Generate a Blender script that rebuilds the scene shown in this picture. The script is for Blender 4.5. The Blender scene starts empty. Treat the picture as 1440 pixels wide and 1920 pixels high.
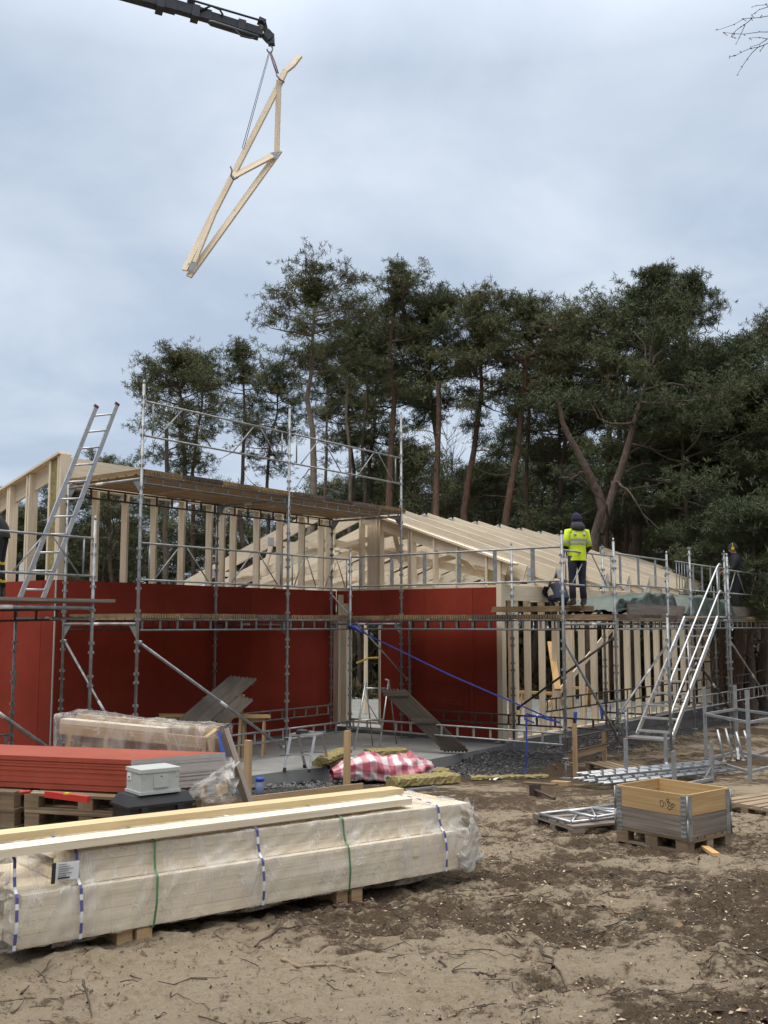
import bpy, bmesh, math, random
import numpy as np
from mathutils import Vector, Matrix

random.seed(7)
rng = np.random.default_rng(7)
R = math.radians
SC = bpy.context.scene
COL = SC.collection

# ------------------------------------------------------------------ camera
FPX, YHOR, EYE = 1900.0, 1170.0, 2.63
PITCH = math.atan((YHOR - 960) / FPX)
cam_d = bpy.data.cameras.new('camera')
cam = bpy.data.objects.new('camera', cam_d)
COL.objects.link(cam)
cam.location = (0, 0, EYE)
cam.rotation_euler = (math.pi / 2 + PITCH, 0, 0)
cam_d.sensor_fit = 'VERTICAL'
cam_d.sensor_height = 36
cam_d.lens = 36 * FPX / 1920
cam_d.clip_start = 0.05
cam_d.clip_end = 3000
SC.camera = cam

# ------------------------------------------------------------------ sky, sun, exposure
SUN_EL, SUN_AZ = R(52), R(215)
world = bpy.data.worlds.new('World')
SC.world = world
world.use_nodes = True
wn, wl = world.node_tree.nodes, world.node_tree.links
wn.clear()
w_out = wn.new('ShaderNodeOutputWorld')
w_bg = wn.new('ShaderNodeBackground')
w_bg.inputs['Strength'].default_value = 0.10
w_sky = wn.new('ShaderNodeTexSky')
w_sky.sky_type = 'NISHITA'
w_sky.sun_disc = False
w_sky.sun_elevation = SUN_EL
w_sky.sun_rotation = SUN_AZ
w_tc = wn.new('ShaderNodeTexCoord')
w_sep = wn.new('ShaderNodeSeparateXYZ')
wl.new(w_tc.outputs['Generated'], w_sep.inputs[0])
w_add = wn.new('ShaderNodeMath'); w_add.operation = 'ADD'; w_add.inputs[1].default_value = 0.22
wl.new(w_sep.outputs['Z'], w_add.inputs[0])
w_max = wn.new('ShaderNodeMath'); w_max.operation = 'MAXIMUM'; w_max.inputs[1].default_value = 0.08
wl.new(w_add.outputs[0], w_max.inputs[0])
w_dx = wn.new('ShaderNodeMath'); w_dx.operation = 'DIVIDE'
w_dy = wn.new('ShaderNodeMath'); w_dy.operation = 'DIVIDE'
wl.new(w_sep.outputs['X'], w_dx.inputs[0]); wl.new(w_max.outputs[0], w_dx.inputs[1])
wl.new(w_sep.outputs['Y'], w_dy.inputs[0]); wl.new(w_max.outputs[0], w_dy.inputs[1])
w_cmb = wn.new('ShaderNodeCombineXYZ')
wl.new(w_dx.outputs[0], w_cmb.inputs[0]); wl.new(w_dy.outputs[0], w_cmb.inputs[1])
w_cmb.inputs[2].default_value = 8.2
w_n = wn.new('ShaderNodeTexNoise')
w_n.inputs['Scale'].default_value = 1.9
w_n.inputs['Detail'].default_value = 6
w_n.inputs['Roughness'].default_value = 0.54
w_n.inputs['Distortion'].default_value = 0.25
wl.new(w_cmb.outputs[0], w_n.inputs['Vector'])
w_r = wn.new('ShaderNodeValToRGB')
w_r.color_ramp.elements[0].position = 0.38
w_r.color_ramp.elements[0].color = (0.485, 0.58, 0.725, 1)
w_r.color_ramp.elements[1].position = 0.70
w_r.color_ramp.elements[1].color = (0.715, 0.80, 0.91, 1)
wl.new(w_n.outputs['Fac'], w_r.inputs['Fac'])
# an overcast sky is about twice as bright overhead as at the horizon
w_z = wn.new('ShaderNodeMapRange')
w_z.inputs['From Min'].default_value = 0.5
w_z.inputs['From Max'].default_value = 0.95
w_z.inputs['To Min'].default_value = 10.0
w_z.inputs['To Max'].default_value = 38.0
wl.new(w_sep.outputs['Z'], w_z.inputs['Value'])
# the thick cloud overhead is neutral white, the thinner cloud lower down bluish
w_nf = wn.new('ShaderNodeMapRange')
w_nf.inputs['From Min'].default_value = 0.5; w_nf.inputs['From Max'].default_value = 0.85
wl.new(w_sep.outputs['Z'], w_nf.inputs['Value'])
w_nm = wn.new('ShaderNodeMix'); w_nm.data_type = 'RGBA'
wl.new(w_nf.outputs[0], w_nm.inputs['Factor'])
wl.new(w_r.outputs['Color'], w_nm.inputs['A']); w_nm.inputs['B'].default_value = (0.80, 0.76, 0.71, 1)
# low sky behind the camera dimmed to darken the recess, like an unseen treeline
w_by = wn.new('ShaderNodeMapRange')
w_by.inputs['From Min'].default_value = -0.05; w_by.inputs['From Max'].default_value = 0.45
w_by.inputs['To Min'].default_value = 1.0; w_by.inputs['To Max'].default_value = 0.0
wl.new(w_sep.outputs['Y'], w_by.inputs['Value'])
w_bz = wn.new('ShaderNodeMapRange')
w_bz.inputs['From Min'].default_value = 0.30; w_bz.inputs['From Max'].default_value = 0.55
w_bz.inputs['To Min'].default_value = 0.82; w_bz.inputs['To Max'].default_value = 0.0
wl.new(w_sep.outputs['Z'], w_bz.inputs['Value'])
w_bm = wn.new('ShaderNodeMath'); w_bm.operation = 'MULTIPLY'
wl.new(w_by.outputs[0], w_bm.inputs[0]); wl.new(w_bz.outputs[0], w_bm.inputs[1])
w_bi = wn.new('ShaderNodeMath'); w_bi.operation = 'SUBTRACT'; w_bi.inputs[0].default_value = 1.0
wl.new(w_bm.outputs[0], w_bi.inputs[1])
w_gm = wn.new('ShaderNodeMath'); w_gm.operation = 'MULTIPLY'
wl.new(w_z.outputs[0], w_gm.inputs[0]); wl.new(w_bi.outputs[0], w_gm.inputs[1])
w_sc = wn.new('ShaderNodeVectorMath'); w_sc.operation = 'SCALE'
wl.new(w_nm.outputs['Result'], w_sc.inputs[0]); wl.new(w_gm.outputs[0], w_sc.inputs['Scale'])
w_mix = wn.new('ShaderNodeMix'); w_mix.data_type = 'RGBA'
w_mix.inputs['Factor'].default_value = 0.93
wl.new(w_sky.outputs['Color'], w_mix.inputs['A'])
wl.new(w_sc.outputs[0], w_mix.inputs['B'])
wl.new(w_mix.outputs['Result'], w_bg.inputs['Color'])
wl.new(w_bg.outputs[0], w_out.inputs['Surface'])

sun_d = bpy.data.lights.new('sun', 'SUN')
sun = bpy.data.objects.new('sun', sun_d)
COL.objects.link(sun)
sun_d.energy = 1.2
sun_d.angle = R(30)
sun_d.color = (1.0, 0.96, 0.90)
# behind the photographer and to the left, like the bright part of the cloud
sun.rotation_euler = Vector((0.22, 0.30, -1.0)).to_track_quat('-Z', 'Y').to_euler()

SC.view_settings.view_transform = 'Standard'
SC.view_settings.look = 'None'
SC.view_settings.exposure = 0.06
SC.view_settings.gamma = 1.0
SC.view_settings.use_curve_mapping = False
SC.cycles.max_bounces = 8
SC.cycles.transparent_max_bounces = 12

# ------------------------------------------------------------------ frames of reference
C0 = np.array([0, 0, EYE])
TH = R(36.75)
VA = np.array([math.sin(TH), math.cos(TH), 0])      # along the house, away from the camera
VN = np.array([math.cos(TH), -math.sin(TH), 0])     # across it, to the right
OB = np.array([-0.686, 20.70, 0.0])                 # inner corner post of the scaffold
G0, GK, GY = 1.18, 0.068, 17.6                      # the site falls gently towards the house

def gz(y):
    return G0 - GK * min(max(y, -2.0), GY)

def _ray(u, v):
    x, y = (u - 720) / FPX, -(v - 960) / FPX
    return np.array([x, math.cos(PITCH) - y * math.sin(PITCH), math.sin(PITCH) + y * math.cos(PITCH)])

def on_ground(u, v):
    d = _ray(u, v)
    t = (G0 - EYE) / (d[2] + GK * d[1])
    if t < 0 or t * d[1] > GY:
        t = (G0 - GK * GY - EYE) / d[2]
    return C0 + t * d

def at_z(u, v, z):
    d = _ray(u, v)
    return C0 + d * (z - EYE) / d[2]

def at_y(u, v, y):
    d = _ray(u, v)
    return C0 + d * y / d[1]

def wpt(b, a, z):
    """house frame (b across, a along, z up) to world"""
    return OB + b * VN + a * VA + np.array([0, 0, z])

def local_ba(p):
    q = np.array(p) - OB
    return float(q @ VN), float(q @ VA), float(p[2])

# ------------------------------------------------------------------ numpy noise
def _hash(ix, iy, s):
    n = (ix * 374761393 + iy * 668265263 + s * 1274126177) & 0x7fffffff
    n = ((n ^ (n >> 13)) * 1274126177) & 0x7fffffff
    return ((n ^ (n >> 16)) & 0xffff) / 65535.0

def vnoise(x, y, s=0):
    ix = np.floor(x).astype(np.int64); iy = np.floor(y).astype(np.int64)
    fx = x - ix; fy = y - iy
    fx = fx * fx * (3 - 2 * fx); fy = fy * fy * (3 - 2 * fy)
    a = _hash(ix, iy, s); b = _hash(ix + 1, iy, s); c = _hash(ix, iy + 1, s); d = _hash(ix + 1, iy + 1, s)
    return (a * (1 - fx) + b * fx) * (1 - fy) + (c * (1 - fx) + d * fx) * fy

def fbm(x, y, o=4, s=0, g=0.5):
    v = 0; amp = 1; tot = 0
    for i in range(o):
        v = v + amp * vnoise(x * 2 ** i, y * 2 ** i, s + i * 17); tot += amp; amp *= g
    return v / tot

def mud_mask(x, y):
    """1 = dark humus and bark, 0 = pale sand"""
    m = fbm(x * 0.55 + 3.1, y * 0.55, 5, 5, 0.62)
    m = (m - 0.5) * 3.2 + (fbm(x * 2.3, y * 2.3, 4, 61, 0.65) - 0.5) * 1.6 + 0.06
    m = m + (0.5 - fbm(x * 13, y * 13, 3, 23, 0.65)) * 1.5 + (0.5 - fbm(x * 6.1, y * 6.1, 3, 71, 0.6)) * 1.3   # humus collects in the hollows
    right = np.clip((x - 0.2) / 1.6, 0, 1) * np.clip((10.5 - y) / 2.0, 0, 1)
    far = np.clip((y - 11) / 4, 0, 1)
    sandp = np.exp(-(((x - 0.9) / 0.55) ** 2 + ((y - 5.95) / 0.28) ** 2)) + 0.9 * np.exp(-(((x - 3.1) / 1.0) ** 2 + ((y - 9.0) / 0.45) ** 2))
    sandp = sandp + 0.8 * np.exp(-(((x - 6.5) / 1.6) ** 2 + ((y - 15.5) / 1.2) ** 2)) + 0.30 * np.exp(-(((x + 0.4) / 1.3) ** 2 + ((y - 5.6) / 0.9) ** 2))
    return np.clip(0.40 + m * 0.60 + 0.42 * right + 0.16 * far - 0.65 * sandp, 0, 1)

def ground_h(x, y):
    base = G0 - GK * np.clip(y, -2.0, GY)
    near = np.clip((16.5 - y) / 3.0, 0.12, 1)
    h = (fbm(x * 0.9, y * 0.9, 4, 1) - 0.5) * 0.15
    h = h - 0.05 * np.exp(-(((y - 5.1 - 0.32 * x) / 0.16) ** 2)) - 0.05 * np.exp(-(((y - 6.6 - 0.30 * x) / 0.18) ** 2)) * (x > .2)
    h = h + (fbm(x * 3.7, y * 3.7, 4, 9, 0.6) - 0.5) * 0.11 + (fbm(x * 13, y * 13, 3, 23, 0.65) - 0.5) * 0.06
    m = mud_mask(x, y)
    h = h + m * (fbm(x * 9, y * 9, 3, 41, 0.7) - 0.45) * 0.06
    gravel = np.exp(-(((x - 2.2) / 1.6) ** 2 + ((y - 20.2) / 0.9) ** 2)) * 0.16
    return base + h * near + gravel

# ------------------------------------------------------------------ materials
MATS = {}

def new_mat(name):
    m = bpy.data.materials.new(name)
    m.use_nodes = True
    nt = m.node_tree
    b = nt.nodes['Principled BSDF']
    return m, nt.nodes, nt.links, b

def ramp(n, stops):
    r = n.new('ShaderNodeValToRGB')
    e = r.color_ramp.elements
    while len(e) < len(stops):
        e.new(0.5)
    for i, (p, c) in enumerate(stops):
        e[i].position = p
        e[i].color = (*c, 1) if len(c) == 3 else c
    return r

def simple(name, c, rough=0.6, metal=0.0, var=0.25, scale=6.0, bump=0.15, bscale=None, coord='Object', detail=5):
    m, n, l, b = new_mat(name)
    tc = n.new('ShaderNodeTexCoord')
    no = n.new('ShaderNodeTexNoise')
    no.inputs['Scale'].default_value = scale
    no.inputs['Detail'].default_value = detail
    no.inputs['Roughness'].default_value = 0.6
    l.new(tc.outputs[coord], no.inputs['Vector'])
    lo = tuple(x * (1 - var) for x in c); hi = tuple(min(1, x * (1 + var)) for x in c)
    r = ramp(n, [(0.3, lo), (0.7, hi)])
    l.new(no.outputs['Fac'], r.inputs['Fac'])
    l.new(r.outputs['Color'], b.inputs['Base Color'])
    b.inputs['Roughness'].default_value = rough
    b.inputs['Metallic'].default_value = metal
    if name in ('skylit_red_board', 'red_board_core'): b.inputs['Specular IOR Level'].default_value = 0.1
    if name == 'red_board':
        oi = n.new('ShaderNodeObjectInfo'); mv = n.new('ShaderNodeMapRange'); mv.inputs['To Min'].default_value = 0.86; mv.inputs['To Max'].default_value = 1.10
        l.new(oi.outputs['Random'], mv.inputs['Value']); hv = n.new('ShaderNodeHueSaturation'); l.new(mv.outputs[0], hv.inputs['Value'])
        l.new(r.outputs['Color'], hv.inputs['Color']); l.new(hv.outputs['Color'], b.inputs['Base Color'])
        b.inputs['Specular IOR Level'].default_value = 0.12
    if bump:
        n2 = n.new('ShaderNodeTexNoise')
        n2.inputs['Scale'].default_value = bscale or scale * 6
        n2.inputs['Detail'].default_value = 4
        l.new(tc.outputs[coord], n2.inputs['Vector'])
        bp = n.new('ShaderNodeBump')
        bp.inputs['Strength'].default_value = bump
        bp.inputs['Distance'].default_value = 0.02
        l.new(n2.outputs['Fac'], bp.inputs['Height'])
        l.new(bp.outputs[0], b.inputs['Normal'])
    MATS[name] = m
    return m

def wood(name, c_dark, c_light, knot=(0.16, 0.08, 0.035), knots=True, rough=0.62, grain=26, stain=None):
    m, n, l, b = new_mat(name)
    uv = n.new('ShaderNodeUVMap')
    mp = n.new('ShaderNodeMapping'); mp.inputs['Scale'].default_value = (0.9, grain, 1)
    l.new(uv.outputs[0], mp.inputs['Vector'])
    no = n.new('ShaderNodeTexNoise')
    no.inputs['Scale'].default_value = 1.6; no.inputs['Detail'].default_value = 5; no.inputs['Distortion'].default_value = 0.6
    l.new(mp.outputs[0], no.inputs['Vector'])
    r = ramp(n, [(0.30, c_dark), (0.68, c_light)])
    l.new(no.outputs['Fac'], r.inputs['Fac'])
    # board-to-board differences
    lo = n.new('ShaderNodeTexNoise'); lo.inputs['Scale'].default_value = 0.35; lo.inputs['Detail'].default_value = 1
    l.new(uv.outputs[0], lo.inputs['Vector'])
    hs = n.new('ShaderNodeHueSaturation')
    mr = n.new('ShaderNodeMapRange')
    mr.inputs['From Min'].default_value = 0.25; mr.inputs['From Max'].default_value = 0.75
    mr.inputs['To Min'].default_value = 0.80; mr.inputs['To Max'].default_value = 1.14
    l.new(lo.outputs['Fac'], mr.inputs['Value']); l.new(mr.outputs[0], hs.inputs['Value'])
    l.new(r.outputs['Color'], hs.inputs['Color'])
    cur = hs.outputs['Color']
    if knots:
        mk = n.new('ShaderNodeMapping'); mk.inputs['Scale'].default_value = (2.1, 9.0, 1)
        l.new(uv.outputs[0], mk.inputs['Vector'])
        vo = n.new('ShaderNodeTexVoronoi'); vo.inputs['Scale'].default_value = 1.0
        l.new(mk.outputs[0], vo.inputs['Vector'])
        kr = ramp(n, [(0.03, (1, 1, 1)), (0.13, (0, 0, 0))])
        l.new(vo.outputs['Distance'], kr.inputs['Fac'])
        kx = n.new('ShaderNodeMix'); kx.data_type = 'RGBA'
        sc_ = n.new('ShaderNodeSeparateColor'); l.new(vo.outputs['Color'], sc_.inputs[0])
        gt_ = n.new('ShaderNodeMath'); gt_.operation = 'GREATER_THAN'; gt_.inputs[1].default_value = 0.66; l.new(sc_.outputs[0], gt_.inputs[0])
        km0 = n.new('ShaderNodeMath'); km0.operation = 'MULTIPLY'; km0.inputs[1].default_value = 0.55; l.new(gt_.outputs[0], km0.inputs[0])
        km = n.new('ShaderNodeMath'); km.operation = 'MULTIPLY'; l.new(km0.outputs[0], km.inputs[1])
        l.new(kr.outputs['Color'], km.inputs[0])
        l.new(km.outputs[0], kx.inputs['Factor'])
        l.new(cur, kx.inputs['A']); kx.inputs['B'].default_value = (*knot, 1)
        cur = kx.outputs['Result']
    if stain:
        tc = n.new('ShaderNodeTexCoord')
        ns = n.new('ShaderNodeTexNoise'); ns.inputs['Scale'].default_value = 1.3; ns.inputs['Detail'].default_value = 5
        l.new(tc.outputs['Object'], ns.inputs['Vector'])
        sr = ramp(n, [(0.42, (0, 0, 0)), (0.62, (0.75, 0.75, 0.75))])
        l.new(ns.outputs['Fac'], sr.inputs['Fac'])
        sx = n.new('ShaderNodeMix'); sx.data_type = 'RGBA'
        l.new(sr.outputs['Color'], sx.inputs['Factor'])
        l.new(cur, sx.inputs['A']); sx.inputs['B'].default_value = (*stain, 1)
        cur = sx.outputs['Result']
    l.new(cur, b.inputs['Base Color'])
    b.inputs['Roughness'].default_value = rough
    b.inputs['Specular IOR Level'].default_value = 0.25
    bp = n.new('ShaderNodeBump'); bp.inputs['Strength'].default_value = 0.18; bp.inputs['Distance'].default_value = 0.01
    l.new(no.outputs['Fac'], bp.inputs['Height']); l.new(bp.outputs[0], b.inputs['Normal'])
    MATS[name] = m
    return m

M_WOOD = wood('fresh_spruce', (0.69, 0.575, 0.42), (0.85, 0.765, 0.61))
M_WOOD2 = wood('yellow_pine', (0.46, 0.28, 0.11), (0.62, 0.42, 0.20))
M_STAKE = wood('stake_pine', (0.40, 0.265, 0.14), (0.54, 0.385, 0.225), knots=False)
M_COLLAR = wood('collar_pine', (0.42, 0.265, 0.115), (0.55, 0.385, 0.20), knot=(0.07, 0.035, 0.015))
M_GREY = wood('weathered_grey', (0.15, 0.125, 0.105), (0.29, 0.25, 0.215), knots=True, knot=(0.07, 0.055, 0.045))
M_PALLET = wood('pallet_wood', (0.20, 0.145, 0.09), (0.36, 0.28, 0.19), knots=False, stain=(0.12, 0.085, 0.055))
M_DECK = wood('deck_brown', (0.22, 0.145, 0.07), (0.38, 0.27, 0.145), knots=False, stain=(0.12, 0.085, 0.05))
M_DECKD = wood('deck_dark', (0.055, 0.045, 0.036), (0.12, 0.10, 0.08), knots=False)
M_DECKG = wood('deck_grey', (0.12, 0.10, 0.08), (0.23, 0.195, 0.155), knots=False, stain=(0.08, 0.065, 0.05))
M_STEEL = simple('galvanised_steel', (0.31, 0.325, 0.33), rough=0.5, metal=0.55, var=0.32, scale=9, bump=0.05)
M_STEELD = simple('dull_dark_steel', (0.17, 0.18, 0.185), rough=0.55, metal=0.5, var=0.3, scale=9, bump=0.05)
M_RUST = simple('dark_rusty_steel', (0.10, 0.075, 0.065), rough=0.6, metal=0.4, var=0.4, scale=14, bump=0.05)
M_ALU = simple('aluminium', (0.60, 0.61, 0.62), rough=0.36, metal=0.8, var=0.12, scale=12, bump=0.03)
M_STEELL = simple('new_steel', (0.42, 0.44, 0.46), rough=0.40, metal=0.7, var=0.2, scale=10, bump=0.03)
M_STILL = simple('grey_stillage_steel', (0.33, 0.345, 0.36), rough=0.5, metal=0.45, var=0.2, scale=8, bump=0.04)
M_RED = simple('red_board', (0.265, 0.042, 0.026), rough=0.85, var=0.16, scale=1.2, bump=0.05, bscale=120)
M_REDTOP = simple('skylit_red_board', (0.30, 0.085, 0.060), rough=0.75, var=0.1, scale=1.5, bump=0.05)  # lighter red on the stack's top sheet stands for sky light
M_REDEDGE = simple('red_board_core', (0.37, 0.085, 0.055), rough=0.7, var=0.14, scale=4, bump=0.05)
M_PLASTER = simple('plaster_edge', (0.47, 0.45, 0.43), rough=0.85, var=0.08, scale=8, bump=0.08)
M_CONC = simple('concrete', (0.27, 0.275, 0.265), rough=0.85, var=0.22, scale=1.7, bump=0.12, bscale=60)
M_CONCW = simple('foundation_block', (0.20, 0.20, 0.195), rough=0.9, var=0.2, scale=2.4, bump=0.15, bscale=50)
M_BLACKP = simple('black_plastic', (0.022, 0.023, 0.026), rough=0.42, var=0.2, scale=10, bump=0.03)
M_GREYP = simple('grey_plastic', (0.44, 0.47, 0.455), rough=0.45, var=0.05, scale=5, bump=0.03)
M_WHITE = simple('white_paper', (0.72, 0.74, 0.76), rough=0.6, var=0.06, scale=9, bump=0)
M_NAVY = simple('navy_print', (0.09, 0.095, 0.27), rough=0.5, var=0.1, scale=9, bump=0)
M_BLUE = simple('blue_plastic', (0.03, 0.09, 0.42), rough=0.4, var=0.15, scale=8, bump=0.03)
M_BLUEGREY = simple('blue_grey_pipe', (0.13, 0.16, 0.26), rough=0.45, var=0.12, scale=5, bump=0.03)
M_STRAP = simple('blue_strap', (0.035, 0.06, 0.30), rough=0.55, var=0.25, scale=30, bump=0.05)
M_GREEN = simple('green_band', (0.09, 0.20, 0.11), rough=0.4, var=0.15, scale=20, bump=0)
M_REDP = simple('red_plastic', (0.50, 0.035, 0.025), rough=0.4, var=0.15, scale=8, bump=0.02)
M_YELLOW = simple('yellow_hose', (0.62, 0.45, 0.03), rough=0.4, var=0.1, scale=8, bump=0)
M_SLING = simple('grey_sling', (0.15, 0.16, 0.22), rough=0.7, var=0.2, scale=18, bump=0.05)
M_PINK = simple('pale_violet_sling', (0.32, 0.24, 0.28), rough=0.7, var=0.2, scale=18, bump=0.05)
M_CRANE = simple('crane_grey_paint', (0.045, 0.052, 0.062), rough=0.42, metal=0.2, var=0.3, scale=3, bump=0.03)
M_ROCK = simple('rock_wool', (0.29, 0.24, 0.105), rough=0.95, var=0.35, scale=16, bump=0.6, bscale=70)
M_GUSSET = simple('gusset_plate', (0.42, 0.44, 0.46), rough=0.5, metal=0.4, var=0.12, scale=9, bump=0.05)
M_TARP = simple('green_tarp', (0.068, 0.098, 0.082), rough=0.45, var=0.2, scale=2.5, bump=0.08, bscale=25)
M_BARK = simple('pine_bark_grey', (0.115, 0.09, 0.07), rough=0.9, var=0.45, scale=5, bump=0.5, bscale=14)
M_BARKR = simple('pine_bark_red', (0.17, 0.10, 0.068), rough=0.85, var=0.4, scale=4, bump=0.4, bscale=12)
def two_tone(name, c0, c1):
    m, n, l, b = new_mat(name)
    tc = n.new('ShaderNodeTexCoord'); mp = n.new('ShaderNodeMapping'); mp.inputs['Scale'].default_value = (1, 1, .35); l.new(tc.outputs['Object'], mp.inputs['Vector'])
    no = n.new('ShaderNodeTexNoise'); no.inputs['Scale'].default_value = 2.2; no.inputs['Detail'].default_value = 6; no.inputs['Roughness'].default_value = .7; l.new(mp.outputs[0], no.inputs['Vector'])
    r = ramp(n, [(.36, c0), (.5, tuple((x + y) / 2 for x, y in zip(c0, c1))), (.62, c1)]); l.new(no.outputs['Fac'], r.inputs['Fac'])
    v = n.new('ShaderNodeTexVoronoi'); v.inputs['Scale'].default_value = 12; l.new(mp.outputs[0], v.inputs['Vector'])
    mx = n.new('ShaderNodeMix'); mx.data_type = 'RGBA'; mx.blend_type = 'MULTIPLY'; mx.inputs['Factor'].default_value = .6; l.new(r.outputs[0], mx.inputs['A'])
    vr = ramp(n, [(.0, (.45, .45, .45)), (.45, (1, 1, 1))]); l.new(v.outputs['Distance'], vr.inputs['Fac']); l.new(vr.outputs[0], mx.inputs['B'])
    l.new(mx.outputs['Result'], b.inputs['Base Color']); b.inputs['Roughness'].default_value = .9; b.inputs['Specular IOR Level'].default_value = .1
    bp = n.new('ShaderNodeBump'); bp.inputs['Strength'].default_value = .7; bp.inputs['Distance'].default_value = .04; l.new(v.outputs['Distance'], bp.inputs['Height']); l.new(bp.outputs[0], b.inputs['Normal'])
    return m
M_BARK = two_tone('grey_bark', (.075, .06, .05), (.16, .125, .10))
M_BARKR = two_tone('pine_bark', (.095, .078, .064), (.195, .118, .082))
M_BARKP = simple('pale_bark', (0.175, 0.145, 0.112), rough=0.85, var=0.35, scale=4, bump=0.4, bscale=12)
M_TWIG = simple('dark_twig', (0.065, 0.048, 0.036), rough=0.9, var=0.4, scale=20, bump=0.2)
M_TWIGL = simple('pale_twig', (0.22, 0.16, 0.105), rough=0.9, var=0.4, scale=20, bump=0.2)
M_MINK = simple('faint_ink', (0.20, 0.032, 0.02), rough=0.7, var=0.2, scale=9, bump=0)
M_INK = simple('black_ink', (0.03, 0.028, 0.03), rough=0.7, var=0.2, scale=9, bump=0)

# needles: every tuft carries its own tint
def needle_mat(name, c0, c1):
    m, n, l, b = new_mat(name)
    at = n.new('ShaderNodeAttribute'); at.attribute_name = 'tint'
    r = ramp(n, [(0.0, c0), (1.0, c1)])
    l.new(at.outputs['Fac'], r.inputs['Fac'])
    l.new(r.outputs['Color'], b.inputs['Base Color'])
    b.inputs['Roughness'].default_value = 0.75
    b.inputs['Specular IOR Level'].default_value = 0.15
    return m
M_NEEDLE = needle_mat('pine_needles', (0.040, 0.052, 0.030), (0.180, 0.195, 0.100))
M_NEEDLED = needle_mat('dark_pine_needles', (0.034, 0.050, 0.031), (0.125, 0.145, 0.075))

# clear film: real thin sheet, partly milky
def film(name, base=0.34, spread=0.55, white=(0.77, 0.75, 0.71), streak=False):
    m, n, l, b = new_mat(name)
    out = n['Material Output']
    tr = n.new('ShaderNodeBsdfTransparent')
    tr.inputs['Color'].default_value = (0.97, 0.97, 0.96, 1)
    b.inputs['Base Color'].default_value = (*white, 1)
    b.inputs['Roughness'].default_value = 0.22
    b.inputs['Specular IOR Level'].default_value = 0.6
    tc = n.new('ShaderNodeTexCoord')
    mp = n.new('ShaderNodeMapping'); mp.inputs['Scale'].default_value = (1.5, 1.0, 0.5) if streak else (1, 1, 1); mp.inputs['Rotation'].default_value = (0.0, 0.75, 0.0) if streak else (0.3, 0.2, 0.5)
    l.new(tc.outputs['Object'], mp.inputs['Vector'])
    no = n.new('ShaderNodeTexNoise'); no.inputs['Scale'].default_value = 2.2; no.inputs['Detail'].default_value = 4; no.inputs['Distortion'].default_value = 1.8
    l.new(mp.outputs[0], no.inputs['Vector'])
    mr = n.new('ShaderNodeMapRange')
    mr.inputs['From Min'].default_value = 0.42 if streak else 0.35; mr.inputs['From Max'].default_value = 0.78
    mr.inputs['To Min'].default_value = base; mr.inputs['To Max'].default_value = base + spread
    l.new(no.outputs['Fac'], mr.inputs['Value'])
    fac = mr.outputs[0]; hgt = no.outputs['Fac']
    if streak:   # sharp creases pulled across the sheet
        n2 = n.new('ShaderNodeTexNoise'); n2.inputs['Scale'].default_value = 1.9; n2.inputs['Detail'].default_value = 3; n2.inputs['Distortion'].default_value = 2.6
        l.new(mp.outputs[0], n2.inputs['Vector'])
        cr_ = ramp(n, [(0.44, (0, 0, 0)), (0.492, (0.25, 0.25, 0.25)), (0.5, (1, 1, 1)), (0.508, (0.2, 0.2, 0.2)), (0.53, (0, 0, 0))])
        l.new(n2.outputs['Fac'], cr_.inputs['Fac'])
        c1 = n.new('ShaderNodeMath'); c1.operation = 'MULTIPLY'; c1.inputs[1].default_value = 0.30; l.new(cr_.outputs['Color'], c1.inputs[0])
        c2 = n.new('ShaderNodeMath'); c2.operation = 'ADD'; c2.use_clamp = True; l.new(c1.outputs[0], c2.inputs[0]); l.new(mr.outputs[0], c2.inputs[1])
        fac = c2.outputs[0]
        c3 = n.new('ShaderNodeMath'); c3.operation = 'ADD'; l.new(cr_.outputs['Color'], c3.inputs[0]); l.new(no.outputs['Fac'], c3.inputs[1]); hgt = c3.outputs[0]
    mx = n.new('ShaderNodeMixShader')
    l.new(fac, mx.inputs['Fac'])
    l.new(tr.outputs[0], mx.inputs[1]); l.new(b.outputs[0], mx.inputs[2])
    l.new(mx.outputs[0], out.inputs['Surface'])
    bp = n.new('ShaderNodeBump'); bp.inputs['Strength'].default_value = 0.35; bp.inputs['Distance'].default_value = 0.03
    l.new(hgt, bp.inputs['Height']); l.new(bp.outputs[0], b.inputs['Normal'])
    return m
M_FILM = film('clear_film', 0.15, 0.45, streak=True)
M_FILMW = film('bunched_film', 0.30, 0.45)

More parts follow.
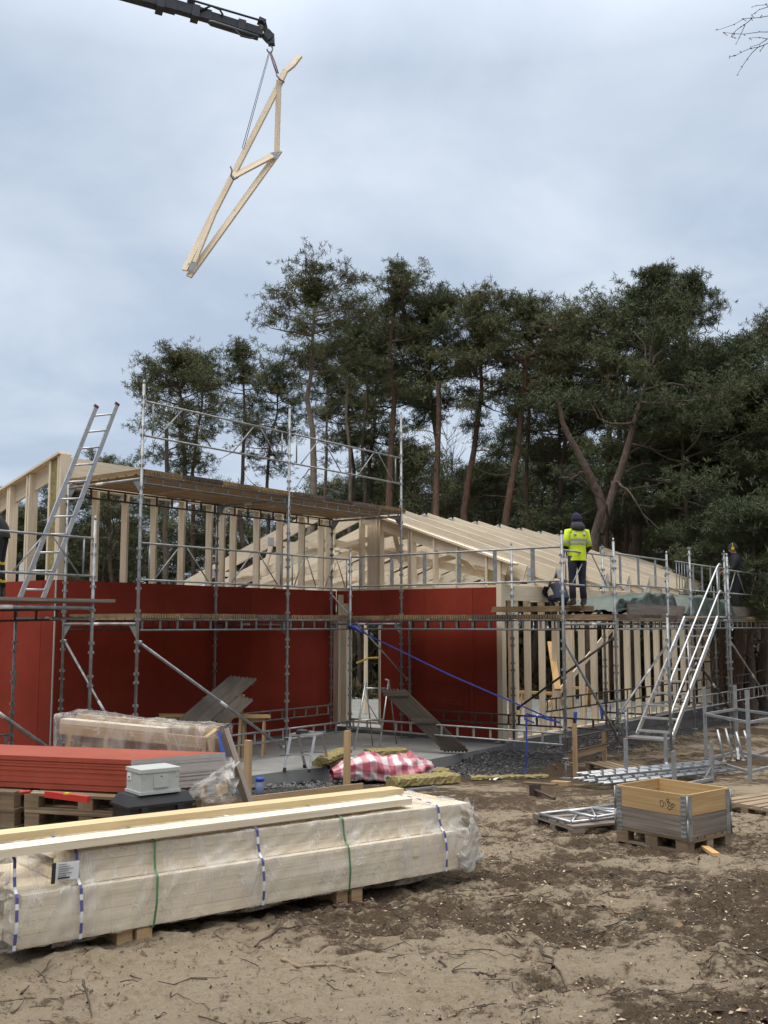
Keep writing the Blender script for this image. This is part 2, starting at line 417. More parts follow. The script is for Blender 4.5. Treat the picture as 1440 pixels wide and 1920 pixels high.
# ------------------------------------------------------------------ mesh builder
class MB:
    """collects boxes, beams and tubes; build() links them as ONE mesh object"""
    def __init__(self):
        self.v = []; self.f = []; self.uv = []; self.mi = []; self.sm = []

    def poly(self, pts, uvs=None, mi=0, smooth=False):
        i = len(self.v)
        self.v += [tuple(map(float, p)) for p in pts]
        self.f.append(tuple(range(i, i + len(pts))))
        self.uv += uvs if uvs else [(p[0] + p[2], p[1] + p[2]) for p in pts]
        self.mi.append(mi); self.sm.append(smooth)

    def faces(self, verts, faces, mi=0, smooth=False, uvf=None):
        i = len(self.v)
        self.v += [tuple(map(float, p)) for p in verts]
        for f in faces:
            self.f.append(tuple(i + k for k in f))
            self.uv += [(uvf(verts[k]) if uvf else (verts[k][0], verts[k][1])) for k in f]
            self.mi.append(mi); self.sm.append(smooth)

    def beam(self, p, q, w, h, up=(0, 0, 1), mi=0, cut0=0.0, cut1=0.0):
        """rectangular bar from p to q; w across, h along up. cut0/cut1 skew the ends along the bar per unit of h"""
        p = np.array(p, float); q = np.array(q, float)
        d = q - p; L = np.linalg.norm(d)
        if L < 1e-6: return
        d = d / L
        up = np.array(up, float)
        s = np.cross(d, up)
        if np.linalg.norm(s) < 1e-5:
            s = np.cross(d, np.array([1.0, 0, 0]))
        s /= np.linalg.norm(s); u = np.cross(s, d)
        o = random.random() * 40; o2 = random.random() * 40
        P = []
        for e, (base, cut) in enumerate(((p, cut0), (q, cut1))):
            for a, b in ((-1, -1), (1, -1), (1, 1), (-1, 1)):
                P.append(base + s * a * w / 2 + u * b * h / 2 + d * (cut * b * h / 2))
        i = len(self.v)
        self.v += [tuple(x) for x in P]
        per = [0, w, w + h, 2 * w + h, 2 * w + 2 * h]
        for k in range(4):
            k2 = (k + 1) % 4
            self.f.append((i + k, i + k2, i + 4 + k2, i + 4 + k))
            self.uv += [(o, o2 + per[k]), (o, o2 + per[k + 1]), (o + L, o2 + per[k + 1]), (o + L, o2 + per[k])]
            self.mi.append(mi); self.sm.append(False)
        for fc in ((3, 2, 1, 0), (4, 5, 6, 7)):
            self.f.append(tuple(i + k for k in fc))
            self.uv += [(o, o2), (o + w * .3, o2), (o + w * .3, o2 + h), (o, o2 + h)]
            self.mi.append(mi); self.sm.append(False)

    def box(self, c, s, rz=0.0, mi=0, long='x'):
        cx, cy, cz = c; sx, sy, sz = s
        cs, sn = math.cos(rz), math.sin(rz)
        if long == 'x':
            dx = np.array([cs, sn, 0]) * sx / 2
            self.beam(np.array(c) - dx, np.array(c) + dx, sy, sz, mi=mi)
        elif long == 'y':
            dy = np.array([-sn, cs, 0]) * sy / 2
            self.beam(np.array(c) - dy, np.array(c) + dy, sx, sz, mi=mi)
        else:
            dz = np.array([0, 0, sz / 2])
            self.beam(np.array(c) - dz, np.array(c) + dz, sx, sy, up=(-sn, cs, 0), mi=mi)

    def tube(self, pts, r, n=8, mi=0, caps=True, smooth=True):
        """round bar through pts; r is a number or one radius per point"""
        pts = [np.array(p, float) for p in pts]
        m = len(pts)
        rr = [r] * m if np.isscalar(r) else list(r)
        i = len(self.v)
        ref = None
        o = random.random() * 30
        Lacc = 0; Ls = []
        for k in range(m):
            if k == 0: t = pts[1] - pts[0]
            elif k == m - 1: t = pts[-1] - pts[-2]
            else: t = pts[k + 1] - pts[k - 1]
            t = t / (np.linalg.norm(t) + 1e-9)
            if ref is None:
                ref = np.cross(t, np.array([0.0, 0, 1]))
                if np.linalg.norm(ref) < 1e-3: ref = np.array([1.0, 0, 0])
            ref = ref - t * (ref @ t); ref /= np.linalg.norm(ref) + 1e-9
            s2 = np.cross(t, ref)
            if k: Lacc += np.linalg.norm(pts[k] - pts[k - 1])
            Ls.append(Lacc)
            for a in range(n):
                an = 2 * math.pi * a / n
                self.v.append(tuple(pts[k] + (ref * math.cos(an) + s2 * math.sin(an)) * rr[k]))
        for k in range(m - 1):
            for a in range(n):
                a2 = (a + 1) % n
                self.f.append((i + k * n + a, i + k * n + a2, i + (k + 1) * n + a2, i + (k + 1) * n + a))
                self.uv += [(o + Ls[k], a / n * .3), (o + Ls[k], (a + 1) / n * .3), (o + Ls[k + 1], (a + 1) / n * .3), (o + Ls[k + 1], a / n * .3)]
                self.mi.append(mi); self.sm.append(smooth)
        if caps:
            for base, rev in ((i, True), (i + (m - 1) * n, False)):
                f = list(range(base, base + n))
                if rev: f.reverse()
                self.f.append(tuple(f)); self.uv += [(0, 0)] * n
                self.mi.append(mi); self.sm.append(False)

    def strip(self, pts, w, side, t=0.004, mi=0):
        """flat band of width w through pts; side = width direction"""
        side = np.array(side, float); side /= np.linalg.norm(side)
        pts = [np.array(p, float) for p in pts]
        for p, q in zip(pts[:-1], pts[1:]):
            d = q - p
            nn = np.cross(side, d); nn /= np.linalg.norm(nn) + 1e-9
            self.beam(p, q, w, t, up=nn, mi=mi)

    def grid(self, P, mi=0, smooth=True, uv=None):
        """P[i][j] = points"""
        ni, nj = len(P), len(P[0])
        i0 = len(self.v)
        for row in P:
            self.v += [tuple(map(float, p)) for p in row]
        for i in range(ni - 1):
            for j in range(nj - 1):
                self.f.append((i0 + i * nj + j, i0 + (i + 1) * nj + j, i0 + (i + 1) * nj + j + 1, i0 + i * nj + j + 1))
                for (a, b) in ((i, j), (i + 1, j), (i + 1, j + 1), (i, j + 1)):
                    self.uv.append(uv(a, b) if uv else (a * 0.05, b * 0.05))
                self.mi.append(mi); self.sm.append(smooth)

    def build(self, name, mats, parent=None, off=(0, 0, 0), xf=None):
        me = bpy.data.meshes.new(name)
        V = np.array(self.v, float) - np.array(off, float)
        if xf is not None: V = np.array([xf(p) for p in V])
        me.from_pydata([tuple(p) for p in V], [], self.f)
        ul = me.uv_layers.new(name='UVMap')
        ul.data.foreach_set('uv', np.array(self.uv, np.float32).ravel())
        me.polygons.foreach_set('material_index', np.array(self.mi, np.int32))
        me.polygons.foreach_set('use_smooth', np.array(self.sm, bool))
        if not isinstance(mats, (list, tuple)): mats = [mats]
        for m in mats: me.materials.append(m)
        me.update()
        o = bpy.data.objects.new(name, me)
        COL.objects.link(o)
        if parent: o.parent = parent
        return o

def tag(o, label=None, cat=None, group=None, kind=None):
    if label: o['label'] = label
    if cat: o['category'] = cat
    if group: o['group'] = group
    if kind: o['kind'] = kind
    return o

def thing(name, label, cat, loc=(0, 0, 0), rz=0.0, group=None, rot=None):
    o = bpy.data.objects.new(name, None)
    o.empty_display_size = 0.2
    COL.objects.link(o)
    o.location = tuple(float(x) for x in loc)
    o.rotation_euler = rot if rot else (0, 0, rz)
    return tag(o, label, cat, group)

def copy_thing(o, loc, rz, label, group=None, scale=None):
    def rec(s, parent):
        c = s.copy(); COL.objects.link(c)
        if parent is not None: c.parent = parent
        for ch in list(s.children): rec(ch, c)
        return c
    c = rec(o, None)
    c.location = tuple(float(x) for x in loc); c.rotation_euler = (0, 0, rz)
    if scale: c.scale = scale
    c['label'] = label
    if group: c['group'] = group
    return c

def raw_mesh(name, verts, faces, mat, parent=None, smooth=False, attr=None):
    me = bpy.data.meshes.new(name)
    nv, nf, k = len(verts), len(faces), faces.shape[1]
    me.vertices.add(nv); me.vertices.foreach_set('co', np.asarray(verts, np.float32).ravel())
    me.loops.add(nf * k); me.loops.foreach_set('vertex_index', np.asarray(faces, np.int32).ravel())
    me.polygons.add(nf); me.polygons.foreach_set('loop_start', np.arange(0, nf * k, k, dtype=np.int32))
    if smooth: me.polygons.foreach_set('use_smooth', np.ones(nf, bool))
    for m in (mat if isinstance(mat, (list, tuple)) else [mat]): me.materials.append(m)
    if attr:
        for an, av in attr.items():
            a = me.attributes.new(an, 'FLOAT', 'POINT'); a.data.foreach_set('value', np.asarray(av, np.float32))
    me.update(calc_edges=True)
    o = bpy.data.objects.new(name, me); COL.objects.link(o)
    if parent: o.parent = parent
    return o

# ================================================================== GROUND
def axis(segs):
    out = []
    for a, b, n in segs:
        out += list(np.linspace(a, b, n, endpoint=False))
    out.append(segs[-1][1])
    return np.array(out)

gx = axis([(-260, -40, 14), (-40, -9, 30), (-9, -4, 60), (-4, 5.2, 300), (5.2, 12, 90), (12, 60, 40), (60, 260, 12)])
gy = axis([(-40, 2, 20), (2, 4.2, 40), (4.2, 12, 330), (12, 22, 170), (22, 40, 40), (40, 420, 30)])
GXX, GYY = np.meshgrid(gx, gy)
GZZ = ground_h(GXX, GYY)
mudv = mud_mask(GXX, GYY)
qb = (GXX - OB[0]) * VN[0] + (GYY - OB[1]) * VN[1]
qa = (GXX - OB[0]) * VA[0] + (GYY - OB[1]) * VA[1]
inside = ((qb > -12) & (qb < 2.45) & (qa > -5.6) & (qa < 15.6) & ~((qa < 2) & (qb > -1.9) & (qb < 3)))
slab_in = (qa < 2.2) & (qa > -5.6) & (qb < 1.9) & (qb > -2.2)
GZZ = np.where(inside | slab_in, np.minimum(GZZ, -0.05), GZZ)
gr = np.exp(-((np.clip(qb - 3.2, 0, 9) / 0.8) ** 2)) * (qb > 2.2) * np.clip((qa + 1.5) / 1.0, 0, 1)
gr2 = np.exp(-((np.clip(qb - 2.2, 0, 9) / 0.5) ** 2)) * (qb > 1.0) * (qa < 0.5) * (qa > -5.5)
gravelv = np.clip(np.maximum(gr, gr2), 0, 1)
forest = np.clip((GYY - 33) / 6, 0, 1)
ny_, nx_ = GXX.shape
gverts = np.stack([GXX.ravel(), GYY.ravel(), GZZ.ravel()], 1)
idx = np.arange(nx_ * ny_).reshape(ny_, nx_)
gfaces = np.stack([idx[:-1, :-1].ravel(), idx[:-1, 1:].ravel(), idx[1:, 1:].ravel(), idx[1:, :-1].ravel()], 1)

def ground_mat():
    m, n, l, b = new_mat('site_ground')
    def attr(nm):
        a = n.new('ShaderNodeAttribute'); a.attribute_name = nm; return a.outputs['Fac']
    tc = n.new('ShaderNodeTexCoord')
    def noise(s, d, ro=0.6):  # scale, octaves, roughness
        x = n.new('ShaderNodeTexNoise'); x.inputs['Scale'].default_value = s; x.inputs['Detail'].default_value = d
        x.inputs['Roughness'].default_value = ro
        l.new(tc.outputs['Object'], x.inputs['Vector']); return x.outputs['Fac']
    def math_(op, a, bb):
        x = n.new('ShaderNodeMath'); x.operation = op
        for i, s in enumerate((a, bb)):
            if isinstance(s, (int, float)): x.inputs[i].default_value = s
            else: l.new(s, x.inputs[i])
        return x.outputs[0]
    def mix(f, a, c):
        x = n.new('ShaderNodeMix'); x.data_type = 'RGBA'
        l.new(f, x.inputs['Factor']); l.new(a, x.inputs['A']); l.new(c, x.inputs['B'])
        return x.outputs['Result']
    n1, n2, n3 = noise(9, 10, 0.72), noise(30, 6, 0.74), noise(140, 3, 0.7)
    sand = ramp(n, [(0.28, (0.27, 0.20, 0.125)), (0.48, (0.57, 0.465, 0.33)), (0.70, (0.72, 0.62, 0.47))])
    l.new(math_('ADD', math_('MULTIPLY', n1, 0.6), math_('MULTIPLY', n2, 0.4)), sand.inputs['Fac'])
    mud = ramp(n, [(0.3, (0.055, 0.040, 0.027)), (0.52, (0.175, 0.128, 0.085)), (0.74, (0.34, 0.26, 0.18))])
    l.new(math_('ADD', math_('MULTIPLY', n2, 0.55), math_('MULTIPLY', n3, 0.45)), mud.inputs['Fac'])
    f = math_('ADD', attr('mud'), math_('MULTIPLY', math_('SUBTRACT', n1, 0.5), 2.0))
    f = math_('ADD', f, math_('MULTIPLY', math_('SUBTRACT', n2, 0.5), 1.9))
    fr = ramp(n, [(0.26, (0, 0, 0)), (0.66, (1, 1, 1))]); l.new(f, fr.inputs['Fac'])
    c = mix(fr.outputs['Color'], sand.outputs['Color'], mud.outputs['Color'])
    gv = n.new('ShaderNodeTexVoronoi'); gv.inputs['Scale'].default_value = 26; l.new(tc.outputs['Object'], gv.inputs['Vector'])
    gvr = ramp(n, [(0.0, (0.055, 0.055, 0.06)), (0.5, (0.12, 0.12, 0.125)), (1.0, (0.23, 0.225, 0.22))])
    sx = n.new('ShaderNodeSeparateColor'); l.new(gv.outputs['Color'], sx.inputs[0]); l.new(sx.outputs[0], gvr.inputs['Fac'])
    gf = ramp(n, [(0.40, (0, 0, 0)), (0.60, (1, 1, 1))])
    l.new(math_('ADD', attr('gravel'), math_('MULTIPLY', math_('SUBTRACT', n1, 0.5), 0.9)), gf.inputs['Fac'])
    c = mix(gf.outputs['Color'], c, gvr.outputs['Color'])
    ff = ramp(n, [(0.3, (0, 0, 0)), (0.7, (1, 1, 1))]); l.new(attr('forest'), ff.inputs['Fac'])
    fl = ramp(n, [(0.3, (0.035, 0.035, 0.018)), (0.7, (0.11, 0.085, 0.045))]); l.new(n1, fl.inputs['Fac'])
    c = mix(ff.outputs['Color'], c, fl.outputs['Color'])
    l.new(c, b.inputs['Base Color'])
    b.inputs['Roughness'].default_value = 0.95
    b.inputs['Specular IOR Level'].default_value = 0.15
    h = math_('ADD', math_('MULTIPLY', n2, 0.8), math_('MULTIPLY', n3, 0.5))
    h = math_('ADD', h, math_('MULTIPLY', gv.outputs['Distance'], math_('MULTIPLY', attr('gravel'), -1.2)))
    bp = n.new('ShaderNodeBump'); bp.inputs['Strength'].default_value = 1.0; bp.inputs['Distance'].default_value = 0.10
    l.new(h, bp.inputs['Height']); l.new(bp.outputs[0], b.inputs['Normal'])
    return m

M_GROUND = ground_mat()
g = raw_mesh('ground', gverts, gfaces, M_GROUND, smooth=True,
             attr={'mud': mudv.ravel(), 'gravel': gravelv.ravel(), 'forest': forest.ravel()})
tag(g, kind='structure')

# ================================================================== HOUSE
# local axes of the house frame: x = b (across), y = a (along), z up
OFF = {}
def hthing(name, label, cat, b0, a0, z0=0.0, group=None):
    t = thing(name, label, cat, wpt(b0, a0, z0), -TH, group)
    OFF[t.name] = (b0, a0, z0)
    return t

def wthing(name, label, cat, loc, group=None):
    t = thing(name, label, cat, loc, 0, group)
    OFF[t.name] = tuple(float(x) for x in loc)
    return t

def part(mb, name, mat, t):
    """child of t; mb is in the frame the thing was declared in"""
    return mb.build(name, mat, t, OFF[t.name])

def sub(mb, name, mat, p):
    return mb.build(name, mat, p, OFF[p.parent.name])

BL, AL = -2.1, -5.5            # recess wall plane (b) and left front plane (a)
AR, BR = 2.1, 2.3              # right front plane (a) and right side plane (b)
ZT, ZF = 3.39, 0.20            # top of the red boards, top of the foundation
A_END = 15.3

# concrete terrace slab in the recess
mb = MB()
poly = [(-2.28, AR - .03), (BR + .12, AR - .03), (2.42, -0.7), (1.32, -3.3), (1.1, -5.2), (-2.28, -5.2)]
top = [(x, y, ZF) for x, y in poly]; bot = [(x, y, -0.3) for x, y in poly]
mb.poly(top)
for i in range(len(poly)):
    j = (i + 1) % len(poly)
    mb.poly([bot[j], bot[i], top[i], top[j]])
slab = mb.build('concrete_slab', M_CONC, None, (0, 0, 0))
slab.location = tuple(OB); slab.rotation_euler = (0, 0, -TH)
tag(slab, kind='structure')

house = hthing('timber_house', 'timber house under construction with red wall boards, bare studs and open roof trusses', 'house', 0, AR)

# foundation of the right wing and upstand under the recess walls
mb = MB()
mb.beam((BR - .12, AR + .02, -0.05), (BR - .12, A_END, -0.05), 0.30, 0.54)
part(mb, 'foundation', M_CONCW, house)
mb = MB()
mb.beam((-12, AL + .14, 0.03), (BL - .02, AL + .14, 0.03), 0.24, 0.46)
mb.beam((BL - .13, AL + .262, 0.105), (BL - .13, AR, 0.105), 0.24, 0.40)
mb.beam((BL - .002, AR + .13, 0.105), (BR - .275, AR + .13, 0.105), 0.24, 0.40)
part(mb, 'foundation', M_CONCW, house)
mb = MB()
mb.beam((-6, AR + .3, 0.1), (-6, A_END - .2, 0.1), 16.0 - .0, 0.12)
o_ = part(mb, 'floor_slab', M_CONC, house)

# red boards: each sheet is a part
def sheet_along(a0, a1, b, z0=ZF + .06, z1=ZT, t=.016, mat=None):
    m_ = MB(); m_.beam((b, a0 + .005, (z0 + z1) / 2), (b, a1 - .005, (z0 + z1) / 2), t, z1 - z0)
    return part(m_, 'wall_board', mat or M_RED, house)
def sheet_across(b0, b1, a, z0=ZF + .06, z1=ZT, t=.016, mat=None):
    m_ = MB(); m_.beam((b0 + .005, a, (z0 + z1) / 2), (b1 - .005, a, (z0 + z1) / 2), t, z1 - z0)
    return part(m_, 'wall_board', mat or M_RED, house)
for i, (s0, s1) in enumerate(((AL, -4.3), (-4.3, -3.1), (-3.1, -1.9), (-1.9, -.7), (-.7, .5), (.5, AR - .01))):
    sheet_along(s0, s1, BL + [.0, .002, .0, -.002, .001, 0][i])
for i, (s0, s1) in enumerate(((-9.7, -8.5), (-8.5, -7.3), (-7.3, -6.1), (-6.1, -4.9), (-4.9, -3.7), (-3.7, -2.5), (-2.5, BL - .012))):
    sheet_across(s0, s1, AL + [0, .002, 0][i % 3])
OP0, OP1 = -1.78, -0.86         # tall opening next to the inner corner
sheet_across(OP1 + .06, 0.42, AR); sheet_across(.42, 1.62, AR + .002); sheet_across(1.62, BR - .07, AR)
sheet_across(BL + .012, OP1 + .058, AR, z0=2.62)
# pale edge of the last left sheet
mb = MB(); mb.beam((BL - .004, AL - .011, .26), (BL - .004, AL - .011, ZT), .022, .02, up=(0, 1, 0)); part(mb, 'board_edge', M_PLASTER, house)

# printed words on two sheets, upside down and sideways as delivered
def lettering(body, loc, rot, size, mat, parent, name='printed_lettering', ext=0.0008):
    cu = bpy.data.curves.new(name, 'FONT')
    cu.body = body; cu.size = size; cu.align_x = 'CENTER'; cu.align_y = 'CENTER'; cu.extrude = ext
    tmp = bpy.data.objects.new(name + '_tmp', cu); COL.objects.link(tmp)
    dg = bpy.context.evaluated_depsgraph_get()
    me = bpy.data.meshes.new_from_object(tmp.evaluated_get(dg))
    bpy.data.objects.remove(tmp); bpy.data.curves.remove(cu)
    me.name = name; me.materials.clear(); me.materials.append(mat)
    o = bpy.data.objects.new(name, me); COL.objects.link(o)
    o.parent = parent; o.location = loc; o.rotation_euler = rot
    return o
def hloc(t, b, a, z):
    o = OFF[t.name]; return (b - o[0], a - o[1], z - o[2])
mb = MB(); mb.beam((.30, AR - .022, .83), (1.52, AR - .022, .83), .014, 1.12)
lean_sheet = part(mb, 'wall_board', M_RED, house)
lettering('pocioS', hloc(house, 1.02, AR - .032, .98), (R(90), R(180), 0), .235, M_MINK, house)
lettering('pocioS', hloc(house, BL + .0115, -4.85, 1.55), (R(90), R(90), R(90)), .26, M_MINK, house)

# studs
def stud(b, a, z0, z1, across=True, w=.045, d=.17, mat=None, top_cut=0):
    m_ = MB()
    if across:  # wide face towards -a (wall runs along a)
        m_.beam((b, a, z0), (b, a, z1), d, w, up=(0, 1, 0))
    else:       # wall runs along b
        m_.beam((b, a, z0), (b, a, z1), w, d, up=(0, 1, 0))
    return part(m_, 'stud', mat or M_WOOD, house)

ZP = 5.02
for a in (-4.66, -3.99, -3.3, -2.59, -1.85, -1.5, -1.17, -.47, .25, .98, 1.66, 1.93):
    stud(BL - .095, a, ZF + .06, ZP, True)
mb = MB(); mb.beam((BL - .095, AL + .2, ZP + .024), (BL - .095, AR + .15, ZP + .024), .17, .045); part(mb, 'top_plate', M_WOOD, house)
mb = MB(); mb.beam((BL - .095, AL + .02, ZP + .30), (BL - .095, -3.4, ZP + .30), .045, .50); part(mb, 'rim_beam', M_WOOD, house)
mb = MB(); mb.beam((BL - .34, AL + .08, ZP + .17), (BL - .34, -2.8, ZP + .17), .045, .22); part(mb, 'rim_beam', M_WOOD, house)

# left gable frame in the plane a = AL
def zl(b): return 5.62 + (b + 2.2) * .295
mb = MB(); mb.beam((-9.8, AL + .10, zl(-9.8) - .02), (-2.12, AL + .10, zl(-2.12) - .02), .27, .04); part(mb, 'top_plate', M_WOOD, house)
mb = MB(); mb.beam((-9.8, AL + .13, zl(-9.8) - .20), (-2.55, AL + .13, zl(-2.55) - .20), .045, .30); part(mb, 'rafter', M_WOOD, house)
for b in (-2.18, -2.42):
    stud(b, AL + .09, ZF + .06, zl(b) - .05, False, d=.18)
mb = MB(); mb.beam((-2.3, AL + .10, ZT), (-2.3, AL + .10, zl(-2.3) - .06), .19, .15, up=(0, 1, 0)); part(mb, 'insulation_strip', M_ROCK, house)
mb = MB(); mb.beam((-2.12, AL + .10, ZT), (-2.12, AL + .10, zl(-2.12) - .05), .06, .20, up=(0, 1, 0)); part(mb, 'corner_post', M_WOOD, house)
for b in (-3.02, -3.09, -3.62, -3.68, -4.25, -4.85, -5.5, -6.1, -6.7, -7.3):
    stud(b, AL + .09, ZF + .06, zl(b) - .05, False, d=.18)

# right gable frame in the plane a = AR and its roof trusses
RB, RZ = -2.42, 5.62
def zr(b): return RZ - (b - RB) * .345 if b > RB else RZ + (b - RB) * .355
mb = MB(); mb.beam((RB, AR + .08, RZ - .03), (2.62, AR + .08, zr(2.62) - .03), .22, .045); part(mb, 'top_plate', M_WOOD, house)
mb = MB(); mb.beam((RB - .02, AR + .09, RZ - .19), (2.42, AR + .09, zr(2.42) - .19), .045, .26); part(mb, 'rafter', M_WOOD, house)
for b in (-1.42, -.94, -.86, -.05, .03, .62, 1.21, 1.94):
    stud(b, AR + .10, ZF + .06 if b > OP1 else 2.62, zr(b) - .06, False)
stud(2.24, AR + .10, ZT - .03, zr(2.24) - .06, False, w=.10)
mb = MB(); mb.beam((2.09, AR + .12, ZT + .04), (2.09, AR + .12, zr(2.09) - .09), .28, .10, up=(0, 1, 0)); part(mb, 'insulation_strip', M_ROCK, house)
mb = MB(); mb.beam((BR - .04, AR + .075, ZF + .06), (BR - .04, AR + .075, ZT + .10), .12, .17, up=(0, 1, 0)); part(mb, 'corner_post', M_WOOD, house)
mb = MB(); mb.beam((BL, AR + .10, ZT + .022), (2.19, AR + .10, ZT + .022), .17, .044); part(mb, 'bottom_rail', M_WOOD, house)
stud(-1.05, AR + .12, 2.62, 4.85, False, w=.30, d=.20)
# frame of the tall opening
for b, w in ((OP1 + .02, .05), (OP0, .05)):
    mb = MB(); mb.beam((b, AR + .08, .42), (b, AR + .08, 2.6), w, .17, up=(0, 1, 0)); part(mb, 'opening_jamb', M_WOOD, house)
mb = MB(); mb.beam((OP0, AR + .06, .44), (OP1 + .06, AR + .06, .44), .22, .05); part(mb, 'opening_sill', M_WOOD, house)
# boxed post in the inner corner
mb = MB()
mb.beam((-1.99, AR - .09, .36), (-1.99, AR - .09, 2.72), .20, .022, up=(0, 1, 0))
mb.beam((-1.88, AR - .06, .40), (-1.88, AR - .06, 3.3), .022, .26, up=(0, 1, 0))
mb.beam((-1.79, AR - .02, .36), (-1.79, AR - .02, 3.1), .14, .14, up=(0, 1, 0))
part(mb, 'boxed_post', M_WOOD, house)

# right side wall, plane b = BR, studs along a
i = 0
a = AR + .62
while a < A_END:
    stud(BR - .10, a, ZF + .06, 3.42, True, d=.15, w=.045 if i % 3 else .09); i += 1; a += .66
mb = MB(); mb.beam((BR - .10, AR + .16, ZF + .04), (BR - .10, A_END, ZF + .04), .17, .045); part(mb, 'bottom_rail', M_WOOD, house)
mb = MB(); mb.beam((BR - .02, AR + .18, 3.28), (BR - .02, A_END, 3.28), .045, .32); part(mb, 'rim_beam', M_WOOD, house)
mb = MB(); mb.beam((BR - .135, AR + .16, 3.465), (BR - .135, A_END, 3.465), .17, .045); part(mb, 'top_plate', M_WOOD, house)

# roof trusses over the right wing, 1.2 m apart; each is one part
def truss(a, first=False):
    m_ = MB()
    w = .045
    m_.beam((RB, a, RZ - .17), (2.72, a, zr(2.72) - .17), w, .32)
    m_.beam((RB, a, RZ - .17), (-8.6, a, zr(-8.6) - .17), w, .32)
    m_.beam((-8.4, a + .048, 2.95), (RB, a + .048, 4.55), w, .20)
    m_.beam((RB, a + .048, 4.55), (2.55, a + .048, 3.52), w, .17)
    for b0, z0, b1, z1 in ((RB, 4.5, RB, RZ - .3), (-2.6, 4.5, -4.4, zr(-4.4) - .3), (-4.6, 4.05, -4.4, zr(-4.4) - .3), (-4.8, 3.9, -6.4, zr(-6.4) - .3),
                           (-2.2, 4.45, -.6, zr(-.6) - .3), (-.4, 4.0, -.6, zr(-.6) - .3), (.0, 3.9, 1.1, zr(1.1) - .3), (1.5, 3.75, 1.1, zr(1.1) - .3)):
        m_.beam((b0, a - .048, z0), (b1, a - .048, z1), w, .12, up=(0, 1, 0)) if False else m_.beam((b0, a - .048, z0), (b1, a - .048, z1), w, .12)
    m_.beam((2.17, a, 3.49), (2.17, a, zr(2.17) - .3), .12, w, up=(0, 1, 0))
    t = part(m_, 'roof_truss', M_WOOD, house)
    for b, z, s in ((-4.4, zr(-4.4) - .24, .20), (-6.4, zr(-6.4) - .24, .18), (RB, RZ - .16, .18), (2.17, zr(2.17) - .26, .17), (2.17, 3.56, .17), (1.1, zr(1.1) - .26, .16)):
        gp = MB(); gp.beam((b - s / 2, a - .077, z), (b + s / 2, a - .077, z), .006, s)
        sub(gp, 'gusset_plate', M_GUSSET, t)
a = AR + .30
while a < A_END - .2:
    truss(a); a += 1.30
# diagonal wind brace boards inside
mb = MB(); mb.beam((1.4, 5.2, .4), (1.9, 8.8, 2.7), .03, .14); part(mb, 'wind_brace', M_WOOD, house)
# partition framing deep inside the house
for b, a in ((-.6, 5.4), (.1, 5.4), (.8, 5.4), (-1.3, 5.4), (-3, 6.2), (-3.7, 6.2), (-4.4, 6.2), (-.9, 9), (.5, 9), (-1, 12), (.8, 12)):
    stud(b, a, .2, 3.3, False, d=.12)
for b0, b1, a in ((-1.5, 1.1, 5.4), (-4.6, -2.9, 6.2), (-1.8, 1.4, 9), (-2.6, 1.4, 12)):
    mb = MB(); mb.beam((b0, a, 3.33), (b1, a, 3.33), .12, .045); part(mb, 'partition_rail', M_WOOD, house)

# ================================================================== SCAFFOLDS
def standard(t, b, a, z0, z1, r=.026, jack=True, mat=None):
    m_ = MB()
    zs = z0 + (.34 if jack else 0)
    m_.tube([(b, a, zs), (b, a, z1)], r, 10)
    m_.tube([(b, a, z1 - .01), (b, a, z1 + .07)], r * .72, 8)
    z = math.ceil((zs - .2) / .5) * .5 + .2
    while z < z1 - .05:
        for dz, s in ((0, 1), (.14, 1)):
            for cx, cy in ((1, 0), (-1, 0), (0, 1), (0, -1)):
                m_.box((b + cx * .036, a + cy * .036, z + dz), (.026, .026, .04), long='z')
        z += .5
    o = part(m_, 'standard', mat or M_STEEL, t)
    if jack:
        j = MB()
        j.tube([(b, a, z0), (b, a, z0 + .36)], .017, 8)
        j.tube([(b, a, z0 + .325), (b, a, z0 + .343)], .062, 10)
        j.box((b, a, z0 + .006), (.15, .15, .012))
        sub(j, 'base_jack', mat or M_STEEL, o)
    return o

def lattice(t, p, q, h=.17, mat=None, step=.36, r=.017):
    p = np.array(p, float); q = np.array(q, float)
    d = q - p; L = np.linalg.norm(d); d /= L
    m_ = MB(); dz = np.array([0, 0, h])
    m_.tube([p, q], r, 8); m_.tube([p + dz, q + dz], r, 8)
    k = max(2, int(L / step)); 
    for i in range(k + 1):
        c = p + d * (.06 + (L - .12) * i / k)
        m_.beam(c, c + dz, .008, .045, up=d)
    return part(m_, 'lattice_beam', mat or M_STEEL, t)

def tube_part(t, name, p, q, r=.024, mat=None, sleeve=True):
    p = np.array(p, float); q = np.array(q, float)
    m_ = MB(); m_.tube([p, q], r, 10)
    if name == 'diagonal_brace':
        for e in (p, q):
            m_.tube([e - np.array([0, 0, .04]), e + np.array([0, 0, .04])], r * 1.5, 8)
    o = part(m_, name, mat or M_STEEL, t)
    if sleeve and np.linalg.norm(q - p) > 1.6:
        s = MB(); c = p + (q - p) * .55; d = (q - p) / np.linalg.norm(q - p)
        s.tube([c - d * .1, c + d * .1], r * 1.06, 10)
        sub(s, 'inventory_sticker', M_WHITE, o)
    return o

